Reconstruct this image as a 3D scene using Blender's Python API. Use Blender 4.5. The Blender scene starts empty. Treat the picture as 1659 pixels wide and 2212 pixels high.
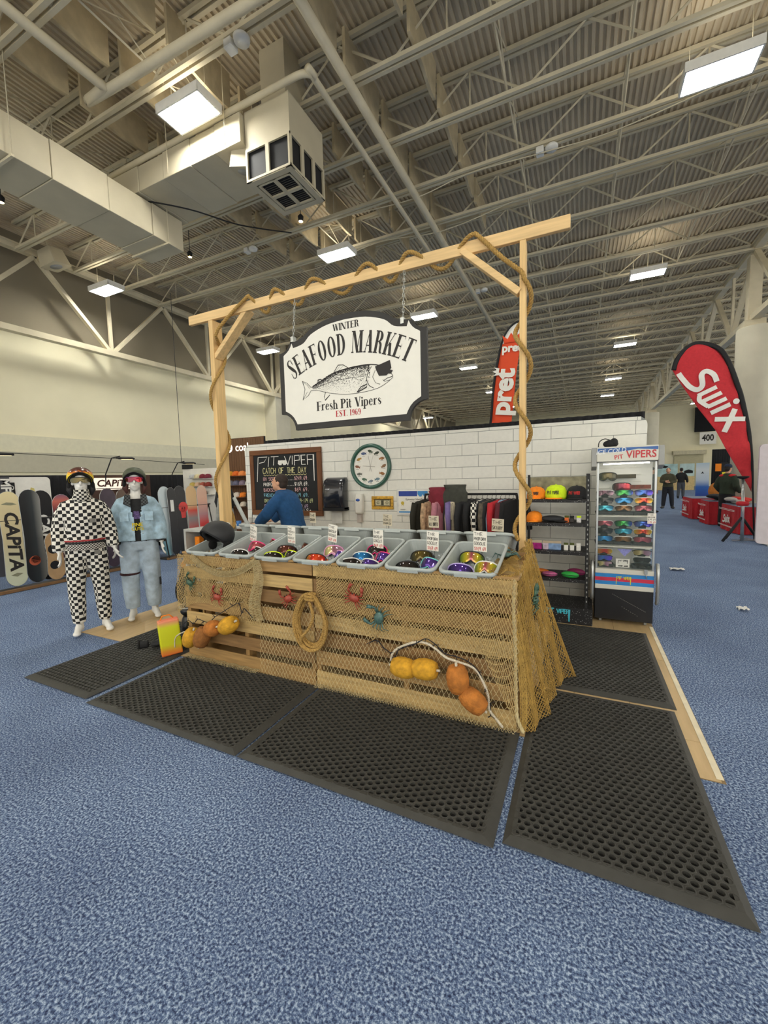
import bpy, bmesh, math, random
from mathutils import Vector, Matrix, Euler
random.seed(7)
PI = math.pi
SC = bpy.context.scene
COL = SC.collection

# ---------------------------------------------------------------- camera, world, exposure
def make_camera():
    yaw, pitch, roll, fpx = -0.4451406, 0.08293265, -0.0244793, 891.2736
    fwd = Vector((math.sin(yaw)*math.cos(pitch), math.cos(yaw)*math.cos(pitch), -math.sin(pitch)))
    r0 = Vector((math.cos(yaw), -math.sin(yaw), 0)); u0 = r0.cross(fwd)
    r = math.cos(roll)*r0 + math.sin(roll)*u0
    u = -math.sin(roll)*r0 + math.cos(roll)*u0
    cam = bpy.data.cameras.new('camera'); ob = bpy.data.objects.new('camera', cam); COL.objects.link(ob)
    cam.sensor_fit = 'HORIZONTAL'; cam.sensor_width = 36.0; cam.lens = fpx/1659*36.0
    cam.clip_start = 0.05; cam.clip_end = 300
    m = Matrix.Identity(4)
    for i, a in enumerate((r, u, -fwd)):
        m[0][i], m[1][i], m[2][i] = a.x, a.y, a.z
    m[0][3], m[1][3], m[2][3] = 0, 0, 1.64
    ob.matrix_world = m
    SC.camera = ob
make_camera()
w = bpy.data.worlds.new('world'); SC.world = w; w.use_nodes = True
w.node_tree.nodes['Background'].inputs[0].default_value = (1.0, 0.955, 0.85, 1)
w.node_tree.nodes['Background'].inputs[1].default_value = 1.5
SC.view_settings.view_transform = 'Standard'; SC.view_settings.look = 'None'
SC.view_settings.gamma = 1; SC.view_settings.use_curve_mapping = False
SC.view_settings.exposure = 0.45
LAMP_STRENGTH = 56.0

# ---------------------------------------------------------------- helpers
def lin(h):
    h = h.lstrip('#'); o = []
    for i in (0, 2, 4):
        v = int(h[i:i+2], 16)/255
        o.append(v/12.92 if v <= .04045 else ((v+.055)/1.055)**2.4)
    return o

MATS = {}
def mat(name, col='#808080', rough=.6, metal=0, var=.12, scale=9, bump=0, bscale=60, emit=0, alpha=1, trans=0, spec=.5, coat=0, stretch=None):
    if name in MATS: return MATS[name]
    m = bpy.data.materials.new(name); m.use_nodes = True; MATS[name] = m
    nt = m.node_tree; N = nt.nodes; L = nt.links; b = N['Principled BSDF']
    c = lin(col)
    tc = N.new('ShaderNodeTexCoord'); mp = N.new('ShaderNodeMapping'); L.new(tc.outputs['Object'], mp.inputs[0])
    if stretch: mp.inputs['Scale'].default_value = stretch
    nz = N.new('ShaderNodeTexNoise'); nz.inputs['Scale'].default_value = scale; nz.inputs['Detail'].default_value = 5
    L.new(mp.outputs[0], nz.inputs['Vector'])
    cr = N.new('ShaderNodeValToRGB'); L.new(nz.outputs[0], cr.inputs[0])
    cr.color_ramp.elements[0].position = .3; cr.color_ramp.elements[1].position = .7
    cr.color_ramp.elements[0].color = (*[max(0, x*(1-var)) for x in c], 1)
    cr.color_ramp.elements[1].color = (*[min(1, x*(1+var)) for x in c], 1)
    L.new(cr.outputs[0], b.inputs['Base Color'])
    b.inputs['Roughness'].default_value = rough; b.inputs['Metallic'].default_value = metal
    b.inputs['Specular IOR Level'].default_value = spec
    if coat: b.inputs['Coat Weight'].default_value = coat; b.inputs['Coat Roughness'].default_value = .08
    if bump:
        n2 = N.new('ShaderNodeTexNoise'); n2.inputs['Scale'].default_value = bscale; n2.inputs['Detail'].default_value = 3
        L.new(mp.outputs[0], n2.inputs['Vector'])
        bp = N.new('ShaderNodeBump'); bp.inputs['Strength'].default_value = bump; bp.inputs['Distance'].default_value = .01
        L.new(n2.outputs[0], bp.inputs['Height']); L.new(bp.outputs[0], b.inputs['Normal'])
    if emit:
        L.new(cr.outputs[0], b.inputs['Emission Color']); b.inputs['Emission Strength'].default_value = emit
    if trans: b.inputs['Transmission Weight'].default_value = trans
    if alpha < 1: b.inputs['Alpha'].default_value = alpha
    return m

def nodes_of(m):
    return m.node_tree.nodes, m.node_tree.links, m.node_tree.nodes['Principled BSDF']

def glass_mat(name, col, alpha=.12):
    if name in MATS: return MATS[name]
    m = mat(name, col, rough=.04, var=.03, spec=.6)
    nodes_of(m)[2].inputs['Alpha'].default_value = alpha
    return m

def ramp_mat(name, stops, axis='Generated', vec=(1, 0, 0), rough=.3, metal=0, coat=0, const=False):
    """colour bands along an object direction (woven or printed stripes, mirrored lens tints)"""
    if name in MATS: return MATS[name]
    m = bpy.data.materials.new(name); m.use_nodes = True; MATS[name] = m
    N, L, b = nodes_of(m)
    tc = N.new('ShaderNodeTexCoord'); d = N.new('ShaderNodeVectorMath'); d.operation = 'DOT_PRODUCT'
    L.new(tc.outputs[axis], d.inputs[0]); d.inputs[1].default_value = vec
    cr = N.new('ShaderNodeValToRGB'); L.new(d.outputs['Value'], cr.inputs[0])
    e = cr.color_ramp.elements
    if const: cr.color_ramp.interpolation = 'CONSTANT'
    while len(e) < len(stops): e.new(.5)
    for k, (p, c) in enumerate(stops):
        e[k].position = p; e[k].color = (*lin(c), 1)
    L.new(cr.outputs[0], b.inputs['Base Color'])
    b.inputs['Roughness'].default_value = rough; b.inputs['Metallic'].default_value = metal
    b.inputs['Coat Weight'].default_value = coat
    return m

class MB:
    def __init__(s): s.v = []; s.f = []; s.m = []; s.sm = []; s.k = 0
    def lift(s): s.k += 1; return (s.k % 16)*6e-5        # overlapping ink strokes never share a plane
    def add(s, vs, fs, mi=0, M=None, smooth=False):
        o = len(s.v)
        if M is not None: vs = [M @ Vector(v) for v in vs]
        s.v += [tuple(v) for v in vs]
        for f in fs:
            s.f.append([i+o for i in f]); s.m.append(mi); s.sm.append(smooth)
        return s
    def bx(s, x0, x1, y0, y1, z0, z1, mi=0, M=None):
        vs = [(x, y, z) for x in (x0, x1) for y in (y0, y1) for z in (z0, z1)]
        return s.add(vs, [(0, 1, 3, 2), (4, 6, 7, 5), (0, 4, 5, 1), (2, 3, 7, 6), (0, 2, 6, 4), (1, 5, 7, 3)], mi, M)
    def box(s, c, d, mi=0, rot=None, M=None):
        T = Matrix.Translation(c)
        if rot: T = T @ Euler(rot).to_matrix().to_4x4()
        if M is not None: T = M @ T
        return s.bx(-d[0]/2, d[0]/2, -d[1]/2, d[1]/2, -d[2]/2, d[2]/2, mi, T)
    def beam(s, a, b, w, h, mi=0, up=(0, 0, 1)):
        a = Vector(a); b = Vector(b); d = (b-a); L = d.length; d.normalize()
        u = Vector(up); x = d.cross(u)
        if x.length < 1e-4: x = d.cross(Vector((0, 1, 0)))
        x.normalize(); u = x.cross(d)
        T = Matrix(((x.x, d.x, u.x, (a.x+b.x)/2), (x.y, d.y, u.y, (a.y+b.y)/2), (x.z, d.z, u.z, (a.z+b.z)/2), (0, 0, 0, 1)))
        return s.bx(-w/2, w/2, -L/2, L/2, -h/2, h/2, mi, T)
    def tube(s, pts, r, n=6, mi=0, closed=False, M=None, cap=True, smooth=True, sq=None):
        P = [Vector(p) for p in pts]; k = len(P)
        R = list(r) if isinstance(r, (list, tuple)) else [r]*k
        vs = []; fs = []; ref = None
        for i in range(k):
            a = P[i-1] if (i > 0 or closed) else P[i]
            b = P[(i+1) % k] if (i < k-1 or closed) else P[i]
            t = (b-a)
            if t.length < 1e-9: t = Vector((0, 0, 1))
            t.normalize()
            if ref is None:
                ref = t.orthogonal().normalized()
                if abs(t.z) < .9: ref = (Vector((0, 0, 1)) - t*t.z).normalized()
                elif abs(t.z) >= .9: ref = (Vector((1, 0, 0)) - t*t.x).normalized()
            else:
                ref = ref - t*ref.dot(t)
                if ref.length < 1e-6: ref = t.orthogonal()
                ref.normalize()
            bi = t.cross(ref); q = sq if sq else 1
            for j in range(n):
                an = 2*PI*j/n
                vs.append(P[i] + ref*math.cos(an)*R[i] + bi*math.sin(an)*R[i]*q)
        for i in range(k if closed else k-1):
            for j in range(n):
                a = i*n+j; b = i*n+(j+1) % n; i2 = (i+1) % k
                fs.append((a, b, i2*n+(j+1) % n, i2*n+j))
        if cap and not closed:
            fs.append(tuple(range(n-1, -1, -1))); fs.append(tuple((k-1)*n+j for j in range(n)))
        return s.add(vs, fs, mi, M, smooth)
    def lathe(s, prof, n=16, mi=0, M=None, smooth=True, sx=1, sy=1, cap=True):
        vs = []; fs = []; k = len(prof)
        for r, z in prof:
            for j in range(n):
                a = 2*PI*j/n; vs.append((r*math.cos(a)*sx, r*math.sin(a)*sy, z))
        for i in range(k-1):
            for j in range(n):
                fs.append((i*n+j, i*n+(j+1) % n, (i+1)*n+(j+1) % n, (i+1)*n+j))
        if cap:
            if prof[0][0] > 1e-5: fs.append(tuple(range(n-1, -1, -1)))
            if prof[-1][0] > 1e-5: fs.append(tuple((k-1)*n+j for j in range(n)))
        return s.add(vs, fs, mi, M, smooth)
    def ell(s, c, r, mi=0, n=14, k=8, rot=None, M=None):
        T = Matrix.Translation(c)
        if rot: T = T @ Euler(rot).to_matrix().to_4x4()
        if M is not None: T = M @ T
        T = T @ Matrix.Diagonal((r[0], r[1], r[2], 1))
        return s.lathe([(max(math.sin(PI*i/k), 1e-4), -math.cos(PI*i/k)) for i in range(k+1)], n, mi, T, cap=False)
    def prism(s, poly, z0, z1, mi=0, M=None, smooth=False):
        n = len(poly)
        vs = [(p[0], p[1], z0) for p in poly]+[(p[0], p[1], z1) for p in poly]
        fs = [tuple(range(n-1, -1, -1)), tuple(range(n, 2*n))]
        fs += [(i, (i+1) % n, n+(i+1) % n, n+i) for i in range(n)]
        return s.add(vs, fs, mi, M, smooth)
    def flat(s, poly, mi=0, M=None, z=0):
        z += s.lift(); return s.add([(p[0], p[1], z) for p in poly], [tuple(range(len(poly)))], mi, M)
    def stroke(s, pts, w, mi=0, M=None, z=0):
        """flat ribbon of width w (number or list) along 2D points"""
        k = len(pts); W = w if isinstance(w, (list, tuple)) else [w]*k; z += s.lift()
        P = [Vector((p[0], p[1])) for p in pts]; vs = []
        for i in range(k):
            a = P[max(i-1, 0)]; b = P[min(i+1, k-1)]; t = b-a
            if t.length < 1e-9: t = Vector((1, 0))
            t.normalize(); nn = Vector((-t.y, t.x)); sc = 1
            if 0 < i < k-1:
                t1 = (P[i]-P[i-1]).normalized(); cs = abs(nn.dot(Vector((-t1.y, t1.x)))); sc = 1/max(cs, .45)
            q = nn*W[i]/2*sc
            vs += [(P[i].x+q.x, P[i].y+q.y, z), (P[i].x-q.x, P[i].y-q.y, z)]
        return s.add(vs, [(2*i, 2*i+1, 2*i+3, 2*i+2) for i in range(k-1)], mi, M)
    def grid(s, fn, nu, nv, mi=0, smooth=True, M=None, closed=False):
        vs = [fn(i/nu, j/nv) for j in range(nv+1) for i in range(nu+1)]; w_ = nu+1
        fs = [(j*w_+i, j*w_+i+1, (j+1)*w_+i+1, (j+1)*w_+i) for j in range(nv) for i in range(nu)]
        return s.add(vs, fs, mi, M, smooth)
    def loft(s, rings, mi=0, smooth=True, cap=True, M=None):
        n = len(rings[0]); vs = [p for r in rings for p in r]; fs = []
        for i in range(len(rings)-1):
            for j in range(n):
                fs.append((i*n+j, i*n+(j+1) % n, (i+1)*n+(j+1) % n, (i+1)*n+j))
        if cap:
            fs.append(tuple(range(n-1, -1, -1))); fs.append(tuple((len(rings)-1)*n+j for j in range(n)))
        return s.add(vs, fs, mi, M, smooth)
    def mesh(s, name, mats, shift=None):
        me = bpy.data.meshes.new(name)
        vs = s.v if shift is None else [(v[0]-shift[0], v[1]-shift[1], v[2]-shift[2]) for v in s.v]
        me.from_pydata(vs, [], s.f); me.update()
        for m in (mats if isinstance(mats, (list, tuple)) else [mats]): me.materials.append(m)
        me.polygons.foreach_set('material_index', s.m); me.polygons.foreach_set('use_smooth', s.sm)
        return me
    def build(s, name, mats, parent=None, local=False, kind=None):
        """parts: verts given in world space unless local=True"""
        sh = None
        if parent is None and not local:
            xs = [v[0] for v in s.v]; ys = [v[1] for v in s.v]; zs = [v[2] for v in s.v]
            sh = ((min(xs)+max(xs))/2, (min(ys)+max(ys))/2, min(zs))
        elif not local:
            p = parent; t = Vector((0, 0, 0))
            while p: t = t+p.location; p = p.parent
            sh = t
        o = bpy.data.objects.new(name, s.mesh(name, mats, sh)); COL.objects.link(o)
        if parent: o.parent = parent
        elif sh: o.location = sh
        if kind: o['kind'] = kind
        return o

def tag(o, label, cat, group=None, kind=None):
    o['label'] = label; o['category'] = cat
    if group: o['group'] = group
    if kind: o['kind'] = kind
    return o
def thing(name, label, cat, loc=(0, 0, 0), rotz=0, group=None, rot=None):
    o = bpy.data.objects.new(name, None); COL.objects.link(o); o.empty_display_size = .1
    o.location = loc; o.rotation_euler = rot if rot else (0, 0, rotz)
    return tag(o, label, cat, group)
def copy_tree(root, loc=None, rotz=None, label=None, rot=None, group=None):
    def rec(o, par):
        c = o.copy(); COL.objects.link(c)
        if par: c.parent = par
        for ch in o.children: rec(ch, c)
        return c
    r = rec(root, None)
    if loc is not None: r.location = loc
    if rotz is not None: r.rotation_euler = (0, 0, rotz)
    if rot is not None: r.rotation_euler = rot
    if label: r['label'] = label
    if group: r['group'] = group
    return r
def struct(name, mb, m):
    o = mb.build(name, m, None, local=True); o['kind'] = 'structure'; return o
def part(name, mb, m, parent, local=False): return mb.build(name, m, parent, local)
def Tm(loc, rot=(0, 0, 0)): return Matrix.Translation(loc) @ Euler(rot).to_matrix().to_4x4()
def wallM(x, y, z): return Matrix(((1, 0, 0, x), (0, 0, -1, y), (0, 1, 0, z), (0, 0, 0, 1)))   # 2D x,y -> world x,z ; z -> toward -y
def jit(a): return random.uniform(-a, a)
def bevel(o, wd=.004, seg=2):
    m = o.modifiers.new('bevel', 'BEVEL'); m.width = wd; m.segments = seg; m.limit_method = 'ANGLE'; return o
def rrect(w, h, r, n=5, cx=0, cy=0):
    out = []
    for (sx, sy, a0) in ((1, 1, 0), (-1, 1, 90), (-1, -1, 180), (1, -1, 270)):
        for i in range(n+1):
            a = math.radians(a0+90*i/n)
            out.append((cx+sx*(w/2-r)+r*math.cos(a), cy+sy*(h/2-r)+r*math.sin(a)))
    return out
def bez(p, n=8):
    """smooth curve through points (Catmull-Rom)"""
    P = [Vector(q) for q in p]; out = []
    for i in range(len(P)-1):
        a = P[max(i-1, 0)]; b = P[i]; c = P[i+1]; d = P[min(i+2, len(P)-1)]
        for j in range(n):
            t = j/n
            out.append(.5*((2*b)+(c-a)*t+(2*a-5*b+4*c-d)*t*t+(3*b-a-3*c+d)*t**3))
    out.append(P[-1]); return out
TXT = {}
def text(mb, s, size, mi=0, M=None, bold=0, shear=0, align='CENTER', sx=1, sp=1):
    key = (s, bold, shear, align, sp)
    if key not in TXT:
        cu = bpy.data.curves.new('t', 'FONT'); cu.body = s; cu.size = 1; cu.align_x = align; cu.align_y = 'CENTER'
        cu.offset = bold; cu.shear = shear; cu.resolution_u = 3; cu.fill_mode = 'FRONT'; cu.space_character = sp
        o = bpy.data.objects.new('t', cu); COL.objects.link(o)
        dg = bpy.context.evaluated_depsgraph_get(); me = bpy.data.meshes.new_from_object(o.evaluated_get(dg))
        TXT[key] = ([tuple(v.co) for v in me.vertices], [tuple(p.vertices) for p in me.polygons])
        bpy.data.objects.remove(o); bpy.data.curves.remove(cu); bpy.data.meshes.remove(me)
    vs, fs = TXT[key]
    mb.add([(v[0]*size*sx, v[1]*size, v[2]) for v in vs], fs, mi, M)
def remeshed(name, mb, m, parent, voxel=.012, smooth=4, local=True):
    """fuse overlapping forms into one continuous surface"""
    me = mb.mesh('tmp', m); o = bpy.data.objects.new('tmp', me); COL.objects.link(o)
    r = o.modifiers.new('r', 'REMESH'); r.mode = 'VOXEL'; r.voxel_size = voxel; r.use_smooth_shade = True
    s = o.modifiers.new('s', 'SMOOTH'); s.factor = .5; s.iterations = smooth
    dg = bpy.context.evaluated_depsgraph_get(); m2 = bpy.data.meshes.new_from_object(o.evaluated_get(dg))
    bpy.data.objects.remove(o); bpy.data.meshes.remove(me)
    m2.name = name
    if not m2.materials: m2.materials.append(m)
    for p in m2.polygons: p.use_smooth = True
    ob = bpy.data.objects.new(name, m2); COL.objects.link(ob); ob.parent = parent
    return ob
# single-line lettering for chalk and marker writing: strokes on a 4 x 6 grid
SF = {'A': '0 0,2 6,4 0|0.8 2.2,3.2 2.2', 'B': '0 0,0 6,3 6,3.6 5,3 3.3,0 3.2|3 3.3,4 1.8,3.2 0,0 0', 'C': '4 5,3 6,1 6,0 4.5,0 1.5,1 0,3 0,4 1',
      'D': '0 0,0 6,2.5 6,4 4.4,4 1.6,2.5 0,0 0', 'E': '4 6,0 6,0 0,4 0|0 3,3 3', 'F': '4 6,0 6,0 0|0 3,3 3', 'G': '4 5,3 6,1 6,0 4.5,0 1.5,1 0,3 0,4 1,4 2.8,2.4 2.8',
      'H': '0 0,0 6|4 0,4 6|0 3,4 3', 'I': '2 0,2 6', 'K': '0 0,0 6|4 6,0 2.6|1.2 3.4,4 0', 'L': '0 6,0 0,3.6 0', 'M': '0 0,0.3 6,2 2,3.7 6,4 0', 'N': '0 0,0 6,4 0,4 6',
      'O': '1 0,0 1.5,0 4.5,1 6,3 6,4 4.5,4 1.5,3 0,1 0', 'P': '0 0,0 6,3 6,4 4.6,3 3,0 3', 'R': '0 0,0 6,3 6,4 4.6,3 3,0 3|1.6 3,4 0', 'S': '4 5.2,3 6,1 6,0 4.8,1 3.3,3 2.8,4 1.4,3 0,1 0,0 .8',
      'T': '2 0,2 6|0 6,4 6', 'U': '0 6,0 1.3,1 0,3 0,4 1.3,4 6', 'V': '0 6,2 0,4 6', 'W': '0 6,1 0,2 4,3 0,4 6', 'X': '0 0,4 6|0 6,4 0', 'Y': '0 6,2 3,4 6|2 3,2 0', 'Z': '0 6,4 6,0 0,4 0',
      '0': '1 0,0 1.5,0 4.5,1 6,3 6,4 4.5,4 1.5,3 0,1 0', '1': '1 4.8,2 6,2 0', '2': '0 5,1 6,3 6,4 4.6,0 0,4 0', '3': '0 5.4,1 6,3 6,4 4.6,2 3.2,4 1.6,3 0,1 0,0 .6', '4': '3 0,3 6,0 1.8,4 1.8',
      '5': '4 6,0.3 6,0 3.4,3 3.6,4 1.8,3 0,0 .3', '6': '3.6 6,1 4.6,0 2,1 0,3 0,4 1.6,3 3,0.4 2.6', '7': '0 6,4 6,1.4 0', '8': '2 3,0.3 4.6,1 6,3 6,3.7 4.6,2 3,0 1.4,1 0,3 0,4 1.4,2 3',
      '9': '4 4,3 3,1 3,0 4.4,1 6,3 6,4 4,3 0', '$': '4 4.8,1 5.4,0.4 4,3.6 2.2,3 .8,0 1.2|2 -0.4,2 6.4', '.': '1.8 0,2.2 0.5', '-': '0.6 3,3.4 3', '*': '2 1.4,2 4.6|0.6 2.2,3.4 3.8|0.6 3.8,3.4 2.2', "'": '2 6,1.6 4.6', ' ': ''}
def scrawl(mb, s, h, w=None, th=None, mi=0, M=None, x0=0, y0=0, wob=.12, center=False, slant=0):
    u = h/6; adv = (w/len(s)) if w else h*.82; th = th or h*.13; uw = adv*.72/4
    x = x0-(adv*len(s)/2 if center else 0)
    for ch in s.upper():
        for st in SF.get(ch, '').split('|'):
            if not st: continue
            p = [tuple(float(t) for t in q.split()) for q in st.split(',')]
            mb.stroke([(x+(a+jit(wob))*uw+slant*b*u, y0+(b+jit(wob))*u) for a, b in p], th, mi, M)
        x += adv
# ---------------------------------------------------------------- materials of the hall
def carpet_mat():
    m = mat('blue_carpet', '#4a659b', rough=.95, spec=.15)
    N, L, b = nodes_of(m)
    tc = N.new('ShaderNodeTexCoord')
    n1 = N.new('ShaderNodeTexNoise'); n1.inputs['Scale'].default_value = 95; n1.inputs['Detail'].default_value = 3; n1.inputs['Roughness'].default_value = .65
    n2 = N.new('ShaderNodeTexNoise'); n2.inputs['Scale'].default_value = 1.3; n2.inputs['Detail'].default_value = 4
    for n in (n1, n2): L.new(tc.outputs['Object'], n.inputs['Vector'])
    cr = N.new('ShaderNodeValToRGB'); L.new(n1.outputs[0], cr.inputs[0]); e = cr.color_ramp.elements
    e[0].position = .36; e[0].color = (*lin('#323e5e'), 1); e[1].position = .64; e[1].color = (*lin('#b4c6de'), 1)
    k = e.new(.5); k.color = (*lin('#63799f'), 1)
    c2 = N.new('ShaderNodeValToRGB'); L.new(n2.outputs[0], c2.inputs[0])
    c2.color_ramp.elements[0].position = .3; c2.color_ramp.elements[0].color = (.82, .82, .84, 1); c2.color_ramp.elements[1].position = .7; c2.color_ramp.elements[1].color = (1.1, 1.1, 1.08, 1)
    mx = N.new('ShaderNodeMix'); mx.data_type = 'RGBA'; mx.blend_type = 'MULTIPLY'; mx.inputs[0].default_value = 1
    L.new(cr.outputs[0], mx.inputs[6]); L.new(c2.outputs[0], mx.inputs[7]); L.new(mx.outputs[2], b.inputs['Base Color'])
    bp = N.new('ShaderNodeBump'); bp.inputs['Strength'].default_value = .6; bp.inputs['Distance'].default_value = .012
    L.new(n1.outputs[0], bp.inputs['Height']); L.new(bp.outputs[0], b.inputs['Normal'])
    return m
M_CARPET = carpet_mat()
M_DECK = mat('ceiling_deck', '#d0c2a6', rough=.85, var=.1, scale=1.5)
M_STEEL = mat('painted_roof_steel', '#d4caae', rough=.7, var=.08, scale=3)
M_WALL = mat('cream_wall', '#efe8c8', rough=.9, var=.04, scale=.8)
M_CONC = mat('concrete_column', '#d3ceb9', rough=.9, var=.06, scale=2, bump=.1, bscale=40)
M_DUCT = mat('galvanised_duct', '#c3baa0', rough=.6, var=.06, scale=2)
M_BLACK = mat('matt_black', '#15161a', rough=.75, var=.15)
M_DRAPE = mat('black_drape', '#14151a', rough=.95, var=.3, scale=6, stretch=(6, 6, .4))
M_LAMP = mat('lamp_tube', '#fffdf5', var=.0, emit=LAMP_STRENGTH)
M_UP = mat('added_uplight', '#fff6e4', var=.0, emit=LAMP_STRENGTH*.08)  # weak glow added on the fixture tops to brighten the ceiling
M_WARM = mat('warm_lamp', '#ffca74', var=.0, emit=60)
M_WHITE = mat('white_paint', '#ecebe4', rough=.5, var=.04)

# ---------------------------------------------------------------- floor, walls, ceiling
mb = MB(); mb.bx(-15, 26, -9, 58, -.1, 0); struct('floor', mb, M_CARPET)
ZJ, ZD = 8.0, 8.72
XL, XR = -13.8, 4.55
mb = MB()
def deck():
    vs = []; fs = []; x = -15.0; prof = []
    while x < 26:
        prof += [(x, ZD), (x+.045, ZD), (x+.055, ZD+.04), (x+.1, ZD+.04)]; x += .11
    n = len(prof)
    vs = [(a, -9, b) for a, b in prof]+[(a, 58, b) for a, b in prof]
    fs = [(i, i+1, n+i+1, n+i) for i in range(n-1)]
    mb.add(vs, fs)
deck(); mb.bx(-15, 26, -9, 58, ZD+.08, ZD+.2); struct('ceiling', mb, M_DECK)
mb = MB(); mb.bx(-14.75, -14.45, -9, 58, 0, ZD+.08); struct('wall_left', mb, M_WALL)
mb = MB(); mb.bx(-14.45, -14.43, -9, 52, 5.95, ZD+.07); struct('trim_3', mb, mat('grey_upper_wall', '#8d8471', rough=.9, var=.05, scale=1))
mb = MB(); mb.bx(-15, 26, 52, 52.3, 0, ZD+.08); struct('wall_far', mb, M_WALL)
mb = MB(); mb.bx(-14.44, -14.40, -9, 52, 2.05, 2.62); struct('trim_1', mb, mat('grey_wall_band', '#bdb9a4', rough=.9, var=.04))
mb = MB(); mb.bx(-14.45, -14.42, -9, 52, 2.62, 3.1); struct('trim_2', mb, mat('pale_wall_band', '#dedabf', rough=.9, var=.04))

# roof joists across the hall (along x)
JY = [3.6+1.385*k for k in range(-5, 34)]
def joist_proto():
    r = thing('roof_joist', 'cream painted open web steel roof joist spanning the hall ceiling', 'joist', (0, 0, 0), 0, 'roof joists across the ceiling')
    b = MB()
    for s in (-.05, .05): b.bx(XL, 20, s-.03, s+.03, ZJ-.03, ZJ+.03)
    part('bottom_chord', b, M_STEEL, r, True)
    b = MB()
    for s in (-.05, .05): b.bx(XL, 20, s-.03, s+.03, ZD-.09, ZD-.02)
    part('top_chord', b, M_STEEL, r, True)
    b = MB(); x = XL; k = 0
    while x < 19.5:
        b.tube([(x, 0, ZJ), (x+.92, 0, ZD-.05)], .022, 4, smooth=False); b.tube([(x+.92, 0, ZD-.05), (x+1.84, 0, ZJ)], .022, 4, smooth=False)
        if k % 2 == 0: b.tube([(x+.92, 0, ZD-.05), (x+.92, 0, ZJ)], .014, 4, smooth=False)
        x += 1.84; k += 1
    part('web_bars', b, M_STEEL, r, True)
    return r
j0 = joist_proto(); j0.location.y = JY[0]
for y in JY[1:]: copy_tree(j0, (0, y, 0))
# bridging rods along the hall between the joists
for x in (-11.2, -8.9, -6.1, -1.2, .6, 2.6):
    b = MB(); b.tube([(x, -3, ZJ+.05), (x, 48, ZJ+.05)], .018, 4, smooth=False)
    for k in range(len(JY)-1):
        b.tube([(x, JY[k], ZJ), (x, JY[k+1], ZD-.05)], .012, 4, smooth=False); b.tube([(x, JY[k+1], ZJ), (x, JY[k], ZD-.05)], .012, 4, smooth=False)
    tag(b.build('bridging_rod', M_STEEL), 'thin cross bracing rods running lengthwise between the roof joists', 'bracing', 'cross bracing between joists')
# girders along y on the left wall and on the column line
def girder(x, zb, y0, y1, label, post0):
    r = thing('roof_girder', label, 'girder', (x, y0, 0))
    b = MB(); b.bx(x-.11, x+.11, y0, y1, zb-.07, zb+.09); part('bottom_chord', b, M_STEEL, r)
    b = MB(); b.bx(x-.1, x+.1, y0, y1, ZJ-.02, ZJ+.1); b.bx(x-.16, x+.16, y0, y1, ZJ+.1, ZJ+.13); part('top_chord', b, M_STEEL, r)
    y = post0; k = 0
    while y < y1-1:
        for (a, c, wd) in (((x, y, zb), (x, y-1.95, ZJ), .14), ((x, y, zb), (x, y+1.95, ZJ), .14), ((x, y, zb), (x, y, ZJ), .07)):
            if min(a[1], c[1]) < y0 or max(a[1], c[1]) > y1: continue
            b = MB(); b.beam(a, c, wd, .1); part('web_member', b, M_STEEL, r)
        y += 3.9; k += 1
    return r
girder(XL, 5.85, -3, 47, 'deep steel girder truss along the cream left wall', .9)
girder(XR, 6.05, -3, 47, 'deep steel girder truss on the concrete column line at right', 2.5)
for y, lab in ((16.2, 'wide round concrete column behind the red teardrop flag'), (35.4, 'slim far round concrete column behind the white brick display wall'), (-3.0, 'round concrete column behind the viewer on the column line')):
    if y < 0: continue
    r = thing('column', lab, 'column', (XR, y, 0)); cx_ = 4.63 if y < 20 else XR
    b = MB(); b.lathe([(.45, 0), (.45, 5.75), (.43, 5.8)], 28, M=Tm((cx_, y, 0))); part('shaft', b, M_CONC, r)
    b = MB(); b.box((XR, y, 5.9), (.5, .5, .2)); b.box((XR, y, 6.9), (.3, .3, 1.9)); part('steel_post', b, M_STEEL, r)
r = thing('column', 'square pilaster on the left wall beside the timber post', 'column', (-14.2, 17.2, 0))
b = MB(); b.bx(-14.45, -13.75, 16.6, 17.7, 0, 6.0); part('shaft', b, M_CONC, r)
b = MB(); b.bx(-14.0, -13.6, 17.0, 17.4, 6.0, 8.6); part('steel_post', b, M_STEEL, r)

# acoustic baffles hung between the joists
M_BAF = mat('baffle_fabric', '#cbbc9a', rough=.95, var=.12, scale=5, bump=.2, bscale=8)
def baffle(x, yend, first=[None]):
    lab = 'beige acoustic baffle panel hanging between the roof joists'
    if first[0] is None:
        b = MB(); n = 6
        vs = []
        for i in range(n+1):
            t = i/n; y = -1.22*(1-t); z = 8.1-.05*math.sin(PI*t)
            for s in (-.025, .025): vs += [(s+.02*math.sin(5*t), y, z), (s, y, 8.66)]
        fs = []
        for i in range(n):
            o = i*4; fs += [(o, o+4, o+5, o+1), (o+2, o+3, o+7, o+6), (o, o+2, o+6, o+4), (o+1, o+5, o+7, o+3)]
        fs += [(0, 1, 3, 2), (n*4, n*4+2, n*4+3, n*4+1)]
        b.add(vs, fs)
        o = b.build('acoustic_baffle', M_BAF, local=True); tag(o, lab, 'baffle', 'acoustic baffles in the roof'); first[0] = o
    else:
        o = first[0].copy(); COL.objects.link(o)
    o.location = (x, yend, 0)
for ix in range(6):
    for iy in range(-1, 6):
        if (ix == 0 and iy == 0) or (ix == 2 and iy in (1, 2)): continue
        baffle(-2.35-1.085*ix, 4.52+1.4*iy+(0.05 if iy > 1 else 0))

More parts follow.
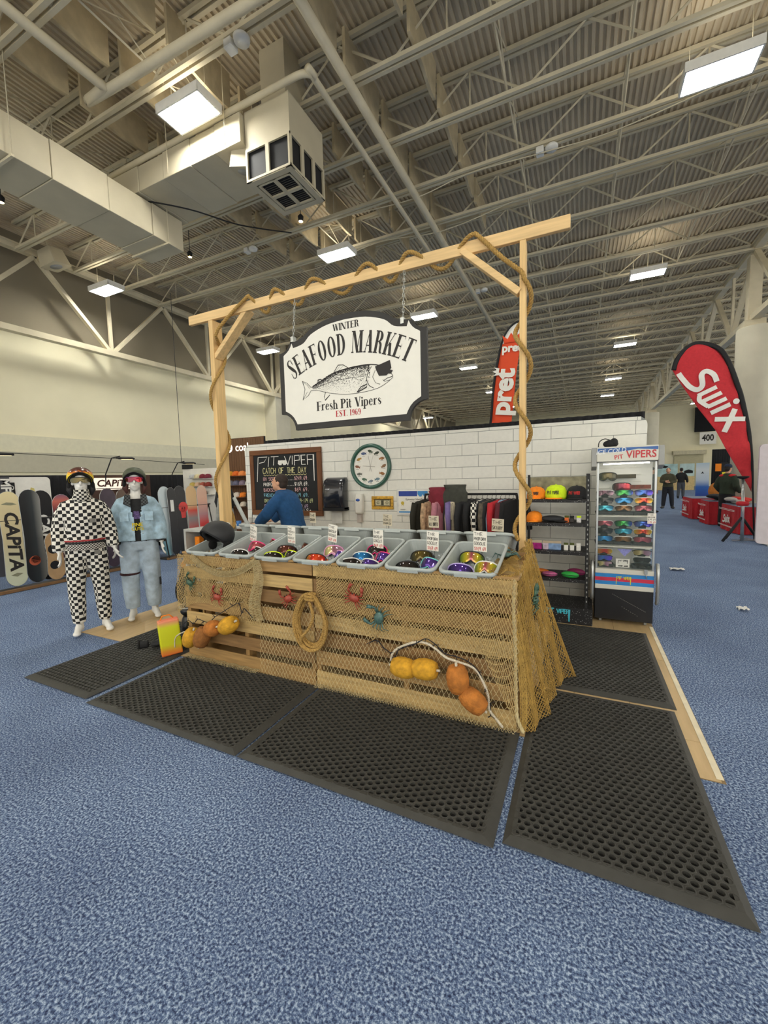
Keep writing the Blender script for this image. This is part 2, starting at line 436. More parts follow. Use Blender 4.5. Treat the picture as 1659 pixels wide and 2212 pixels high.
# ---------------------------------------------------------------- light fixtures
def fixture_proto():
    r = thing('light_fixture', '', 'light', (0, 0, 0))
    b = MB(); b.bx(-.56, .56, -.3, .3, .06, .12)
    for (a, c, d, e) in ((-.56, -.53, -.3, .3), (.53, .56, -.3, .3), (-.56, .56, -.3, -.27), (-.56, .56, .27, .3)): b.bx(a, c, d, e, -.02, .06)
    part('housing', b, M_WHITE, r, True)
    b = MB(); b.bx(-.5, .5, -.24, .24, .121, .124); part('added_uplight_panel', b, M_UP, r, True)  # added glowing panel, lifts the light on deck and joists
    for k in range(6):
        b = MB(); y = -.21+.084*k; b.bx(-.5, .5, y-.034, y+.034, .0, .03); part('tube', b, M_LAMP, r, True)
    for x in (-.45, .45):
        b = MB(); b.tube([(x, 0, .1), (x, 0, ZD-7.3)], .005, 4)
        part('hanging_wire', b, M_STEEL, r, True)
    return r
f0 = fixture_proto()
FX = [((-5.8, 5.2), 'bright ceiling light above the air duct, upper left of the picture'), ((1.8, 8.3), 'largest glaring ceiling light at the upper right corner'),
      ((-5.95, 9.95), 'ceiling light above the left end of the timber beam'), ((-12.6, 7.93), 'ceiling light in front of the left wall truss'),
      ((1.75, 15.3), 'ceiling light right of the timber arch, over the column'), ((-5.35, 15.1), 'ceiling light just right of the seafood sign top'),
      ((-12.5, 14.75), 'ceiling light just left of the seafood sign'), ((-5.7, 23.3), 'ceiling light between the seafood sign and the orange flag'),
      ((1.8, 23.0), 'ceiling light second in the row receding above the brick wall end'), ((1.8, 30.8), 'ceiling light third in the row receding above the brick wall end'),
      ((1.8, 37.2), 'ceiling light fourth and smallest in the receding row'), ((-5.8, 30.8), 'small ceiling light left of the orange flag'),
      ((-13.4, 38.5), 'small ceiling light below the right corner of the seafood sign'), ((-5.8, 38.5), 'tiny ceiling light behind the orange flag edge'),
      ((9.3, 30.8), 'ceiling light behind the red teardrop flag'), ((9.3, 38.5), 'far ceiling light left of the red teardrop flag'), ((9.3, 46), 'farthest small ceiling light above the far wall')]
FX += [((x, y), 'ceiling light of the same kind over the aisle behind the viewer') for x in (-13.4, -5.85, 1.8, 9.4) for y in (-6.6, .2)]
FX += [((9.4, 8.0), 'ceiling light over the aisle right of the picture'), ((9.4, 15.4), 'ceiling light over the aisle right of the picture'), ((9.4, 23.0), 'ceiling light over the aisle right of the picture'), ((-13.4, 23.3), 'ceiling light hidden behind the seafood sign'), ((-13.4, 30.8), 'ceiling light hidden behind the seafood sign')]
for i, ((x, y), lab) in enumerate(FX):
    o = f0 if i == 0 else copy_tree(f0)
    o.scale = (.84, .82, 1); o.location = (x, y, 7.3 if x < -12 else 7.6); o['label'] = lab; o['group'] = 'high bay ceiling lights'
# ---------------------------------------------------------------- booth floor and rubber mats
def wood(name, col, var=.22, stretch=(3, 40, 40), rough=.65):
    return mat(name, col, rough=rough, var=var, scale=1.2, stretch=stretch, bump=.12, bscale=3)
M_PLANK = mat('tan_vinyl_plank', '#c6ab7e', rough=.45, var=.1, scale=3, stretch=(6, 1, 1))
base = MB(); base.bx(-5.02, .71, 2.58, 6.1, 0, .004)
bf = base.build('floor_booth', mat('plank_joint', '#8a7350', rough=.7), None, local=True); bf['kind'] = 'structure'
pm = {}
rows = [-5.02+.357*i for i in range(17)]
for i in range(16):
    y = 2.58; k = 0; off = (.35, .95, .6)[i % 3]
    cuts = [2.58]+[2.58+off+1.2*t for t in range(3)]+[6.1]
    for a, c in zip(cuts[:-1], cuts[1:]):
        if c-a < .05: continue
        L = round(c-a, 3)
        if L not in pm:
            b = MB(); b.bx(.0015, .3555-.0, .0015, L-.0015, .004, .0065); pm[L] = b.mesh('plank', M_PLANK)
        o = bpy.data.objects.new('plank', pm[L]); COL.objects.link(o); o.parent = bf; o.location = (rows[i], a, 0)
b = MB(); b.bx(.672, .705, 2.6, 5.0, .0066, .010)
tag(b.build('edge_tape', mat('pale_edge_strip', '#e6dcc0', rough=.6)), 'pale strip along the right edge of the tan booth floor', 'tape')

M_RUB = mat('black_rubber', '#3a3a37', rough=.62, var=.15, scale=14, bump=.05)
M_RUBD = mat('rubber_hole_floor', '#0c0c0d', rough=.9)
def mat_mesh(W=.89, L=1.5):
    """drainage mat with real round holes: hexagonal cells with a rim and a well"""
    b = MB(); z = .016; px = .0405; py = px*.866; e = .036
    nx = int((W-2*e)/px); ny = int((L-2*e)/py); x0 = -(nx-.5)*px/2; y0 = -(ny-1)*py/2
    R = px/math.sqrt(3); hr = .0148; n = 12
    for j in range(ny):
        for i in range(nx):
            cx = x0+i*px+(px/2 if j % 2 else 0)-px*.0; cy = y0+j*py
            vs = []
            for k in range(n):
                a = 2*PI*k/n+PI/6
                rr = R if k % 2 == 0 else R*math.cos(PI/6)
                vs.append((cx+rr*math.cos(a), cy+rr*math.sin(a), z))
            for q, zz in ((hr*1.12, z+.0016), (hr, z+.001), (hr*.92, .003)):
                for k in range(n):
                    a = 2*PI*k/n+PI/6; vs.append((cx+q*math.cos(a), cy+q*math.sin(a), zz))
            fs = [(r_*n+k, r_*n+(k+1) % n, (r_+1)*n+(k+1) % n, (r_+1)*n+k) for r_ in range(3) for k in range(n)]
            b.add(vs, fs, 0, smooth=False)
            b.add(vs[3*n:], [tuple(range(n))], 1)
    # rim: sloped border
    hx = nx*px/2+px*.25; hy = ny*py/2+.004; ix = hx-.02; iy = hy-.02
    ring = [(W/2, L/2, .001), (hx, hy, z), (ix, iy, z-.0008)]
    vs = []
    for X, Y, Z in ring: vs += [(X, Y, Z), (-X, Y, Z), (-X, -Y, Z), (X, -Y, Z)]
    fs = [(r_*4+k, r_*4+(k+1) % 4, (r_+1)*4+(k+1) % 4, (r_+1)*4+k) for r_ in range(2) for k in range(4)]
    b.add(vs, fs, 0); b.bx(-hx+.01, hx-.01, -hy+.01, hy-.01, 0, .0035, 1)
    return b.mesh('rubber_mat', [M_RUB, M_RUBD])
MM = mat_mesh()
for (x, y, rz, lab) in ((-3.845, 2.49, 0, 'black rubber drainage mat at the far left, beside the mannequins'), (-2.59, 2.153, PI/2, 'black rubber drainage mat in front of the left half of the pallet counter'),
                        (-1.075, 2.153, PI/2, 'black rubber drainage mat in front of the right half of the pallet counter'), (.152, 2.5, 0, 'nearest rubber drainage mat at the right with its corner towards the lower right'),
                        (.172, 4.025, 0, 'black rubber drainage mat running up to the display fridge')):
    o = bpy.data.objects.new('rubber_mat', MM); COL.objects.link(o); o.location = (x, y, .0072); o.rotation_euler = (0, 0, rz)
    tag(o, lab, 'mat', 'black rubber drainage mats')

# ---------------------------------------------------------------- pallet counter
W1 = wood('pallet_pine', '#a07f4f'); W2 = wood('pallet_pine_pale', '#bda06a'); W3 = wood('pallet_pine_brown', '#86663e')
W4 = wood('pallet_pine_upright', '#9a7848', stretch=(40, 40, 3)); W5 = wood('pallet_pine_deep', '#bd985c', stretch=(40, 3, 40))
WS = [W1, W2, W3]
random.seed(11)
slat_rows = [(.0, .125), (.175, .285), (.33, .44), (.475, .585), (.625, .73), (.765, .865), (.89, .98)]
def pallet(x0, x1, label, seed):
    r = thing('pallet', label, 'pallet', ((x0+x1)/2, 2.66, 0), 0, 'pallets of the counter front')
    for i, (a, c) in enumerate(slat_rows):
        b = MB(); t = jit(.006)
        b.bx(x0, x1, 2.6+abs(jit(.003)), 2.617, a+t+.008, c+t+.008)
        bevel(part('slat', b, WS[(i*2+seed) % 3], r), .003, 1)
    for x in (x0+.02, (x0+x1)/2, x1-.02):
        b = MB(); b.bx(x-.02, x+.02, 2.617, 2.70, .008, .86); part('stringer', b, W4, r)
    return r
pallet(-3.31, -1.876, 'left wooden pallet of the counter front, under the black helmet tub', 0)
pallet(-1.866, -.345, 'right wooden pallet of the counter front, under the yellow floats', 1)
r = thing('end_pallet', 'wooden pallet closing the right end of the counter under the draped net', 'pallet', (-.34, 3.05, 0))
for i, (a, c) in enumerate(slat_rows):
    b = MB(); b.bx(-.365, -.343, 2.78, 3.38, a+.012, c+.012); bevel(part('slat', b, W5, r), .003, 1)
for y in (2.81, 3.08, 3.35):
    b = MB(); b.bx(-.455, -.366, y-.02, y+.02, .008, .98); part('stringer', b, W4, r)
r = thing('end_pallet', 'wooden pallet closing the left end of the counter beside the yellow box', 'pallet', (-3.3, 3.05, 0))
for i, (a, c) in enumerate(slat_rows):
    b = MB(); b.bx(-3.31, -3.288, 2.78, 3.38, a+.012, c+.012); part('slat', b, W5, r)
for y in (2.81, 3.08, 3.35):
    b = MB(); b.bx(-3.287, -3.2, y-.02, y+.02, .008, .98); part('stringer', b, W4, r)
r = thing('rear_pallet', 'wooden pallet closing the staff side of the counter', 'pallet', (-1.83, 3.5, 0))
for i, (a, c) in enumerate(slat_rows[:6]):
    b = MB(); b.bx(-3.3, -.5, 3.56, 3.58, a-.01 if a > .05 else .01, c+.03); part('slat', b, W3, r)
for x in (-3.28, -2.35, -1.4, -.53):
    b = MB(); b.bx(x-.02, x+.02, 3.53, 3.56, .008, .88); part('stringer', b, W4, r)
# slatted counter top, left open where the tubs are sunk in
TUBX = [-3.135+.405*i for i in range(6)]+[-.665]
TUBX = [-3.075, -2.67, -2.27, -1.87, -1.465, -1.062, -.66]
r = thing('counter_top', 'slatted pale pine counter top showing between the tubs and the right post', 'counter', (-1.83, 3.0, .99))
edges = [-3.32]+[v for x in TUBX for v in (x-.17, x+.17)]+[-.335]
for a, c in zip(edges[0::2], edges[1::2]):
    if c-a < .02: continue
    for k, y in enumerate((2.6, 2.705, 2.81, 2.915, 3.02, 3.125, 3.23, 3.335)):
        b = MB(); b.bx(a, c, y, y+.085, .988, 1.006); part('slat', b, W2 if k % 2 else W1, r)
# ridge rail between the two rows of tubs
b = MB(); b.bx(-3.3, -.36, 3.165, 3.185, 1.007, 1.06); part('ridge_rail', b, W3, r)

# ---------------------------------------------------------------- timber arch
P1 = wood('new_pine', '#e3c18a', var=.14, stretch=(2, 30, 30)); P2 = wood('new_pine_upright', '#e0bd83', var=.14, stretch=(30, 30, 2))
arch = thing('timber_arch', 'tall arch of new pine studs wrapped in rope, standing over the counter', 'timber arch', (-1.9, 3.44, 0))
YB = 3.42
def arch_part(nm, mb, m): bevel(part(nm, mb, m, arch), .003, 1)
b = MB(); b.beam((-3.99, YB, 3.44), (-.09, YB, 3.44), .04, .095); arch_part('beam', b, P1)
b = MB(); b.bx(-3.69, -3.63, YB-.02, YB+.115, .008, 3.391); arch_part('post', b, P2)
b = MB(); b.bx(-.438, -.392, YB-.02, YB+.055, .008, 3.391); arch_part('post', b, P2)
b = MB(); b.beam((-.88, YB+.005, 3.43), (-.44, YB+.005, 3.02), .05, .075, up=(0, 1, 0)); arch_part('brace', b, P1)
b = MB(); b.beam((-3.16, YB+.045, 3.42), (-3.64, YB+.045, 3.0), .05, .11, up=(0, 1, 0)); arch_part('brace', b, P1)
# rope: three twisted strands along a path
M_ROPE = mat('manila_rope', '#b08d4e', rough=.9, var=.3, scale=120, bump=.5, bscale=200)
def twisted(mb, path, r=.016, pitch=.07, strands=3, n=5, mi=0, step=.012):
    P = [Vector(p) for p in path]; seg = []; d = 0; out = []
    L = [0]
    for a, c in zip(P[:-1], P[1:]): L.append(L[-1]+(c-a).length)
    tot = L[-1]; m = max(2, int(tot/step)); j = 0; ref = None; fr = []
    for i in range(m+1):
        s = tot*i/m
        while j < len(L)-2 and L[j+1] < s: j += 1
        t = (s-L[j])/max(L[j+1]-L[j], 1e-9); p = P[j].lerp(P[j+1], t); tg = (P[min(j+2, len(P)-1)]-P[max(j-1, 0)]).normalized()
        ref = tg.orthogonal() if ref is None else ref-tg*ref.dot(tg)
        ref.normalize(); fr.append((p, ref.copy(), tg.cross(ref), s))
    for k in range(strands):
        pts = []
        for p, u, v, s in fr:
            a = 2*PI*(s/pitch+k/strands); pts.append(p+u*math.cos(a)*r*.5+v*math.sin(a)*r*.5)
        mb.tube(pts, r*.62, n, mi)
pr, pl_ = (-.415, YB+.018), (-3.66, YB+.047)
path = []
# spiral up the left post
for i in range(73):
    t = i/72; z = 1.1+t*2.0; a = .6+t*2.15*2*PI
    path.append((pl_[0]+.062*math.cos(a), pl_[1]+.105*math.sin(a), z))
path += [(-3.56, YB-.05, 3.2), (-3.42, YB-.05, 3.33)]
# along the beam in loose turns
turns = [-3.1, -2.75, -2.3, -1.72, -1.33, -.78]
for i in range(int((3.1-.72)/.02)):
    x = -3.1+.02*i
    k = max(j for j in range(6) if turns[j] <= x+1e-6) if x >= turns[0] else 0
    nx = turns[k+1] if k < 5 else -.3
    f = (x-turns[k])/(nx-turns[k]); a = PI/2+2*PI*f
    path.append((x, YB-.042*math.cos(a-PI/2)*1.0-.012*0, 3.44+.075*math.sin(a) if math.sin(a) > 0 else 3.44+.085*math.sin(a)))
path += [(-.68, YB-.05, 3.42), (-.55, YB-.06, 3.27), (-.42, YB-.055, 3.15)]
for i in range(110):
    t = i/109; z = 3.1-t*1.98; a = -PI/2+.2+t*3.9*2*PI
    path.append((pr[0]+.058*math.cos(a), pr[1]+.07*math.sin(a), z))
b = MB(); twisted(b, bez(path, 2), .017, .075)
tag(b.build('arch_rope', M_ROPE), 'thick manila rope spiralling up the posts and along the beam of the arch', 'rope')

# ---------------------------------------------------------------- hanging sign
M_SIGNW = mat('sign_white', '#eeece2', rough=.55, var=.02); M_SIGNB = mat('sign_black', '#1b1a19', rough=.5, var=.1); M_INK = mat('sign_ink', '#211d1c', rough=.6); M_RED = mat('sign_red', '#b52733', rough=.6)
SX, SY = -1.93, 3.36
def arc(cx, cy, r, a0, a1, n=8, ry=None):
    ry = ry or r
    return [(cx+r*math.cos(math.radians(a0+(a1-a0)*i/n)), cy+ry*math.sin(math.radians(a0+(a1-a0)*i/n))) for i in range(n+1)]
def sign_outline(k):
    """half width .765, bottom 0, top 1.0; k = inset"""
    w_ = .765-k; out = []
    out += [(x, y) for x, y in arc(w_+k*.2, k*.8, .165, 180, 90, 7)][0:] if False else arc(.765, 0, .165+k*.55, 180, 90, 7)
    out = [(x if x < w_ else w_, y if y > k else k) for x, y in out]
    out += [(w_, .70)] if False else []
    out += [(x if x < w_ else w_, y) for x, y in arc(.765, .90-k*.3, .15+k*.3, 270, 200, 6)]
    top = [(.63-k*.7, .83-k*.9), (.5-k*.5, .86-k), (.38, .93-k), (.2, .985-k), (0, 1.0-k)]
    out += [(p.x, p.y) for p in bez([(x, y, 0) for x, y in top], 4)]
    left = [(-x, y) for x, y in reversed(out[:-1])]
    return out+left
sign = thing('hanging_sign', 'white shaped seafood market sign with black border, fish drawing and chains', 'sign', (SX, SY, 2.1))
b = MB(); b.prism(sign_outline(0), -.018, .018, M=wallM(SX, SY, 2.125)); bevel(part('board', b, M_SIGNB, sign), .004, 1)
b = MB(); b.prism(sign_outline(.055), .0, .0025, M=wallM(SX, SY-.0195, 2.125)); part('white_face', b, M_SIGNW, sign)
SM = wallM(SX, SY-.0235, 2.125)
# serif lettering
def dido(mb, s, h, mi, M, x=0, y=0, sx=1, rot=0, arcf=None, sp=.1):
    T, H, SV = .21, .052, .075
    def stem(x, w=T, y0=0, y1=1, top=1, bot=1):
        o = [[(x, y0), (x+w, y0), (x+w, y1), (x, y1)]]
        if bot: o.append([(x-SV, y0), (x+w+SV, y0), (x+w+SV, y0+H), (x-SV, y0+H)])
        if top: o.append([(x-SV, y1-H), (x+w+SV, y1-H), (x+w+SV, y1), (x-SV, y1)])
        return o
    def dia(x0, y0, x1, y1, w): return [[(x0, y0), (x0+w, y0), (x1+w, y1), (x1, y1)]]
    def bar(x0, x1, y, t=H): return [[(x0, y-t/2), (x1, y-t/2), (x1, y+t/2), (x0, y+t/2)]]
    def bowl(cx, cy, rx, ry, a0, a1, t=T, hh=H, n=12):
        o = []
        for i in range(n):
            q = []
            for a in (a0+(a1-a0)*i/n, a0+(a1-a0)*(i+1)/n):
                a = math.radians(a); q.append(((cx+rx*math.cos(a), cy+ry*math.sin(a)), (cx+(rx-t)*math.cos(a), cy+(ry-hh)*math.sin(a))))
            o.append([q[0][0], q[1][0], q[1][1], q[0][1]])
        return o
    def vs(pts, ws):
        t = MB(); P = bez([(a, c, 0) for a, c in pts], 4); W = [p.x for p in bez([(w_, 0, 0) for w_ in ws], 4)]
        t.stroke([(p.x, p.y) for p in P], W); return [[t.v[i][:2] for i in f] for f in t.f]
    def sf(x, y, w=.1): return [[(x-w, y), (x+w, y), (x+w, y+H), (x-w, y+H)]]
    def tri(x, y, d, hh=.18): return [[(x, y), (x, y+d*hh), (x-.06, y)]]
    G = {'I': (.2, lambda: stem(0)), 'E': (.56, lambda: stem(0)+bar(0, .56, 1-H/2)+bar(0, .58, H/2)+bar(.2, .42, .52)+tri(.56, 1, -1)+tri(.58, 0, 1)+[[(.42, .4), (.44, .4), (.44, .64), (.42, .64)]]),
         'F': (.54, lambda: stem(0)+bar(0, .56, 1-H/2)+bar(.2, .42, .5)+tri(.56, 1, -1)+[[(.42, .38), (.44, .38), (.44, .62), (.42, .62)]]),
         'T': (.66, lambda: stem(.23, top=0)+bar(0, .66, 1-H/2)+tri(.05, 1, -1)+tri(.66, 1, -1)), 'N': (.72, lambda: bar(-.08, .1, 1-H/2)+dia(0, 0, 0, 1, H)+sf(.02, 0)+dia(.5, 0, 0, 1, T+.02)+dia(.68, 0, .68, 1, H)+sf(.7, 1-H)),
         'W': (1.0, lambda: dia(.2, 0, 0, 1, T)+dia(.3, 0, .5, 1, H)+dia(.62, 0, .42, 1, T)+dia(.74, 0, .96, 1, H)+sf(.1, 1-H, .15)+sf(.52, 1-H, .12)+sf(.96, 1-H)),
         'R': (.66, lambda: stem(0)+bowl(.25, .75, .32, .25, -90, 90)+bar(.15, .28, 1-H/2)+bar(.15, .28, .5+H/2)+vs([(.28, .5), (.46, .4), (.5, .1), (.64, .03)], [.05, .17, .16, .03])),
         'P': (.6, lambda: stem(0)+bowl(.25, .74, .34, .26, -90, 90)+bar(.15, .28, 1-H/2)+bar(.15, .28, .48+H/2)), 'D': (.68, lambda: stem(0)+bowl(.22, .5, .46, .5, -90, 90)+bar(.15, .25, 1-H/2)+bar(.15, .25, H/2)),
         'O': (.72, lambda: bowl(.36, .5, .36, .5, 0, 360, n=22)), 'S': (.54, lambda: vs([(.48, .72), (.42, .95), (.24, .975), (.08, .8), (.27, .52), (.46, .24), (.28, .02), (.1, .06), (.04, .3)], [.03, .04, .06, .15, .22, .15, .06, .04, .03])+dia(.49, .66, .49, .98, .03)+dia(.02, .02, .02, .34, .03)),
         'A': (.72, lambda: dia(.06, 0, .33, 1, H)+dia(.46, 0, .26, 1, T)+bar(.13, .5, .32)+sf(.07, 0)+sf(.56, 0, .17)), 'M': (.9, lambda: dia(.03, 0, .03, 1, H)+dia(.38, 0, .03, 1, T)+dia(.4, 0, .66, 1, H)+stem(.66)+sf(.05, 0)+bar(-.06, .1, 1-H/2)),
         'K': (.7, lambda: stem(0)+dia(.2, .38, .56, 1, H)+dia(.46, 0, .26, .55, T)+sf(.58, 1-H)+sf(.56, 0, .16)), 'V': (.7, lambda: dia(.28, 0, 0, 1, T)+dia(.36, 0, .6, 1, H)+sf(.1, 1-H, .16)+sf(.62, 1-H)),
         'r': (.42, lambda: stem(.02, .17, 0, .66, top=0)+vs([(.18, .45), (.28, .64), (.4, .6)], [.03, .06, .12])), 'e': (.48, lambda: bowl(.24, .33, .24, .35, 20, 325, .16, .04, 16)+bar(.06, .46, .38)),
         's': (.4, lambda: vs([(.36, .5), (.2, .66), (.08, .5), (.2, .34), (.33, .18), (.2, .01), (.04, .18)], [.03, .05, .13, .17, .13, .05, .03])), 'h': (.56, lambda: stem(.02, .17, 0, 1, top=0)+bowl(.3, .42, .2, .25, 0, 140, .15, .04, 8)+stem(.35, .16, 0, .45, top=0)),
         'i': (.2, lambda: stem(.02, .17, 0, .66, top=0)+bowl(.1, .86, .1, .1, 0, 360, .1, .1, 10)), 't': (.34, lambda: vs([(.14, .9), (.14, .2), (.22, .02), (.34, .1)], [.14, .16, .1, .03])+bar(0, .32, .64)), 'p': (.56, lambda: stem(.02, .17, -.3, .66, top=0)+bowl(.29, .33, .26, .35, -130, 130, .16, .04, 14)),
         '1': (.3, lambda: stem(.06, .17, top=0)+dia(-.04, .84, .06, 1, .08)), '9': (.48, lambda: bowl(.24, .68, .23, .32, 0, 360, .15, .04, 16)+vs([(.42, .66), (.4, .2), (.22, .02), (.06, .12)], [.14, .1, .05, .12])), '6': (.48, lambda: bowl(.24, .32, .23, .32, 0, 360, .15, .04, 16)+vs([(.06, .34), (.08, .8), (.26, .98), (.42, .88)], [.14, .1, .05, .12])),
         '.': (.14, lambda: bowl(.07, .08, .08, .08, 0, 360, .08, .08, 8)), ' ': (.3, lambda: [])}
    tot = sum(G[c][0]+sp for c in s)-sp; cx = -tot/2
    for c in s:
        w_, fn = G[c]
        mid = (cx+w_/2)*h*sx
        if arcf: px_, py_, an = arcf(mid)
        else: px_, py_, an = x+mid, y, 0
        ca, sa = math.cos(an), math.sin(an)
        for poly in fn():
            q = []
            for a, bb in poly:
                u = (a-w_/2)*h*sx; v = bb*h; q.append((px_+u*ca-v*sa, py_+u*sa+v*ca))
            mb.flat(q, mi, M)
        cx += w_+sp
b = MB(); dido(b, 'WINTER', .06, 0, SM, 0, .86, 1.05); part('winter_lettering', b, M_INK, sign)
R_ = 1.2
b = MB(); dido(b, 'SEAFOOD MARKET', .19, 0, SM, sx=.62, sp=.12, arcf=lambda m: (R_*math.sin(m/R_)*1.0, .64-R_*(1-math.cos(m/R_)), -m/R_)); part('arched_lettering', b, M_INK, sign)
b = MB(); dido(b, 'Fresh Pit Vipers', .085, 0, SM, 0, .162, 1.0, sp=.07); part('fresh_lettering', b, M_INK, sign)
b = MB(); dido(b, 'EST. 1969', .055, 0, SM, 0, .09, 1.0); part('est_lettering', b, M_RED, sign)
# fish drawing
FM = wallM(SX-.02, SY-.0237, 2.125+.405) @ Matrix.Scale(.9, 4)
b = MB(); up = bez([(-.42, -.02, 0), (-.3, .03, 0), (-.15, .09, 0), (.0, .115, 0), (.15, .125, 0), (.3, .12, 0), (.42, .085, 0), (.5, .02, 0), (.53, -.02, 0)], 5)
lo = bez([(.53, -.03, 0), (.46, -.075, 0), (.36, -.115, 0), (.2, -.135, 0), (.0, -.135, 0), (-.2, -.1, 0), (-.32, -.065, 0), (-.42, -.05, 0)], 5)
b.stroke([(p.x, p.y) for p in up], [.004+.007*math.sin(PI*min(i/len(up), 1)) for i in range(len(up))], 0, FM); b.stroke([(p.x, p.y) for p in lo], .0045, 0, FM)
for pts, w_ in (([(-.42, -.02), (-.47, .03), (-.53, .06), (-.5, -.03), (-.53, -.14), (-.46, -.1), (-.42, -.05)], .005), ([(-.14, .09), (-.11, .13), (-.08, .165), (-.02, .16), (.04, .12)], .006), ([(-.33, .02), (-.33, .045), (-.3, .05), (-.28, .035)], .01),
                ([(-.24, -.085), (-.26, -.13), (-.25, -.17), (-.19, -.12)], .006), ([(.13, -.13), (.18, -.08), (.25, -.06), (.24, -.09), (.14, -.13)], .009), ([(.3, .1), (.26, .05), (.24, -.02), (.27, -.08), (.32, -.11)], .006), ([(.34, .06), (.31, .0), (.34, -.06), (.39, -.08)], .004),
                ([(.53, -.02), (.47, -.03), (.43, -.05)], .006), ([(.5, -.05), (.44, -.06), (.42, -.04)], .004), ([(-.4, -.035), (-.1, .02), (.24, .02)], .003), ([(-.53, .06), (-.46, .0), (-.44, -.03)], .003), ([(-.53, -.14), (-.47, -.06)], .003), ([(-.12, .1), (-.06, .15)], .002), ([(-.09, .1), (-.02, .15)], .002), ([(.15, -.12), (.23, -.07)], .004)):
    b.stroke(pts, w_, 0, FM)
random.seed(3)
for i in range(2600):
    t = random.random(); x = -.4+.68*t; k = min(int(t*.76*len(up)), len(up)-1)
    pu = min(up, key=lambda p: abs(p.x-x)).y; pd = min(lo, key=lambda p: abs(p.x-x)).y
    d = random.random()**3.0; y = pu-(pu-pd)*d*.95; s_ = random.uniform(.002, .0052)*(1.15-d*.8)
    b.flat([(x-s_*1.4, y), (x, y-s_*.8), (x+s_*1.4, y), (x, y+s_*.8)], 0, FM)
b.flat([(.34, .095), (.40, .11), (.50, .135), (.515, .06), (.5, .045), (.53, .035), (.51, .005), (.48, .01), (.46, -.005), (.38, .0), (.36, .04), (.35, .06)], 0, FM, z=.0006)
part('fish_drawing', b, M_INK, sign)
for x, zt in ((-.6, .875), (.55, .845)):
    zz = 2.125+zt; n = int((3.39-zz)/.032); ch = MB()
    for i in range(n):
        z = zz+.016+i*.0325
        ring = [(math.cos(a)*.0085, 0, math.sin(a)*.021) for a in [2*PI*k/10 for k in range(10)]]
        ch.tube(ring, .0028, 4, closed=True, M=Matrix.Translation((SX+x+(.0 if x > 0 else .0), SY+.05*(i/n)+.0, z)) @ Matrix.Rotation(PI/2*(i % 2)+.4, 4, 'Z'))
    part('chain', ch, mat('zinc_chain', '#b9bcb8', rough=.35, metal=.8), sign)
    ch = MB(); ch.box((SX+x, SY, zz-.01), (.03, .05, .05)); part('chain_bracket', ch, mat('zinc_chain', '#b9bcb8'), sign)
# ---------------------------------------------------------------- printed brick display wall
WY = 5.6
M_BRICK = mat('white_brick', '#e7e7e0', rough=.75, var=.03, scale=20, bump=.05); M_JOINT = mat('brick_joint', '#8b8f8c', rough=.9)
XW0, XW1, ZW = -5.37, .68, 2.27
rad = .1
outl = [(XW0, 0), (XW1, 0)]+arc(XW1-rad, ZW-rad, rad, 0, 90, 6)+arc(XW0+rad, ZW-rad, rad, 90, 180, 6)
b = MB(); b.prism(outl, -.05, .0, M=wallM(0, WY, 0))
dw = b.build('wall_display', M_JOINT, None, local=True); dw['kind'] = 'structure'
bm_ = {}
def brick(x0, x1, z0, z1, poly=None):
    x0 += .003; x1 -= .003; z0 += .003; z1 -= .003
    if poly:
        q = MB(); q.prism(poly, 0, .004, M=wallM(0, WY, 0)); me = q.mesh('brick', M_BRICK); loc = (0, 0, 0)
    else:
        k = (round(x1-x0, 3), round(z1-z0, 3)); loc = (x0, WY, z0)
        if k not in bm_:
            q = MB(); q.prism([(0, 0), (k[0], 0), (k[0], k[1]), (0, k[1])], 0, .004, M=wallM(0, 0, 0)); bm_[k] = q.mesh('brick', M_BRICK)
        me = bm_[k]
    o = bpy.data.objects.new('brick', me); COL.objects.link(o); o.parent = dw; o.location = loc
zr = [2.226-.156*i for i in range(15)]+[0]
zr = [ZW]+[z for z in zr if z > .03]+[0]
for i in range(len(zr)-1):
    z1, z0 = zr[i], zr[i+1]
    off = -1.245 if i % 2 == 1 else -1.468
    if i == 0: off = -1.1
    pitch = .453 if i else .56
    x = off-pitch*20
    while x < XW1:
        a = max(x, XW0); c = min(x+pitch, XW1)
        if c-a > .03:
            if i == 0: a = max(a, XW0+rad*.6); c = min(c, XW1-rad*.6)
            corner = None
            if i == 1 and c > XW1-.01: corner = [(a+.003, z0+.003), (c, z0+.003)]+[(px_, min(pz, z1-.003)) for px_, pz in arc(XW1-rad, ZW-rad, rad, 0, 40, 4)]+[(a+.003, z1-.003)]
            if i == 1 and a < XW0+.01: corner = [(a, z0+.003), (c-.003, z0+.003), (c-.003, z1-.003)]+[(px_, min(pz, z1-.003)) for px_, pz in arc(XW0+rad, ZW-rad, rad, 140, 180, 4)]
            brick(a, c, z0, z1, corner)
        x += pitch
# black drape behind the wall
def drape(name, label, a, b_, z0, z1, folds=40, amp=.03, m=None):
    a = Vector(a); b_ = Vector(b_); d = (b_-a); nrm = Vector((-d.y, d.x, 0)).normalized(); mb = MB()
    n = folds*4
    def fn(u, v):
        p = a+d*u+nrm*amp*math.sin(u*folds*2*PI)*(1-.4*v); return (p.x, p.y, z0+(z1-z0)*v)
    mb.grid(fn, n, 3)
    o = mb.build(name, m or M_DRAPE); s = o.modifiers.new('s', 'SOLIDIFY'); s.thickness = .006
    return tag(o, label, 'curtain')
drape('drape_curtain', 'long black drape rising just above the white brick display wall', (-5.25, 6.0, 0), (.7, 6.0, 0), 0, 2.37, 50)

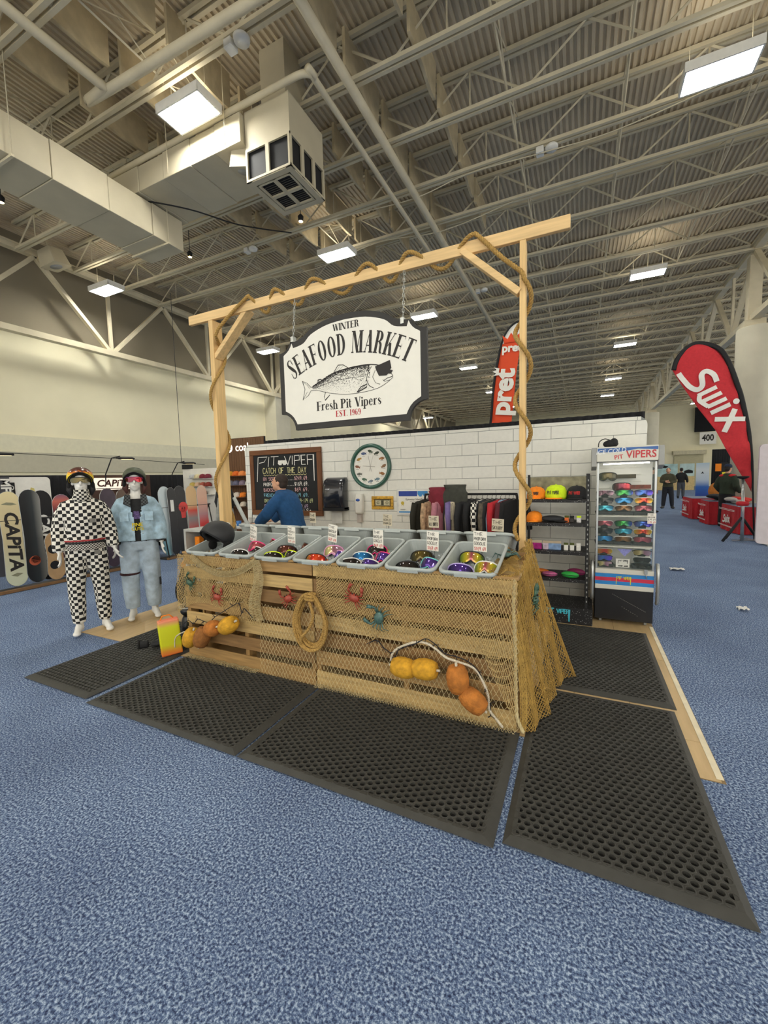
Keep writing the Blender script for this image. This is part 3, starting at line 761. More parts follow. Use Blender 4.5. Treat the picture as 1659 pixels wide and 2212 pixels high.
# ---------------------------------------------------------------- chalkboard
cb = thing('chalkboard', 'large wood framed chalkboard menu hanging on the brick display wall', 'chalkboard', (-4.49, WY-.03, 1.05))
FW = wood('walnut_frame', '#6f4423', stretch=(3, 20, 20)); FW2 = wood('walnut_frame_upright', '#6a4020', stretch=(20, 20, 3))
x0, x1, z0, z1 = -5.235, -3.745, 1.045, 2.16
b = MB(); b.bx(x0+.05, x1-.05, WY-.03, WY-.006, z0+.05, z1-.05); part('slate', b, mat('slate_black', '#17191c', rough=.8, var=.25, scale=4), cb)
for nm, (a, c, d, e), m in (('frame_rail', (x0, x1, z0, z0+.085), FW), ('frame_rail', (x0, x1, z1-.085, z1), FW), ('frame_stile', (x0, x0+.085, z0+.085, z1-.085), FW2), ('frame_stile', (x1-.085, x1, z0+.085, z1-.085), FW2)):
    b = MB(); b.bx(a, c, WY-.045, WY-.006, d, e); bevel(part(nm, b, m, cb), .006, 1)
CM = wallM((x0+x1)/2, WY-.0315, (z0+z1)/2)
CH = {k: mat('chalk_'+k, v, rough=.95, var=.15, scale=80) for k, v in dict(white='#e8e6e0', yellow='#cfc995', pink='#cfa6a8', blue='#7db6c9', green='#bcc493', mauve='#b09cba').items()}
def viper(mb, w_, h, mi, M, th=.02, ox=0, oy=0):
    """angular wordmark with long drips at both ends"""
    s = w_/20
    L = [[(.2, -6), (.9, 4), (4.2, 4), (3.0, 2), (1.2, 1.6)], [(4.8, 4), (4.4, 0)], [(5.5, 4), (8.2, 4)], [(6.6, 4), (6.3, .5)], [(10.2, 4), (11.3, .5), (12.3, 4)], [(12.9, 4), (12.8, .5)], [(13.5, .2), (13.6, 4), (15.2, 4), (15.2, 2.2), (13.7, 2)], [(17.2, 4), (15.8, 4), (15.9, .4), (17.2, .4)], [(15.9, 2.2), (17, 2.2)], [(17.8, .2), (17.8, 4), (19.8, 4), (19.8, -6)], [(17.9, 2.2), (19.4, 2.2)]]
    for p in L: mb.stroke([(ox+(a-10)*s, oy+c*h/10) for a, c in p], th, mi, M)
b = MB(); viper(b, 1.22, .42, 0, CM, .012, 0, .27); b.flat([(-.13, .315), (-.12, .37), (.05, .37), (.06, .315), (.03, .29), (-.015, .29), (-.035, .325), (-.055, .29), (-.1, .29)], 0, CM)
part('wordmark', b, CH['white'], cb)
random.seed(5)
lines = [('CATCH OF THE DAY', .25, .095, 'yellow', -.44, .9), ]
b = MB(); scrawl(b, 'CATCH OF THE DAY', .09, .92, .011, 0, CM, -.46, .155); b.stroke([(-.45+.03*i, .125+.008*(-1)**i) for i in range(31)], .008, 0, CM); part('chalk_line', b, CH['yellow'], cb)
for k, (s, pr_, c) in enumerate((('BN 5000', '$249.69.', 'pink'), ('PROFORM', '$169.69.', 'white'), ('BACKSLAP', '$69.69.', 'pink'), ('FRENCH FRY', '$49.69.', 'blue'), ('ORIGINALS', '$79.69-179.69', 'green'), ('BRAINSTORM', '$119.69.', 'mauve'))):
    y = .035-.093*k; b = MB()
    scrawl(b, s, .055, min(.055*len(s)*.72, .42), .008, 0, CM, -.46, y); wd = .3 if len(pr_) < 10 else .42
    q_ = MB(); scrawl(q_, pr_, .06, wd, .008, 0, CM, .5-wd+(.06 if len(pr_) > 9 else 0), y); part('chalk_price', q_, CH[c], cb)
    d_ = MB()
    for t in range(14):
        xx = -.46+min(.055*len(s)*.72, .42)+.02+.03*t
        if xx < .5-wd-.03: d_.flat([(xx, y), (xx+.01, y), (xx+.01, y+.008), (xx, y+.008)], 0, CM)
    if d_.v: part('leader_dots', d_, CH['white'], cb)['kind'] = 'stuff'
    part('chalk_line', b, CH[c], cb)
b = MB(); scrawl(b, '*ASK ABOUT SPECIALS*', .065, 1.06, .009, 0, CM, -.53, -.505+.0); b.stroke([(-.45, -.525), (.45, -.52)], .006, 0, CM); part('chalk_line', b, CH['white'], cb)
b = MB(); scrawl(b, 'IN OUR DEVICE', .045, .7, .007, 0, CM, -.35, -.49-.055+.0)
part('chalk_line', b, CH['yellow'], cb) if False else None

# ---------------------------------------------------------------- wall clock
clk = thing('wall_clock', 'round clock with dark green rim and fish pictures for hours', 'clock', (-2.872, WY-.01, 1.475))
KM = wallM(-2.872, WY-.0045, 1.815)
b = MB(); prof = [(.285, .0), (.285, .02), (.30, .042), (.325, .046), (.34, .03), (.345, 0)]
b.lathe(prof, 48, M=KM); part('rim', b, mat('clock_green', '#2f5c50', rough=.3, var=.08, coat=.3), clk)
b = MB(); b.lathe([(.29, .0), (.29, .012)], 48, M=KM, smooth=False); part('dial', b, M_WHITE, clk)
FC = ['#4b5a4a', '#3b4438', '#a8784f', '#8a6a4e', '#9b6b3f', '#6f8894', '#7d8a95', '#55705f', '#6d6f68', '#8a5a44', '#b38b45', '#4e5f86']
for h in range(12):
    a = PI/2-2*PI*h/12; cx, cy = .225*math.cos(a), .225*math.sin(a); b = MB(); dr = jit(.5); q = []
    c_, s_ = math.cos(dr), math.sin(dr)
    pts = [(-.045, .004), (-.02, .02), (.015, .024), (.03, .01), (.05, .022), (.045, 0), (.05, -.018), (.028, -.008), (.0, -.022), (-.03, -.014)]
    sg = -1 if 1 <= h <= 6 else 1
    b.flat([(cx+sg*(x*c_-y*s_), cy+x*s_+y*c_) for x, y in pts], 0, KM, z=.0135)
    part('fish_picture', b, mat('clock_fish_%d' % h, FC[h], rough=.7, var=.4, scale=60), clk)
    b = MB(); b.flat([(cx-.025, cy-.038), (cx+.025, cy-.038), (cx+.025, cy-.034), (cx-.025, cy-.034)], 0, KM, z=.0135); part('hour_caption', b, M_INK, clk)
for ang, L, w_ in ((101, .165, .005), (72, .17, .003), (175, .13, .006)):
    b = MB(); a = math.radians(ang); b.stroke([(-.08*math.cos(a), -.08*math.sin(a)), (L*math.cos(a), L*math.sin(a))], w_, 0, KM, z=.018); part('hand', b, mat('clock_hand', '#8e8a80', rough=.4), clk)

# ---------------------------------------------------------------- towel and soap dispensers, frames
td = thing('towel_dispenser', 'glossy black paper towel dispenser on the brick wall', 'dispenser', (-3.46, WY, .95))
b = MB(); x0, x1, z0, z1 = -3.645, -3.275, 1.165, 1.66
rings = []
for t in range(13):
    f = t/12; z = z0+(z1-z0)*f; dep = .16+.05*math.sin(PI*min(f*1.15, 1))
    if f > .8: dep *= math.sqrt(max(1-((f-.8)/.2)**2*.8, .05))
    wd = (x1-x0)/2*(1 if f < .9 else 1-.1*(f-.9)/.1)
    rings.append([((x0+x1)/2+px_*wd*2, WY-.004-(.5-py_)*dep*1.0, z) for px_, py_ in rrect(1, 1, .18, 4)])
b.loft(rings); part('cover', b, mat('smoked_plastic', '#20232c', rough=.18, var=.1, coat=.4), td)
b = MB(); b.bx(x0+.1, x1-.08, WY-.09, WY-.085, .94, 1.17); part('paper_towel', b, mat('paper_grey', '#cfcfca', rough=.9), td)
b = MB(); b.bx(x0, x1, WY-.19, WY-.004, z0-.02, z0+.03); part('base_lip', b, M_BLACK, td)
sd = thing('soap_dispenser', 'white soap dispenser with blue oval badge on the brick wall', 'dispenser', (-3.06, WY, .96))
b = MB(); rings = []
for t in range(11):
    f = t/10; z = 1.1+.3*f; wd = .072*(1 if .15 < f < .9 else .85); dep = .1*(1 if f < .9 else .8)
    rings.append([(-3.062+px_*wd*2, WY-.004-(.5-py_)*dep, z) for px_, py_ in rrect(1, 1, .3, 4)])
b.loft(rings); part('housing', b, mat('ivory_plastic', '#dcdad2', rough=.35, var=.03), sd)
b = MB(); b.ell((-3.06, WY-.104, 1.31), (.036, .006, .022)); part('badge', b, mat('badge_blue', '#2f56a8', rough=.3), sd)
b = MB(); b.bx(-3.1, -3.03, WY-.07, WY-.01, .965, 1.1); part('drip_guard', b, mat('drip_grey', '#b8aea6', rough=.5), sd)
df = thing('framed_banknote', 'dollar bill in a golden ornate frame on the brick wall', 'picture', (-2.687, WY, 1.165))
M_GOLD = mat('gilt_frame', '#c79a35', rough=.35, metal=.3, var=.3, scale=30)
x0, x1, z0, z1 = -2.868, -2.506, 1.165, 1.364
for nm, (a, c, d, e) in (('frame_rail', (x0, x1, z0, z0+.045)), ('frame_rail', (x0, x1, z1-.045, z1)), ('frame_stile', (x0, x0+.045, z0+.045, z1-.045)), ('frame_stile', (x1-.045, x1, z0+.045, z1-.045))):
    b = MB(); b.bx(a, c, WY-.025, WY-.004, d, e); bevel(part(nm, b, M_GOLD, df), .008, 2)
b = MB(); b.bx(x0+.04, x1-.04, WY-.013, WY-.004, z0+.04, z1-.04); part('mount', b, mat('mount_brown', '#5d4a2a', rough=.8), df)
b = MB(); b.bx(x0+.06, x1-.06, WY-.0155, WY-.013, z0+.055, z1-.055); part('banknote', b, mat('banknote_paper', '#c9c3a2', rough=.8, var=.2, scale=60), df)
b = MB(); BM = wallM((x0+x1)/2, WY-.016, (z0+z1)/2)
b.flat([(-.022, -.035), (.022, -.035), (.022, .035), (-.022, .035)], 0, BM)
for sx_ in (-.075, .075): b.stroke(arc(sx_, 0, .02, 0, 360, 14), .006, 0, BM); b.stroke([(sx_, -.012), (sx_, .012)], .008, 0, BM)
b.stroke([(-.115, -.04), (.115, -.04), (.115, .04), (-.115, .04), (-.115, -.04)], .005, 0, BM); part('engraving', b, mat('banknote_ink', '#4c4a38', rough=.8), df)
ce = thing('certificate', 'blue banded certificate in a pale frame on the brick wall', 'certificate', (-2.19, WY, 1.07))
x0, x1, z0, z1 = -2.45, -1.93, 1.075, 1.468
b = MB(); b.bx(x0, x1, WY-.02, WY-.004, z0, z1); bevel(part('frame', b, mat('pale_frame', '#d9dad6', rough=.4), ce), .004, 1)
b = MB(); b.bx(x0+.03, x1-.03, WY-.0215, WY-.02, z0+.03, z1-.02); part('paper', b, M_WHITE, ce)
EM = wallM((x0+x1)/2, WY-.0222, (z0+z1)/2)
b = MB(); b.flat([(-.225, .09), (.065, .09), (.065, .165), (-.225, .165)], 0, EM); part('navy_band', b, mat('print_navy', '#27439b', rough=.6), ce)
b = MB(); b.flat([(.07, .165), (.07, .12), (.1, .085), (.13, .085), (.15, .12), (.17, .085), (.2, .09), (.225, .13), (.225, .165)], 0, EM); b.flat([(-.225, -.15), (.225, -.15), (.225, -.13), (-.225, -.13)], 0, EM); part('blue_goggle_print', b, mat('print_blue', '#3f8fd0', rough=.6), ce)
b = MB(); text(b, 'Eyewear Handler', .042, 0, EM @ Matrix.Translation((.03, .045, 0)), bold=.01); viper(b, .07, .06, 0, EM, .005, .03, -.03)
for (xa, ya, l_) in ((-.2, -.1, .09), (-.2, -.11, .07), (.0, -.07, .1), (-.03, -.11, .06), (.08, -.11, .06), (-.05, .02, .2)): b.stroke([(xa, ya), (xa+l_, ya)], .004, 0, EM)
part('print', b, M_INK, ce)
b = MB(); b.flat(arc(-.165, -.01, .026, 0, 330, 12), 0, EM); b.flat([(-.185, -.06), (-.165, -.03), (-.145, -.06), (-.155, -.02), (-.175, -.02)], 0, EM); part('rosette', b, mat('rosette_gold', '#c9b23c', rough=.6), ce)
# ---------------------------------------------------------------- grey tubs
M_TUB = mat('grey_tub_plastic', '#9fa7a6', rough=.4, var=.06, scale=12); M_TUBR = mat('grey_tub_rim', '#aeb6b5', rough=.35, var=.04)
TW, TL, TD = .388, .53, .095
def tub_proto():
    r = thing('bus_tub', '', 'tub')
    b = MB(); ro = []
    for w_, l_, z in ((TW-.03, TL-.03, 0), (TW-.075, TL-.075, -TD), (TW-.081, TL-.081, -TD+.004), (TW-.036, TL-.036, 0)):
        ro.append([(x, TL/2+y, z) for x, y in rrect(w_, l_, .045, 4)])
    n = len(ro[0])
    vs = [p for q in ro for p in q]; fs = []
    for i in (0, 2):
        for j in range(n): fs.append((i*n+j, i*n+(j+1) % n, (i+1)*n+(j+1) % n, (i+1)*n+j))
    fs += [tuple(range(2*n-1, n-1, -1)), tuple(range(2*n, 3*n))]
    b.add(vs, fs, 0, smooth=False); part('basin', b, M_TUB, r, True)
    b = MB(); prof = [(.0, -.004), (.0, .004), (-.006, .008), (-.018, .008), (-.019, .0)]
    rg = []
    for d, z in ((-.036, 0), (-.034, .007), (-.02, .009), (-.004, .006), (0, -.002), (-.002, -.016), (-.006, -.016), (-.006, -.001)):
        rg.append([(x, TL/2+y, z) for x, y in rrect(TW+d, TL+d, .055, 5)])
    b.loft(rg, cap=False); part('rim', b, M_TUBR, r, True)
    for y, s in ((0, -1), (TL, 1)):
        b = MB(); b.bx(-.075, .075, y+s*.001-.006, y+s*.001+.006, -.024, -.004); part('handle', b, M_TUBR, r, True)
    return r
t0 = tub_proto(); TA = math.radians(13.5)
TN = ['holding a black helmet', 'holding white and pink goggles', 'holding neon yellow framed goggles', 'holding red mirrored and pink goggles', 'holding blue, white and pink goggles', 'holding black and purple goggles', 'holding yellow mirrored goggles, nearest the right post']
for i, x in enumerate(TUBX):
    o = t0 if i == 0 else copy_tree(t0)
    o.location = (x, 2.575, 1.012); o.rotation_euler = (TA, 0, 0); o['label'] = 'grey plastic tub on the counter front row, '+TN[i]; o['group'] = 'grey tubs in the front row'
for i, x in enumerate(TUBX):
    o = copy_tree(t0, (x+.0, 3.235, 1.19), rot=(-TA, 0, 0), group='grey tubs in the back row')
    o['label'] = 'grey plastic tub in the back row, %s from the left' % ('first', 'second', 'third', 'fourth', 'fifth', 'sixth', 'last')[i]
bl = thing('tub_support', 'pine rail holding up the back row of tubs', 'rail', (-1.85, 3.3, 1.0))
b = MB(); b.bx(-3.3, -.5, 3.3, 3.34, 1.007, 1.07); part('rail', b, W1, bl)
for x in (-3.2, -1.85, -.55):
    b = MB(); b.bx(x-.02, x+.02, 3.345, 3.4, .5, 1.05); part('upright', b, W4, bl)
def in_tub(i, u, v, h=.0):
    """point in front tub i: u across, v along, h above the basin floor"""
    z = -TD+.004+h
    return (TUBX[i]+u, 2.575+v*math.cos(TA)-z*math.sin(TA), 1.012+v*math.sin(TA)+z*math.cos(TA))

# ---------------------------------------------------------------- goggles
def lens_outline(w=.085, h=.043, notch=.024, n=40):
    out = []
    for i in range(n):
        a = 2*PI*i/n; c, s = math.cos(a), math.sin(a)
        x = w*math.copysign(abs(c)**.62, c); z = h*math.copysign(abs(s)**.7, s)
        if s < 0: z += notch*math.exp(-(x/.024)**2)
        out.append((x, z))
    return out
def cury(x, w=.085, d=.042): return d*(abs(x)/w)**2
def goggle_meshes(lens, frame, foam, strap):
    O = lens_outline(); n = len(O); b = MB(); vs = []; fs = []
    for k, s in enumerate((1, .7, .4, .12)):
        for x, z in O: vs.append((x*s, cury(x*s)-.006*(1-s*s), z*s+(.004*(1-s))))
    for k in range(3):
        for j in range(n): fs.append((k*n+j, k*n+(j+1) % n, (k+1)*n+(j+1) % n, (k+1)*n+j))
    fs.append(tuple(3*n+j for j in range(n)))
    b.add(vs, fs, 0, smooth=True); me = [('lens', b.mesh('lens', lens))]
    b = MB(); b.tube([(x*1.03, cury(x)+.004, z*1.05) for x, z in O], .0062, 5, closed=True); me.append(('frame', b.mesh('frame', frame)))
    b = MB(); rg = [[(x*.99, cury(x)+.006, z*.99) for x, z in O], [(x*.97, cury(x)+.03, z*.98+.001) for x, z in O], [(x*.9, cury(x)+.032, z*.85) for x, z in O]]
    b.loft(rg, cap=False); me.append(('foam', b.mesh('foam', foam)))
    b = MB(); P = bez([(-.088, .045, 0), (-.09, .08, .004), (-.06, .115, 0), (0, .125, -.006), (.06, .115, 0), (.09, .08, .004), (.088, .045, 0)], 4); rg = []
    for p in P: rg.append([(p.x, p.y, p.z-.02), (p.x*.96, p.y-.003, p.z-.02), (p.x*.96, p.y-.003, p.z+.02), (p.x, p.y, p.z+.02)])
    b.loft(rg, smooth=False); me.append(('strap', b.mesh('strap', strap)))
    return me
LENS = {}
def lens_mat(name, stops):
    return ramp_mat('lens_'+name, stops, 'Generated', (1, 0, 0), rough=.1, metal=.55, coat=.5)
L_YG = lens_mat('yellow_green', [(0, '#5c8a2a'), (.3, '#d8c62e'), (.5, '#b04a6a'), (.75, '#d8c62e'), (1, '#5c9a30')]); L_RED = lens_mat('red', [(0, '#d8a02a'), (.4, '#d62a1c'), (.6, '#ff5a2a'), (1, '#b01616')])
L_PUR = lens_mat('purple', [(0, '#2a2050'), (.5, '#5a3aa0'), (1, '#2a2350')]); L_BLU = lens_mat('blue', [(0, '#16305c'), (.5, '#2f8ed8'), (1, '#14284c')]); L_BLK = lens_mat('smoke', [(0, '#16161a'), (.5, '#3a3230'), (1, '#141416')])
L_BRN = lens_mat('brown', [(0, '#3a1e18'), (.5, '#6a3428'), (1, '#2a1614')]); L_CLR = lens_mat('pale_yellow', [(0, '#b8a860'), (.4, '#e8dca0'), (.6, '#a06a80'), (1, '#c8a8b8')]); L_OLV = lens_mat('olive', [(0, '#3c3a1e'), (.5, '#6a5a26'), (1, '#2e2c1c')])
L_PNK = lens_mat('rose', [(0, '#8a4a5a'), (.5, '#c8606a'), (1, '#7a3a4a')]); L_TEA = lens_mat('teal', [(0, '#1e5a78'), (.5, '#48c8d8'), (1, '#2a6a98')]); L_GRN = lens_mat('green', [(0, '#1a4a48'), (.4, '#4ac84a'), (.7, '#2a8a4a'), (1, '#3a3ac8')]); L_FIR = lens_mat('fire', [(0, '#d8c02a'), (.4, '#e8501c'), (.65, '#d82a1c'), (1, '#f0d02a')])
L_VIO = lens_mat('violet_blue', [(0, '#5a3a8a'), (.35, '#4a8ae8'), (.6, '#3a4ab8'), (1, '#6a3ae0')]); L_MAU = lens_mat('mauve', [(0, '#d8a8b8'), (.4, '#6a4050'), (.7, '#4a3038'), (1, '#b890a0')]); L_BRZ = lens_mat('bronze', [(0, '#4a2e18'), (.5, '#9a6a30'), (1, '#3a2414')]); L_SKY = lens_mat('sky', [(0, '#2a6aa8'), (.5, '#38a8e8'), (1, '#1a3a6a')])
L_CRM = lens_mat('crimson', [(0, '#4a1620'), (.5, '#8a1a3a'), (.85, '#d82a3a'), (1, '#5a1218')])
def plastic(n, c): return mat('plastic_'+n, c, rough=.35, var=.05)
F_W = plastic('white', '#eceae6'); F_K = plastic('black', '#17181b'); F_P = plastic('hot_pink', '#e8287a'); F_Y = plastic('neon_yellow', '#d8ee1e'); F_M = plastic('magenta', '#7a2a6a'); F_T = plastic('aqua', '#7accd0'); F_PK = plastic('pale_pink', '#e09ac8'); F_O = plastic('orange', '#f06a1a'); F_C = plastic('coral', '#f07060'); F_N = plastic('navy', '#25306a'); F_L = plastic('lilac', '#b8a8e0')
S_K = mat('strap_black', '#1b1b1e', rough=.9); S_R = mat('strap_red', '#d83a30', rough=.9)
def goggle(i, u, v, lens, frame, foam, strap, label, rx=-.75, rz=0, ry=0, h=.05):
    o = thing('ski_goggles', label, 'goggles', in_tub(i, u, v, h), group='goggles in the counter tubs', rot=(TA+rx, ry, rz))
    for nm, me in goggle_meshes(lens, frame, foam, strap):
        p = bpy.data.objects.new(nm, me); COL.objects.link(p); p.parent = o
    return o
random.seed(21)
G = [(1, -.07, .115, L_BLK, F_W, F_K, F_W, 'white framed goggles with a smoke lens at the front of the second tub', .3), (1, .075, .19, L_BLK, F_W, F_K, F_K, 'white framed goggles with dark lens leaning on the right side of the second tub', -.3), (1, -.03, .30, L_PNK, F_P, F_K, F_P, 'hot pink goggles in the middle of the second tub', .1), (1, .09, .38, L_BRN, F_P, F_K, F_P, 'hot pink strapped goggles at the back of the second tub', -.5),
     (2, -.085, .11, L_BLK, F_Y, F_K, F_Y, 'neon yellow goggles lying low at the front of the third tub', .35), (2, .07, .16, L_BLK, F_Y, F_K, F_K, 'neon yellow framed goggles facing forward in the third tub', -.15), (2, -.04, .26, L_BRN, F_K, F_K, F_W, 'black goggles with brown lens in the middle of the third tub', .4), (2, .09, .33, L_BRN, F_K, F_K, F_K, 'black goggles with brown lens at the back of the third tub', -.5),
     (3, -.06, .13, L_RED, F_K, F_K, F_O, 'red mirrored goggles at the front of the fourth tub', .2), (3, .0, .31, L_CLR, F_PK, F_K, F_PK, 'pale pink goggles with clear yellow lens in the fourth tub', .15), (3, .1, .22, L_PUR, F_PK, F_K, F_W, 'lilac framed goggles leaning right in the fourth tub', -.5),
     (4, -.08, .22, L_BLU, F_W, F_K, F_C, 'blue mirrored goggles with white frame and coral strap in the fifth tub', .25), (4, .03, .105, L_PUR, F_W, F_N, F_W, 'white goggles with navy lens at the front edge of the fifth tub', -.15), (4, -.03, .37, L_BLK, F_P, F_K, F_Y, 'pink goggles with yellow strap at the back of the fifth tub', .1), (4, .095, .24, L_PUR, F_P, F_K, F_Y, 'pink goggles with yellow strap at the right of the fifth tub', -.2), (4, -.115, .095, L_BLK, F_W, F_K, F_K, 'small white framed goggles in the front left corner of the fifth tub', .5),
     (5, -.02, .31, L_OLV, F_K, F_O, F_K, 'black goggles with olive lens and orange foam in the sixth tub', .1), (5, -.06, .11, L_BLK, F_K, F_K, F_L, 'all black goggles with lilac strap at the front of the sixth tub', .2), (5, .085, .19, L_PUR, F_T, F_M, F_M, 'purple goggles with aqua nose edge in the sixth tub', -.25),
     (6, -.045, .34, L_YG, F_K, F_K, F_K, 'yellow green mirrored goggles at the back of the last tub', .1), (6, -.07, .13, L_PUR, F_L, F_K, F_W, 'purple mirrored goggles with white strap at the front of the last tub', .2), (6, .085, .19, L_YG, F_W, F_K, S_R, 'yellow mirrored goggles with white frame and red strap in the last tub', -.12)]
for (i, u, v, le, fr, fo, st, lab, rz) in G: goggle(i, u, v, le, fr, fo, st, lab, rz=rz, ry=jit(.12))
# crushed ice under the goggles
M_ICE = mat('plastic_ice', '#dfe6e8', rough=.1, var=.1, trans=.5)
for i in range(7):
    b = MB()
    for k in range(70):
        p = in_tub(i, random.uniform(-.13, .13), random.uniform(.06, .46), .008); s = random.uniform(.006, .012)
        b.box(p, (s*2, s*1.6, s*1.4), 0, (random.random()*3, random.random()*3, 0))
    tag(b.build('acrylic_ice', M_ICE), 'clear acrylic ice chips on the floor of the %s front tub' % ('first', 'second', 'third', 'fourth', 'fifth', 'sixth', 'last')[i], 'ice', 'acrylic ice in the tubs', 'stuff')
# helmet in the first tub
def helmet_shell(mb, R=.125, mi=0, M=None, sx=1.0, sy=1.12, sz=.95, low=-.55):
    n, k = 28, 12; vs = []; fs = []
    for j in range(k+1):
        t = j/k
        for i in range(n):
            a = 2*PI*i/n; front = max(0, -math.sin(a))       # face opening towards -y
            lo = low+.95*front**1.2
            ph = PI/2-(PI/2-math.asin(max(-.95, lo)))*t
            vs.append((R*sx*math.cos(ph)*math.cos(a), R*sy*math.cos(ph)*math.sin(a), R*sz*math.sin(ph)))
    for j in range(k):
        for i in range(n): fs.append((j*n+i, (j+1)*n+i, (j+1)*n+(i+1) % n, j*n+(i+1) % n))
    mb.add(vs, fs, mi, M, True)
    return [vs[k*n+i] for i in range(n)]
def helmet(name, label, loc, rot, m, liner, parent=None, R=.125, straps=None):
    h = thing(name, label, 'helmet', loc, rot=rot) if parent is None else None
    if h is None:
        h = bpy.data.objects.new(name, None); COL.objects.link(h); h.parent = parent; h.location = loc; h.rotation_euler = rot
    b = MB(); ring = helmet_shell(b, R); o = part('shell', b, m, h, True); s = o.modifiers.new('s', 'SOLIDIFY'); s.thickness = .012
    b = MB(); helmet_shell(b, R*.9, low=-.65); o = part('liner', b, liner, h, True); s = o.modifiers.new('s', 'SOLIDIFY'); s.thickness = .03
    b = MB(); b.tube(ring, .006, 5, closed=True); part('edge_trim', b, M_BLACK, h, True)
    for s_ in (-1, 1):
        b = MB(); b.ell((s_*R*.86, .02, -R*.72), (.022, .045, .05)); part('ear_pad', b, liner, h, True)
    return h
hm = helmet('snow_helmet', 'matt black snow helmet resting in the first tub on the left', in_tub(0, -.0, .25, .165), (TA-.25, 0, -.2), mat('helmet_black', '#232427', rough=.55, var=.1), mat('helmet_liner', '#0c0c0d', rough=.95), R=.142)
b = MB(); b.tube([(.1, -.02, .07), (.12, -.02, .05)], .004, 6); part('vent_stud', b, M_TUBR, hm, True)

# ---------------------------------------------------------------- price cards on wire stands
M_CARD = mat('price_card', '#efece3', rough=.7, var=.02); M_CINK = mat('marker_black', '#23211f', rough=.7); M_CRED = mat('marker_red', '#c23a3a', rough=.7); M_CARD2 = mat('price_card_kraft', '#c9bfa9', rough=.7)
def card(x, y, z, w_, h, lines, price, label, tilt=0, yaw=-.25, m=None, lean=0, group='price cards on the front tubs'):
    o = thing('price_card', label, 'sign', (x, y, z-h/2-.12), group=group)
    Mx = Tm((0, 0, .12+h/2), (PI/2-lean, tilt, 0)); Mx = Matrix.Rotation(yaw, 4, 'Z') @ Tm((0, 0, .12+h/2)) @ Matrix.Rotation(tilt, 4, 'Y') @ Matrix.Rotation(PI/2, 4, 'X')
    b = MB(); b.prism([(-w_/2, -h/2), (w_/2, -h/2), (w_/2, h/2), (-w_/2, h/2)], -.0015, .0015, M=Mx); part('card', b, m or M_CARD, o, True)
    n = len(lines)+(1 if price else 0); lh = h/(n+.3); Mt = Mx @ Matrix.Translation((0, 0, .0019)); b = MB()
    for k, s in enumerate(lines): scrawl(b, s, lh*.62, min(w_*.88, lh*.7*len(s)), lh*.085, 0, Mt, -w_*.44, h/2-lh*(k+.95))
    part('lettering', b, M_CINK, o, True)
    if price:
        b = MB(); scrawl(b, price, lh*.72, w_*.86, lh*.1, 0, Mt, -w_*.42, -h/2+lh*.2); part('price', b, M_CRED, o, True)
    b = MB(); b.tube([(-.012, .004, 0), (-.012, .004, .14), (.012, .004, .14), (.012, .004, 0)], .0015, 4); part('wire', b, M_BLACK, o, True)
CARDS = [(0, -3.105, 1.165, ['THE', 'LITTLE', 'NUGGET'], '$99.69', 'by the black helmet in the first tub', .04), (1, -2.775, 1.14, ['THE', 'FRENCH', 'FRY', 'GOGGLE'], '$49.69', 'above the pink and white goggles', .15), (2, -2.33, 1.145, ['THE', 'FRENCH', 'FRY', 'GOGGLE'], '$49.69', 'above the neon yellow goggles', .05),
         (3, -1.895, 1.175, ['THE', 'BACKSLAP', 'GOGGLE'], '$69.69', 'above the pale pink goggles in the fourth tub', .12), (4, -1.465, 1.145, ['THE', 'BACKSLAP', 'GOGGLE'], '$69.69', 'above the pink and blue goggles in the fifth tub', 0), (5, -1.005, 1.148, ['THE', 'PROFORM', 'GOGGLE'], '$169.69', 'above the black and purple goggles in the sixth tub', .03), (6, -.647, 1.162, ['THE', 'PROFORM', 'GOGGLE'], '$169.69', 'above the yellow mirrored goggles in the last tub', 0)]
for i, x, z, ls, pr_, lab, tl in CARDS: card(x, 2.95, z+.005, .105, .148, ls, pr_, 'white handwritten price card '+lab, tl)
for x, z, w_, ls, lab in ((-2.345, 1.27, .085, ['THE', 'GRANNY'], 'standing in the back row left of the towel paper'), (-1.545, 1.265, .1, ['THE', 'WORLD', 'CHAMPION'], 'standing in the back row below the certificate'), (-1.115, 1.26, .1, ['THE', 'ALL BREED'], 'standing in the back row behind the proform card'), (-.585, 1.245, .1, ['THE', 'SKINNY'], 'standing in the back row left of the right post')):
    card(x, 3.305, z, w_, .1, ls, None, 'kraft handwritten name card '+lab, jit(.05), m=M_CARD2, group='name cards on the back tubs')
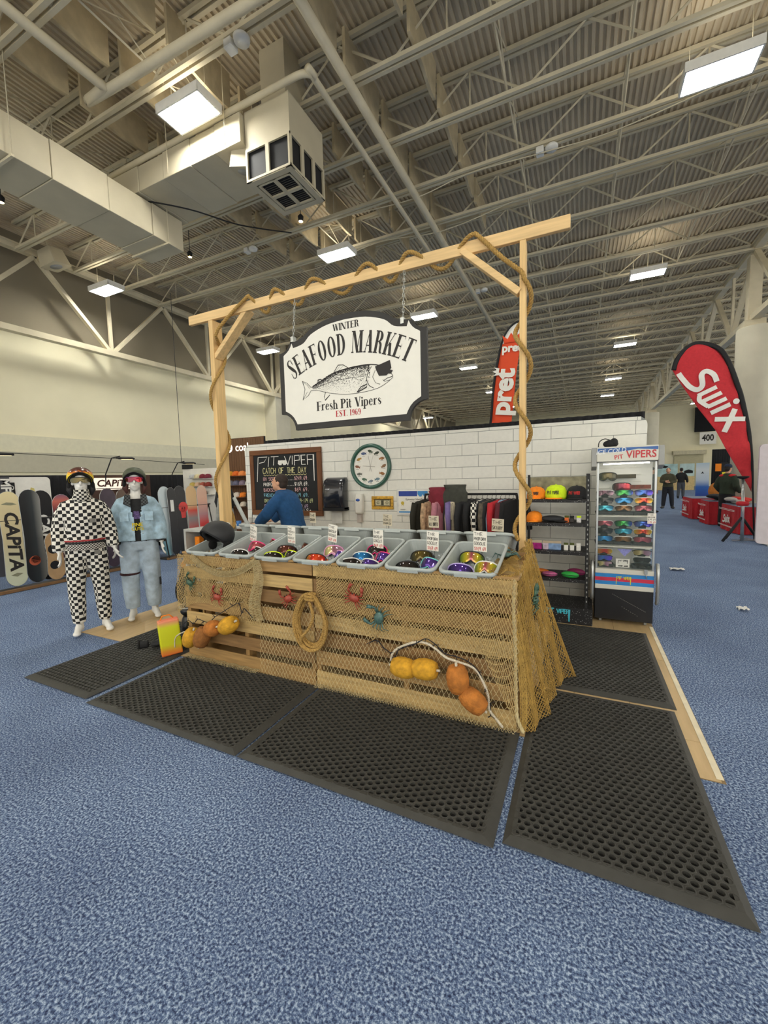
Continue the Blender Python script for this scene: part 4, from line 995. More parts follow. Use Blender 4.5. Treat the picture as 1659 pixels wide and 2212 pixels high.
# ---------------------------------------------------------------- fishing nets
M_NET1 = mat('net_twine', '#b59c68', rough=.9, var=.2, scale=30); M_NET2 = mat('net_twine_gold', '#ab8a45', rough=.85, var=.25, scale=20); M_NET3 = mat('net_twine_pale', '#c6b78c', rough=.9, var=.2, scale=30)
def net(mb, fn, nu, nv, r=.0013, keep=None):
    """diamond mesh knotted over the surface fn(u, v)"""
    P = {}
    for j in range(nv+1):
        for i in range(nu+1):
            u = (i+(.5 if j % 2 else 0))/nu
            P[i, j] = (Vector(fn(u+jit(.12)/nu, (j+jit(.12))/nv)), u, j/nv)
    def strand(a, c):
        if keep and not (keep(a[1], a[2]) and keep(c[1], c[2])): return
        d = (c[0]-a[0])
        if d.length < 1e-6: return
        t = d.normalized(); x = t.orthogonal().normalized(); y = t.cross(x); vs = []
        for p in (a[0], c[0]):
            for k in range(3):
                an = 2*PI*k/3; vs.append(p+x*math.cos(an)*r+y*math.sin(an)*r)
        mb.add(vs, [(0, 1, 4, 3), (1, 2, 5, 4), (2, 0, 3, 5)])
    for j in range(nv):
        for i in range(nu+1):
            if j % 2 == 0:
                strand(P[i, j], P[i, j+1])
                if i > 0: strand(P[i, j], P[i-1, j+1])
            else:
                strand(P[i, j], P[i, j+1])
                if i < nu: strand(P[i, j], P[i+1, j+1])
random.seed(31)
NY = 2.592
def wav(x, z, a=.006): return a*(math.sin(x*23+z*5)+.6*math.sin(x*11-z*17))
# upper right front net, edge cut in an arc over the floats
def lowR(x):    # lower edge of the heavy net
    if x < -1.33: return .47+.22*((-1.33-x)/.5)
    if x < -.55: return .50+.05*math.sin((x+1.33)/.78*PI)
    return .5-.42*min(1, (x+.55)/.2)
def fR(u, v):
    x = -1.84+1.49*u; zl = lowR(x); z = zl+(1.0-zl)*(1-v)
    sag = .015*math.sin(PI*u)*math.sin(PI*v)
    return (x+.02*math.sin(v*3)*(1-u), NY-.004-abs(wav(x, z))-.012*v-(.05 if v < .02 else 0)*0, z-sag)
b = MB(); net(b, fR, 66, 32, .0021)
tag(b.build('fishing_net', M_NET1), 'tan fishing net stretched over the right half of the counter front above the floats', 'net')
def fS(u, v):
    x = -2.42+2.07*u; z = .02+.62*(1-v)+.0
    return (x, NY+.003-abs(wav(x, z, .004))-.02*v*v, z+.03*math.sin(x*9)*(1-v))
b = MB(); net(b, fS, 60, 20, .0013)
tag(b.build('fishing_net', M_NET3), 'thin pale fishing net hanging loosely over the lower counter slats', 'net')
def fL(u, v):
    x = -3.37+.97*u; zl = .42+.1*math.sin(u*5)+.12*u; z = zl+(.985-zl)*(1-v)
    return (x-.03*(1-u)*v, NY-.004-abs(wav(x, z, .008))-.01*v, z-.02*math.sin(PI*v))
b = MB(); net(b, fL, 52, 28, .0021)
tag(b.build('fishing_net', M_NET1), 'tan fishing net bunched over the left half of the counter front around the crabs', 'net')
# swag along the top left and bunched fold beside it
def fW(u, v):
    x = -3.15+.73*u; zc = .985-.14*max(0, math.sin(PI*min(max(u, 0), 1)))**.8; a = v*2*PI
    return (x+.01*math.sin(a*2), NY-.025-.022*math.cos(a), zc+.028*math.sin(a))
def fF(u, v):
    z = .99-.5*u; a = v*2*PI; rr = .03+.02*u
    return (-2.41+.03*math.sin(u*6)+rr*math.sin(a)*1.4, NY-.028-.018*math.cos(a), z)
b = MB(); net(b, fW, 56, 10, .0014); net(b, fF, 36, 10, .0014)
tag(b.build('net_swag', M_NET3), 'gathered swag of pale net hanging below the first two tubs', 'net')
def fB(u, v):
    a = v*2*PI; x = -3.3+.85*u if u < 10 else 0
    return (x, NY-.02-.03*math.cos(a), .028+.014*math.sin(a)+.004*math.sin(u*40))
b = MB(); net(b, fB, 46, 6, .0013)
tag(b.build('net_hem', M_NET3), 'rolled hem of pale net lying along the foot of the left pallet', 'net')
def fB2(u, v):
    a = v*2*PI; x = -1.86+1.5*u
    return (x, NY-.02-.026*math.cos(a), .026+.012*math.sin(a)+.004*math.sin(u*50))
b = MB(); net(b, fB2, 70, 6, .0011)
tag(b.build('net_hem', M_NET3), 'rolled hem of pale net lying along the foot of the right pallet', 'net')
# heavy golden net over the right end of the counter
top = bez([(-.47, 2.61, 1.005), (-.38, 2.62, 1.02), (-.34, 2.75, 1.03), (-.33, 2.95, 1.04), (-.35, 3.15, 1.06), (-.37, 3.33, 1.12), (-.36, 3.5, 1.12)], 6)
mid_ = bez([(-.33, 2.6, .5), (-.3, 2.62, .5), (-.27, 2.75, .5), (-.25, 2.95, .5), (-.22, 3.15, .5), (-.2, 3.33, .52), (-.2, 3.52, .55)], 6)
bot = bez([(-.31, 2.585, .03), (-.25, 2.62, .03), (-.19, 2.82, .03), (-.16, 3.05, .03), (-.14, 3.25, .03), (-.08, 3.42, .03), (.0, 3.52, .03)], 6)
def rail(P, u):
    t = u*(len(P)-1); i = min(int(t), len(P)-2); return P[i].lerp(P[i+1], t-i)
def fE(u, v, off=0):
    u = min(max(u, 0), 1); v = min(max(v, 0), 1)
    a, m_, c = rail(top, u), rail(mid_, u), rail(bot, u)
    p = a*((1-v)*(1-2*v))+m_*(4*v*(1-v))+c*(v*(2*v-1))
    f = .014*math.sin(u*34+v*2)*(.3+v)+.008*math.sin(u*57)
    return (p.x+f+off, p.y+.3*f, max(p.z, .012))
b = MB(); net(b, fE, 62, 64, .0017); net(b, lambda u, v: fE(u, v, -.012), 44, 46, .0017)
tag(b.build('fishing_net', M_NET2), 'heavy golden net draped over the right end of the counter down to the mat', 'net')
def fT(u, v):
    x = -.53+.15*u+.02*math.sin(v*9); y = 2.6+.8*v; return (x, y, 1.018+.012*math.sin(u*9+v*13)+.02*u+.06*u*max(0, v-.6))
b = MB(); net(b, fT, 14, 52, .0016)
tag(b.build('fishing_net', M_NET2), 'golden net bunched along the right edge of the counter top', 'net')
# gathered cord at the right front corner
pth = bez([(-.36, 2.61, 1.0), (-.365, 2.6, .8), (-.355, 2.6, .55), (-.35, 2.59, .3), (-.34, 2.58, .12), (-.3, 2.575, .03)], 5)
b = MB(); twisted(b, pth, .012, .09); tag(b.build('corner_rope', M_NET3), 'pale gathered net cord down the right front corner of the counter', 'cord')

# ---------------------------------------------------------------- float lines
M_FY = mat('float_yellow', '#cf9a28', rough=.85, var=.22, scale=30, bump=.5, bscale=90); M_FO = mat('float_orange', '#b5702c', rough=.85, var=.28, scale=24, bump=.5, bscale=90); M_FB = mat('float_brown', '#8f5d2c', rough=.9, var=.25, scale=24, bump=.5, bscale=90)
M_WROPE = mat('white_rope', '#cfc6b2', rough=.9, var=.2, scale=80); M_BCORD = mat('black_lashing', '#22232a', rough=.9)
FP = [(.012, -.105), (.03, -.1), (.055, -.09), (.072, -.05), (.077, 0), (.072, .05), (.055, .09), (.03, .1), (.012, .096), (.01, .08)]
def buoy(loc, rot, m, label, s=1):
    o = thing('net_float', label, 'float', loc, group='weathered net floats on the counter front', rot=rot)
    b = MB(); b.lathe([(r_*s, z*s*.95) for r_, z in FP], 18, smooth=True); part('body', b, m, o, True)
    b = MB(); b.tube([(0, 0, -.115*s), (0, 0, .115*s)], .009, 6); part('core_rope', b, M_WROPE, o, True)
FYY = 2.5
for (x, z, ry, rz, m, lab, s) in ((-3.15, .25, .5, 0, M_FY, 'yellow net float at the far left end beside the yellow box', .92), (-3.005, .275, .35, .5, M_FB, 'dark brown net float second from the left', .95), (-2.87, .372, 1.2, -.3, M_FO, 'rusty orange net float third from the left', .92), (-2.68, .425, 1.05, 0, M_FY, 'bright yellow net float with rope stub right of the rusty float', .95),
                            (-1.075, .345, 1.6, 0, M_FY, 'yellow net float first in the right hand group', .92), (-.92, .362, 1.5, 0, M_FY, 'yellow orange net float second in the right hand group', .92), (-.697, .338, -.1, 0, M_FO, 'upright orange net float third in the right hand group', .95), (-.598, .215, -.95, 0, M_FO, 'orange net float lowest near the right corner', .92)):
    buoy((x, FYY, z), (0, ry, rz), m, lab, s)
FR = 2.565
b = MB(); twisted(b, bez([(-1.2, FR, .345), (-1.17, FR, .42), (-1.06, FR, .49), (-.95, FR-.005, .52), (-.86, FR-.01, .49), (-.79, FR-.015, .445), (-.7, FR-.02, .43), (-.6, FR-.01, .4), (-.545, FR-.01, .32), (-.515, FR, .22), (-.51, FR, .14), (-.46, FR, .08), (-.425, FR, .04)], 6), .0095, .04)
tag(b.build('float_rope', M_WROPE), 'white twisted rope arching over the right hand floats', 'rope')
def lashing(pts, label):
    b = MB(); P = bez(pts, 5); b.tube(P, .0035, 5)
    for i in range(0, len(P), 5):
        p = P[i]
        for k in range(3):
            d = Vector((jit(.03), -abs(jit(.012)), jit(.03))); b.tube([p, p+d*.5, p+d], .0022, 4)
    tag(b.build('net_lashing', M_BCORD), label, 'cord')
lashing([(-1.36, FR, .455), (-1.3, FR, .475), (-1.25, FR, .43), (-1.2, FR, .4), (-1.17, FR, .36), (-1.14, FR-.01, .43), (-1.08, FR-.01, .47), (-1.0, FR-.01, .505), (-.93, FR-.012, .55), (-.86, FR-.012, .52), (-.8, FR-.012, .47), (-.72, FR-.012, .46), (-.64, FR-.012, .44), (-.57, FR-.012, .38), (-.53, FR-.01, .28), (-.505, FR, .18), (-.5, FR, .1)], 'black lashing cord knotted along the rope of the right hand floats')
lashing([(-3.34, FR-.01, .24), (-3.29, FR-.02, .34), (-3.22, FR-.02, .38), (-3.16, FR-.02, .36), (-3.1, FR-.02, .41), (-3.03, FR-.02, .4), (-2.96, FR-.02, .4), (-2.88, FR-.02, .46), (-2.76, FR-.02, .53), (-2.67, FR-.02, .58), (-2.6, FR-.015, .61), (-2.57, FR-.015, .53), (-2.54, FR-.015, .57), (-2.46, FR-.01, .5)], 'black lashing cord looping above the left hand floats')
b = MB(); twisted(b, bez([(-3.42, FR-.03, .1), (-3.4, FR-.03, .2), (-3.28, FR-.03, .27), (-3.2, FR-.03, .28)], 6), .006, .03); tag(b.build('float_rope', M_WROPE), 'short pale rope end hanging over the yellow box', 'rope')

# ---------------------------------------------------------------- coil of rope
b = MB()
random.seed(4)
for k in range(6):
    ph = []; cx, cz = -1.855+jit(.012), .565+jit(.012); rx, rz_ = .118+.012*k*.6, .19+.008*k
    for i in range(40):
        a = 2*PI*i/39+PI/2; sq_ = 1 if math.sin(a) < 0 else .95
        ph.append((cx+rx*math.cos(a)*(1-.35*max(0, math.sin(a))), FR-.012-.008*k+.006*math.sin(3*a+k), cz+rz_*math.sin(a)*sq_))
    twisted(b, ph, .012, .05)
ph = []
for i in range(34):
    a = i/33*4.5*PI; ph.append((-1.845+.042*math.cos(a), FR-.04+.03*math.sin(a), .775-.05*i/33))
twisted(b, ph, .012, .05)
twisted(b, bez([(-1.83, FR-.075, .72), (-1.8, FR-.075, .62), (-1.84, FR-.075, .52), (-1.92, FR-.072, .43), (-1.93, FR-.06, .38)], 8), .012, .05)
tag(b.build('rope_coil', M_ROPE), 'hanging coil of golden manila rope in the middle of the counter front', 'rope')

# ---------------------------------------------------------------- toy crabs
def crab(loc, rot, m, label, s=1):
    o = thing('toy_crab', label, 'crab', loc, group='plastic crabs on the counter', rot=rot)
    b = MB(); b.lathe([(.001, -.012), (.03, -.01), (.045, 0), (.036, .012), (.016, .02), (.001, .022)], 16, sx=1.15*s, sy=.85*s); part('shell', b, m, o, True)
    for sg in (-1, 1):
        b = MB(); b.tube([(sg*.035*s, .025*s, 0), (sg*.065*s, .045*s, .006), (sg*.06*s, .072*s, .008)], [.007*s, .008*s, .011*s], 6)
        b.tube([(sg*.06*s, .07*s, .008), (sg*.05*s, .098*s, .008), (sg*.034*s, .112*s, .006)], [.013*s, .01*s, .002], 6); b.tube([(sg*.06*s, .07*s, .008), (sg*.064*s, .1*s, .008), (sg*.05*s, .118*s, .006)], [.01*s, .006*s, .002], 5); part('claw', b, m, o, True)
        for k in range(4):
            a = math.radians(20-28*k); L_ = .058*s; c, n_ = math.cos(a), math.sin(a)
            b = MB(); b.tube([(sg*.035*s*c, .03*s*n_, 0), (sg*(.04*s+L_*.6*c), .03*s*n_+L_*.6*n_, .02*s), (sg*(.04*s+L_*c), .03*s*n_+L_*1.15*n_-.008, -.008)], [.0055*s, .004*s, .0015], 5); part('leg', b, m, o, True)
    for sg in (-1, 1):
        b = MB(); b.ell((sg*.014*s, .036*s, .014), (.005, .005, .006)); part('eye', b, M_BLACK, o, True)
M_CR = mat('crab_red', '#9c4232', rough=.45, var=.3, scale=40); M_CG = mat('crab_green', '#3c5a48', rough=.45, var=.35, scale=40); M_CB = mat('crab_bluegreen', '#4a6a66', rough=.45, var=.35, scale=40)
V = PI/2
for (x, z, rz, m, lab, s) in ((-3.2, .735, .5, M_CG, 'dark green plastic crab caught in the net at the far left', .8), (-2.865, .635, .2, M_CR, 'red plastic crab in the net above the left floats', .85), (-2.085, .7, -.5, M_CR, 'red plastic crab just left of the rope coil', .85), (-1.485, .77, .3, M_CR, 'red plastic crab in the net just right of the rope coil', .9), (-1.285, .645, -1.3, M_CB, 'blue green plastic crab with red claws in the net right of the rope coil', 1.0)):
    crab((x, 2.565, z), (V, 0, rz) if False else (V, rz, 0), m, lab, s)
crab((-.245, 2.66, .86), (V, .2, V), M_CG, 'dark green plastic crab clinging to the net at the right corner', .9)
crab((-.50, 3.12, 1.045), (.1, 0, .6), M_CB, 'speckled green plastic crab sitting on the counter top beside the right post', 1.1)
# ---------------------------------------------------------------- glass display fridge
def sunglass_meshes(lens, frame, key, cache={}):
    k = (lens.name, frame.name)
    if k in cache: return cache[k]
    O = lens_outline(.074, .027, .02, 32); n = len(O); b = MB(); vs = []; fs = []
    cy = lambda x: cury(x, .074, .03)
    for s in (1, .6, .2):
        for x, z in O: vs.append((x*s, cy(x*s), z*s+.003*(1-s)))
    for q in range(2):
        for j in range(n): fs.append((q*n+j, q*n+(j+1) % n, (q+1)*n+(j+1) % n, (q+1)*n+j))
    fs.append(tuple(2*n+j for j in range(n))); b.add(vs, fs, 0, smooth=True)
    out = [('lens', b.mesh('lens', lens))]
    b = MB(); b.tube([(x, cy(x)+.002, .026*max(0, 1-(x/.08)**4)**.5+.002) for x in [-.077+.154*i/14 for i in range(15)]], .004, 5); out.append(('brow_bar', b.mesh('brow_bar', frame)))
    for s in (-1, 1):
        b = MB(); b.tube([(s*.074, .03, .012), (s*.076, .08, .01), (s*.072, .12, -.008)], [.004, .0035, .003], 5); out.append(('temple_arm', b.mesh('temple_arm', frame)))
    cache[k] = out; return out
def shades(loc, lens, frame, label, rx=0, group='mirrored sunglasses in the display fridge', rz=0):
    o = thing('sunglasses', label, 'sunglasses', loc, group=group, rot=(rx, 0, rz)); o.scale = (1.1, 1, 1.12)
    for nm, me in sunglass_meshes(lens, frame, 0):
        p = bpy.data.objects.new(nm, me); COL.objects.link(p); p.parent = o
    return o
fx0, fx1, fy0, fy1 = .158, .70, 4.97, 5.5
fr = thing('display_fridge', 'tall glass fronted display fridge stocked with sunglasses beside the brick wall', 'fridge', (.43, 5.2, 0))
M_FW = mat('fridge_white', '#d9d8cd', rough=.35, var=.03); M_FG = mat('fridge_grey', '#9a9c9a', rough=.4, var=.05); M_CHR = mat('brushed_steel', '#b9bdbd', rough=.3, metal=.8)
def fbox(nm, a, c, d, e, f, g, m, bv=.004): 
    b = MB(); b.bx(a, c, d, e, f, g); return bevel(part(nm, b, m, fr), bv, 1)
fbox('plinth', fx0, fx1, fy0+.01, fy1, .05, .385, mat('fridge_black', '#14151a', rough=.4, var=.3, scale=6))
for x in (fx0+.06, fx1-.06):
    for y in (fy0+.08, fy1-.06):
        b = MB(); b.lathe([(.028, -.012), (.028, .012)], 12, M=Tm((x, y, .034), (0, PI/2, 0)), smooth=False); part('caster', b, M_FG, fr)
fbox('lower_trim', fx0, fx1, fy0, fy0+.05, .385, .435, M_FW); fbox('upper_trim', fx0, fx1, fy0, fy0+.06, .555, .605, M_FW)
b = MB()
for (za, zb, mi) in ((.435, .475, 0), (.475, .515, 1), (.515, .555, 0)): b.bx(fx0, fx1, fy0+.004, fy0+.05, za, zb, mi)
sp_ = part('striped_band', b, [mat('stripe_blue', '#2b86cf', rough=.4), mat('stripe_red', '#d0304e', rough=.4)], fr)
b = MB(); viper(b, .135, .085, 0, wallM(.425, fy0+.003, .495), .006); part('wordmark', b, mat('logo_yellow', '#d8cf3a', rough=.5), sp_)
fbox('basin', fx0+.005, fx1-.005, fy0+.06, fy1, .385, .6, M_FG)
fbox('back_panel', fx0, fx1, 5.27, 5.3, .6, 1.74, mat('fridge_liner', '#e6e6de', rough=.5, var=.03))
for k, z in enumerate((1.685, 1.61, 1.535, 1.46)):
    for x in (.235, .385, .54):
        b = MB(); b.bx(x-.055, x+.055, 5.262, 5.27, z-.005, z+.005); part('slat_slot', b, M_FW, fr)
fbox('shelf', fx0+.01, fx1-.01, fy0+.02, 5.27, 1.165, 1.177, M_FW, .002); fbox('shelf', fx0+.01, fx1-.01, fy0+.02, 5.27, .838, .85, M_FW, .002); fbox('roof', fx0, fx1, fy0+.02, fy1, 1.74, 1.75, M_FG, .002)
for x in (fx0, fx1-.02):
    for y in (fy0+.005, 5.28): fbox('corner_post', x, x+.02, y, y+.02, .6, 1.74, M_CHR, .002)
GL = glass_mat('cabinet_glass', '#9fb8b4', .05)
b = MB(); b.bx(fx0+.02, fx1-.02, fy0+.012, fy0+.016, .605, 1.74); part('front_pane', b, GL, fr)
for x in (fx0+.002, fx1-.008):
    b = MB(); b.bx(x, x+.005, fy0+.03, 5.28, .605, 1.74); part('side_pane', b, GL, fr)
# header
hd = fbox('header', fx0-.005, fx1+.005, fy0-.02, fy1, 1.75, 1.905, M_FW)
HM = wallM(.43, fy0-.0215, 1.828)
b = MB(); b.flat([(-.27, .062), (.27, .062), (.27, .03), (.1, .045), (-.05, .02), (-.27, .02)], 0, HM); part('blue_swoosh', b, mat('header_blue', '#3764a8', rough=.4), hd)
b = MB(); text(b, 'VIPERS', .105, 0, HM @ Matrix.Translation((.125, -.013, .0004)), bold=.02, sx=.86); text(b, 'PIT', .06, 0, HM @ Tm((-.075, -.035, .0004), (0, 0, .12)), bold=.015); part('red_lettering', b, mat('header_red', '#c8343c', rough=.4), hd)
b = MB(); text(b, 'ICE COLD', .062, 0, HM @ Tm((-.15, .028, .0008), (0, 0, .08)), bold=.005, shear=.25); part('ice_lettering', b, mat('header_ice', '#e9eef2', rough=.4), hd)
for x, s in ((fx0-.03, 1), (fx1+.03, -1)):
    b = MB(); b.prism([(-.0, 1.70), (.1, 1.66), (.2, 1.70), (.24, 1.8), (.22, 1.9), (.02, 1.9)], -.025, .025, M=Matrix(((0, 0, 1, x), (1, 0, 0, fy0-.03), (0, 1, 0, 0), (0, 0, 0, 1)))); bevel(part('header_cap', b, M_FG, fr), .006, 2)
    b = MB(); b.tube(bez([(x, fy0+.02, .27), (x, fy0-.02, .3), (x, fy0-.025, .5), (x, fy0-.01, .62), (x, fy0+.03, .68)], 4), .018, 8); part('side_bumper', b, M_CHR, fr)
b = MB(); b.box((.625, fy0-.01, .6), (.03, .03, .05)); b.tube([(.625, fy0-.02, .58), (.63, fy0-.022, .53)], .004, 5); part('door_lock', b, M_CHR, fr)
b = MB(); b.tube([(fx0+.06, fy0+.06, 1.725), (fx1-.06, fy0+.06, 1.73)], .006, 8); part('added_cabinet_fill', b, mat('added_cabinet_fill', '#fff6e6', var=0, emit=14), fr)  # glowing tube added to brighten the fridge interior
b = MB()
for k in range(22):
    t = k/21; b.box((.33+.3*t, fy0+.008, .33-.16*t), (.009, .006, .005), 0, (0, .5, 0))
for k in range(8): b.box((.42+.02*k, fy0+.008, .2-.012*k), (.009, .006, .005), 0, (0, .5, 0))
part('vent_perforation', b, mat('vent_grey', '#6d6c66', rough=.6), fr)['kind'] = 'stuff'
# hanging goggles at the top of the fridge
for (x, z, le, st, lab) in ((.27, 1.59, L_OLV, mat('strap_camo', '#3d3420', rough=.9, var=.4, scale=40), 'olive lens goggles with camouflage strap at the top of the fridge'), (.41, 1.475, L_CRM, mat('strap_redprint', '#7a3a2a', rough=.9, var=.5, scale=40), 'crimson lens goggles with printed strap below the olive pair')):
    o = thing('ski_goggles', lab, 'goggles', (x, 5.16, z))
    for nm, me in goggle_meshes(le, F_K, F_K, S_K)[:3]:
        p = bpy.data.objects.new(nm, me); COL.objects.link(p); p.parent = o
    b = MB(); b.bx(.08, .27, .035, .04, -.022, .022); part('strap', b, st, o, True)
M_STAND = mat('stand_black', '#1c1d20', rough=.5)
cols = (.245, .425, .605)
cell = {(0, 0): (L_MAU, 'mauve'), (0, 1): (L_GRN, 'green'), (0, 2): (L_VIO, 'violet blue'), (1, 0): (L_BLK, 'smoke'), (1, 1): (L_SKY, 'sky blue'), (1, 2): (L_FIR, 'fiery red'), (2, 0): (L_TEA, 'teal'), (2, 1): (L_BRZ, 'bronze'), (2, 2): (L_PNK, 'rose'),
        (3, 0): (L_PNK, 'rose'), (3, 1): (L_GRN, 'green'), (3, 2): (L_VIO, 'violet blue'), (4, 0): (L_BLK, 'smoke'), (4, 1): (L_TEA, 'teal'), (4, 2): (L_FIR, 'fiery red'), (5, 0): (L_SKY, 'sky blue'), (5, 1): (L_BRZ, 'bronze'), (5, 2): (L_PNK, 'rose'),
        (6, 0): (L_FIR, 'fiery red'), (7, 0): (L_VIO, 'violet blue'), (8, 0): (L_CLR, 'clear'), (6, 2): (L_CLR, 'pale grey'), (7, 2): (L_BLK, 'smoke'), (8, 2): (L_BLK, 'smoke')}
zz_ = [1.415, 1.333, 1.25, 1.083, 1.0, .915, .775, .7, .635]
for (r_, c_), (le, nm) in cell.items():
    sh_ = ('upper', 'middle', 'bottom')[r_//3]; rw = ('top', 'second', 'lowest')[r_ % 3]; cl = ('left', 'centre', 'right')[c_]
    shades((cols[c_], 5.08, zz_[r_]), le, F_K if (r_+c_) % 3 else F_W, '%s lens sunglasses, %s pair of the %s stack on the %s fridge shelf' % (nm, rw, cl, sh_))
for g, zb, zt in ((0, 1.178, 1.44), (1, .851, 1.11), (2, .601, .8)):
    for c_ in range(3):
        if g == 2 and c_ == 1: continue
        o = thing('sunglasses_stand', 'black stand holding the %s stack on the %s fridge shelf' % (('left', 'centre', 'right')[c_], ('upper', 'middle', 'bottom')[g]), 'stand', (cols[c_], 5.13, zb))
        b = MB(); b.prism([(-.085, 0), (.085, 0), (.095, .035), (-.095, .035)], -.05, .06, M=Matrix(((1, 0, 0, cols[c_]), (0, 0, 1, 5.14), (0, 1, 0, zb), (0, 0, 0, 1)))); part('tray', b, M_STAND, o)
        b = MB(); b.bx(cols[c_]-.035, cols[c_]+.035, 5.165, 5.175, zb+.02, zt); part('back_post', b, M_STAND, o)
        for k in range(3):
            z = zz_[g*3+k]-.028; b = MB(); b.bx(cols[c_]-.07, cols[c_]+.07, 5.1, 5.165, z-.004, z); part('ledge', b, M_STAND, o)
card(.66, 4.93, 1.16, .075, .105, ['THE', 'ORIGINAL', '$79.69'], '179.69', 'white handwritten card clipped on the fridge front at the right', yaw=0, group='price card of the fridge')
o = thing('sunglasses_box', 'white printed sunglasses box on the bottom fridge shelf', 'box', (.42, 5.12, .606)); b = MB(); b.bx(.36, .49, 5.09, 5.14, .606, .7); part('carton', b, M_WHITE, o)
b = MB(); viper(b, .09, .04, 0, wallM(.425, 5.0895, .67), .004); b.flat([(-.045, -.055), (.0, -.055), (.0, -.04), (-.045, -.045)], 0, wallM(.425, 5.0895, .67)); b.flat([(.01, -.055), (.05, -.055), (.05, -.04), (.01, -.045)], 0, wallM(.425, 5.0895, .67)); part('print', b, M_INK, o)
b = MB(); b.prism([(-.07, .03), (.07, .03), (.0, -.05)], 0, .003, M=wallM(.435, 5.02, .79)); o = tag(b.build('triangle_tag', mat('tag_lilac', '#8a8ad0', rough=.6, var=.4, scale=60)), 'lilac and pink triangular tag hanging inside the fridge', 'tag')
# clutter on top of the fridge
o = thing('headlamp_pack', 'small black strapped bundle on top of the display fridge', 'bundle', (.29, 5.15, 1.905)); b = MB(); b.ell((.29, 5.15, 1.945), (.075, .06, .045)); b.ell((.32, 5.13, 1.96), (.04, .04, .045)); part('body', b, M_BLACK, o)
b = MB(); b.tube(bez([(.17, 5.1, 1.91), (.18, 5.1, 1.97), (.23, 5.11, 2.0), (.28, 5.13, 1.985)], 5), .005, 5); part('cable', b, M_BLACK, o)

# ---------------------------------------------------------------- black shelving rack
rk = thing('shelf_rack', 'black slotted steel shelf rack full of hats beside the fridge', 'shelf', (-.25, 5.06, 0))
M_RK = mat('rack_black', '#16171a', rough=.55, var=.3, scale=40); M_SPL = mat('splatter_black', '#17181b', rough=.6)
N_, L_, B_ = nodes_of(M_SPL); tc = N_.new('ShaderNodeTexCoord'); vo = N_.new('ShaderNodeTexVoronoi'); vo.inputs['Scale'].default_value = 60; L_.new(tc.outputs['Object'], vo.inputs['Vector'])
cr = N_.new('ShaderNodeValToRGB'); cr.color_ramp.elements[0].position = .12; cr.color_ramp.elements[0].color = (.6, .6, .62, 1); cr.color_ramp.elements[1].position = .2; cr.color_ramp.elements[1].color = (.01, .01, .012, 1); L_.new(vo.outputs['Distance'], cr.inputs[0]); L_.new(cr.outputs[0], B_.inputs['Base Color'])
SH = (1.36, 1.1, .79, .49)
for z in SH:
    b = MB(); b.bx(-.56, .06, 4.84, 5.28, z-.035, z); part('shelf', b, M_SPL, rk)
for x in (-.575, .06):
    for y in (4.835, 5.255):
        b = MB(); b.bx(x, x+.03, y, y+.004, .18, 1.63); b.bx(x if x < 0 else x+.027, x+.003 if x < 0 else x+.03, y, y+.03, .18, 1.63); up_ = part('upright', b, M_RK, rk)
        if y < 5 and x > 0:
            for k in range(26):
                b = MB(); zz = .25+.052*k; b.bx(x+.01, x+.02, y-.001, y, zz, zz+.02); part('slot', b, M_FG, up_)
b = MB(); b.bx(-.56, .06, 5.262, 5.27, 1.36, 1.6); part('back_board', b, mat('weathered_board', '#8f8a72', rough=.8, var=.5, scale=10), rk)
b = MB(); b.bx(-.62, .135, 4.8, 5.3, .0075, .185); bs = part('base_box', b, M_SPL, rk)
b = MB(); viper(b, .26, .13, 0, wallM(-.22, 4.798, .11), .011); part('wordmark', b, mat('logo_cyan', '#4cc4dc', rough=.5), bs)
# caps and packs on the shelves
def cap(loc, rz, m, label, s=1, brim=None, letter=None, lm=None, parent_group='caps on the shelf rack'):
    o = thing('cap', label, 'cap', loc, rz, parent_group)
    b = MB(); b.lathe([(.092*s, 0), (.096*s, .03*s), (.092*s, .07*s), (.075*s, .105*s), (.045*s, .125*s), (.001, .13*s)], 18, sy=1.05); part('crown', b, m, o, True)
    b = MB(); b.lathe([(.006*s, .128*s), (.007*s, .134*s), (.001, .136*s)], 8); part('button', b, m, o, True)
    b = MB(); b.loft([[(.075*s*math.cos(a), -.075*s-.075*s*max(0, math.sin(a))*k_-.0, .004+.012*s*math.cos(a)**2*0+zz) for a in [PI*i/10 for i in range(11)]] for k_, zz in ((0, .012), (1, -.002+.004), (1, .0), (0, .004))], cap=True); part('brim', b, brim or m, o, True)
    if letter:
        b = MB(); scrawl(b, letter, .03*s, .1*s, .006, 0, Tm((0, -.1*s, .045*s), (PI/2-.1, 0, 0)), center=True); part('lettering', b, lm or M_INK, o, True)
    return o
N_OR = mat('fabric_neon_orange', '#f58a18', rough=.8, var=.1, scale=30); N_YE = mat('fabric_neon_yellow', '#cfee1c', rough=.8, var=.1, scale=30); N_BK = mat('fabric_black', '#1d1e20', rough=.85, var=.2, scale=30); N_GR = mat('fabric_olive', '#4d5424', rough=.85, var=.3, scale=40)
cap((-.45, 4.97, 1.361), -.2, N_OR, 'neon orange cap on the top shelf beside the timber post', 1.05, letter='PIT VIPER')
cap((-.245, 4.97, 1.361), -.2, N_YE, 'neon yellow hat with orange trim in the middle of the top shelf', 1.2, brim=N_OR, letter='PIT VIPER')
cap((-.035, 4.97, 1.361), -.2, N_BK, 'black cap with red lettering at the right of the top shelf', 1.1, letter='PIT VIPER', lm=mat('thread_red', '#b83030', rough=.8))
cap((-.47, 4.98, 1.101), -.2, N_OR, 'orange cap with olive crown on the second shelf', .9); 
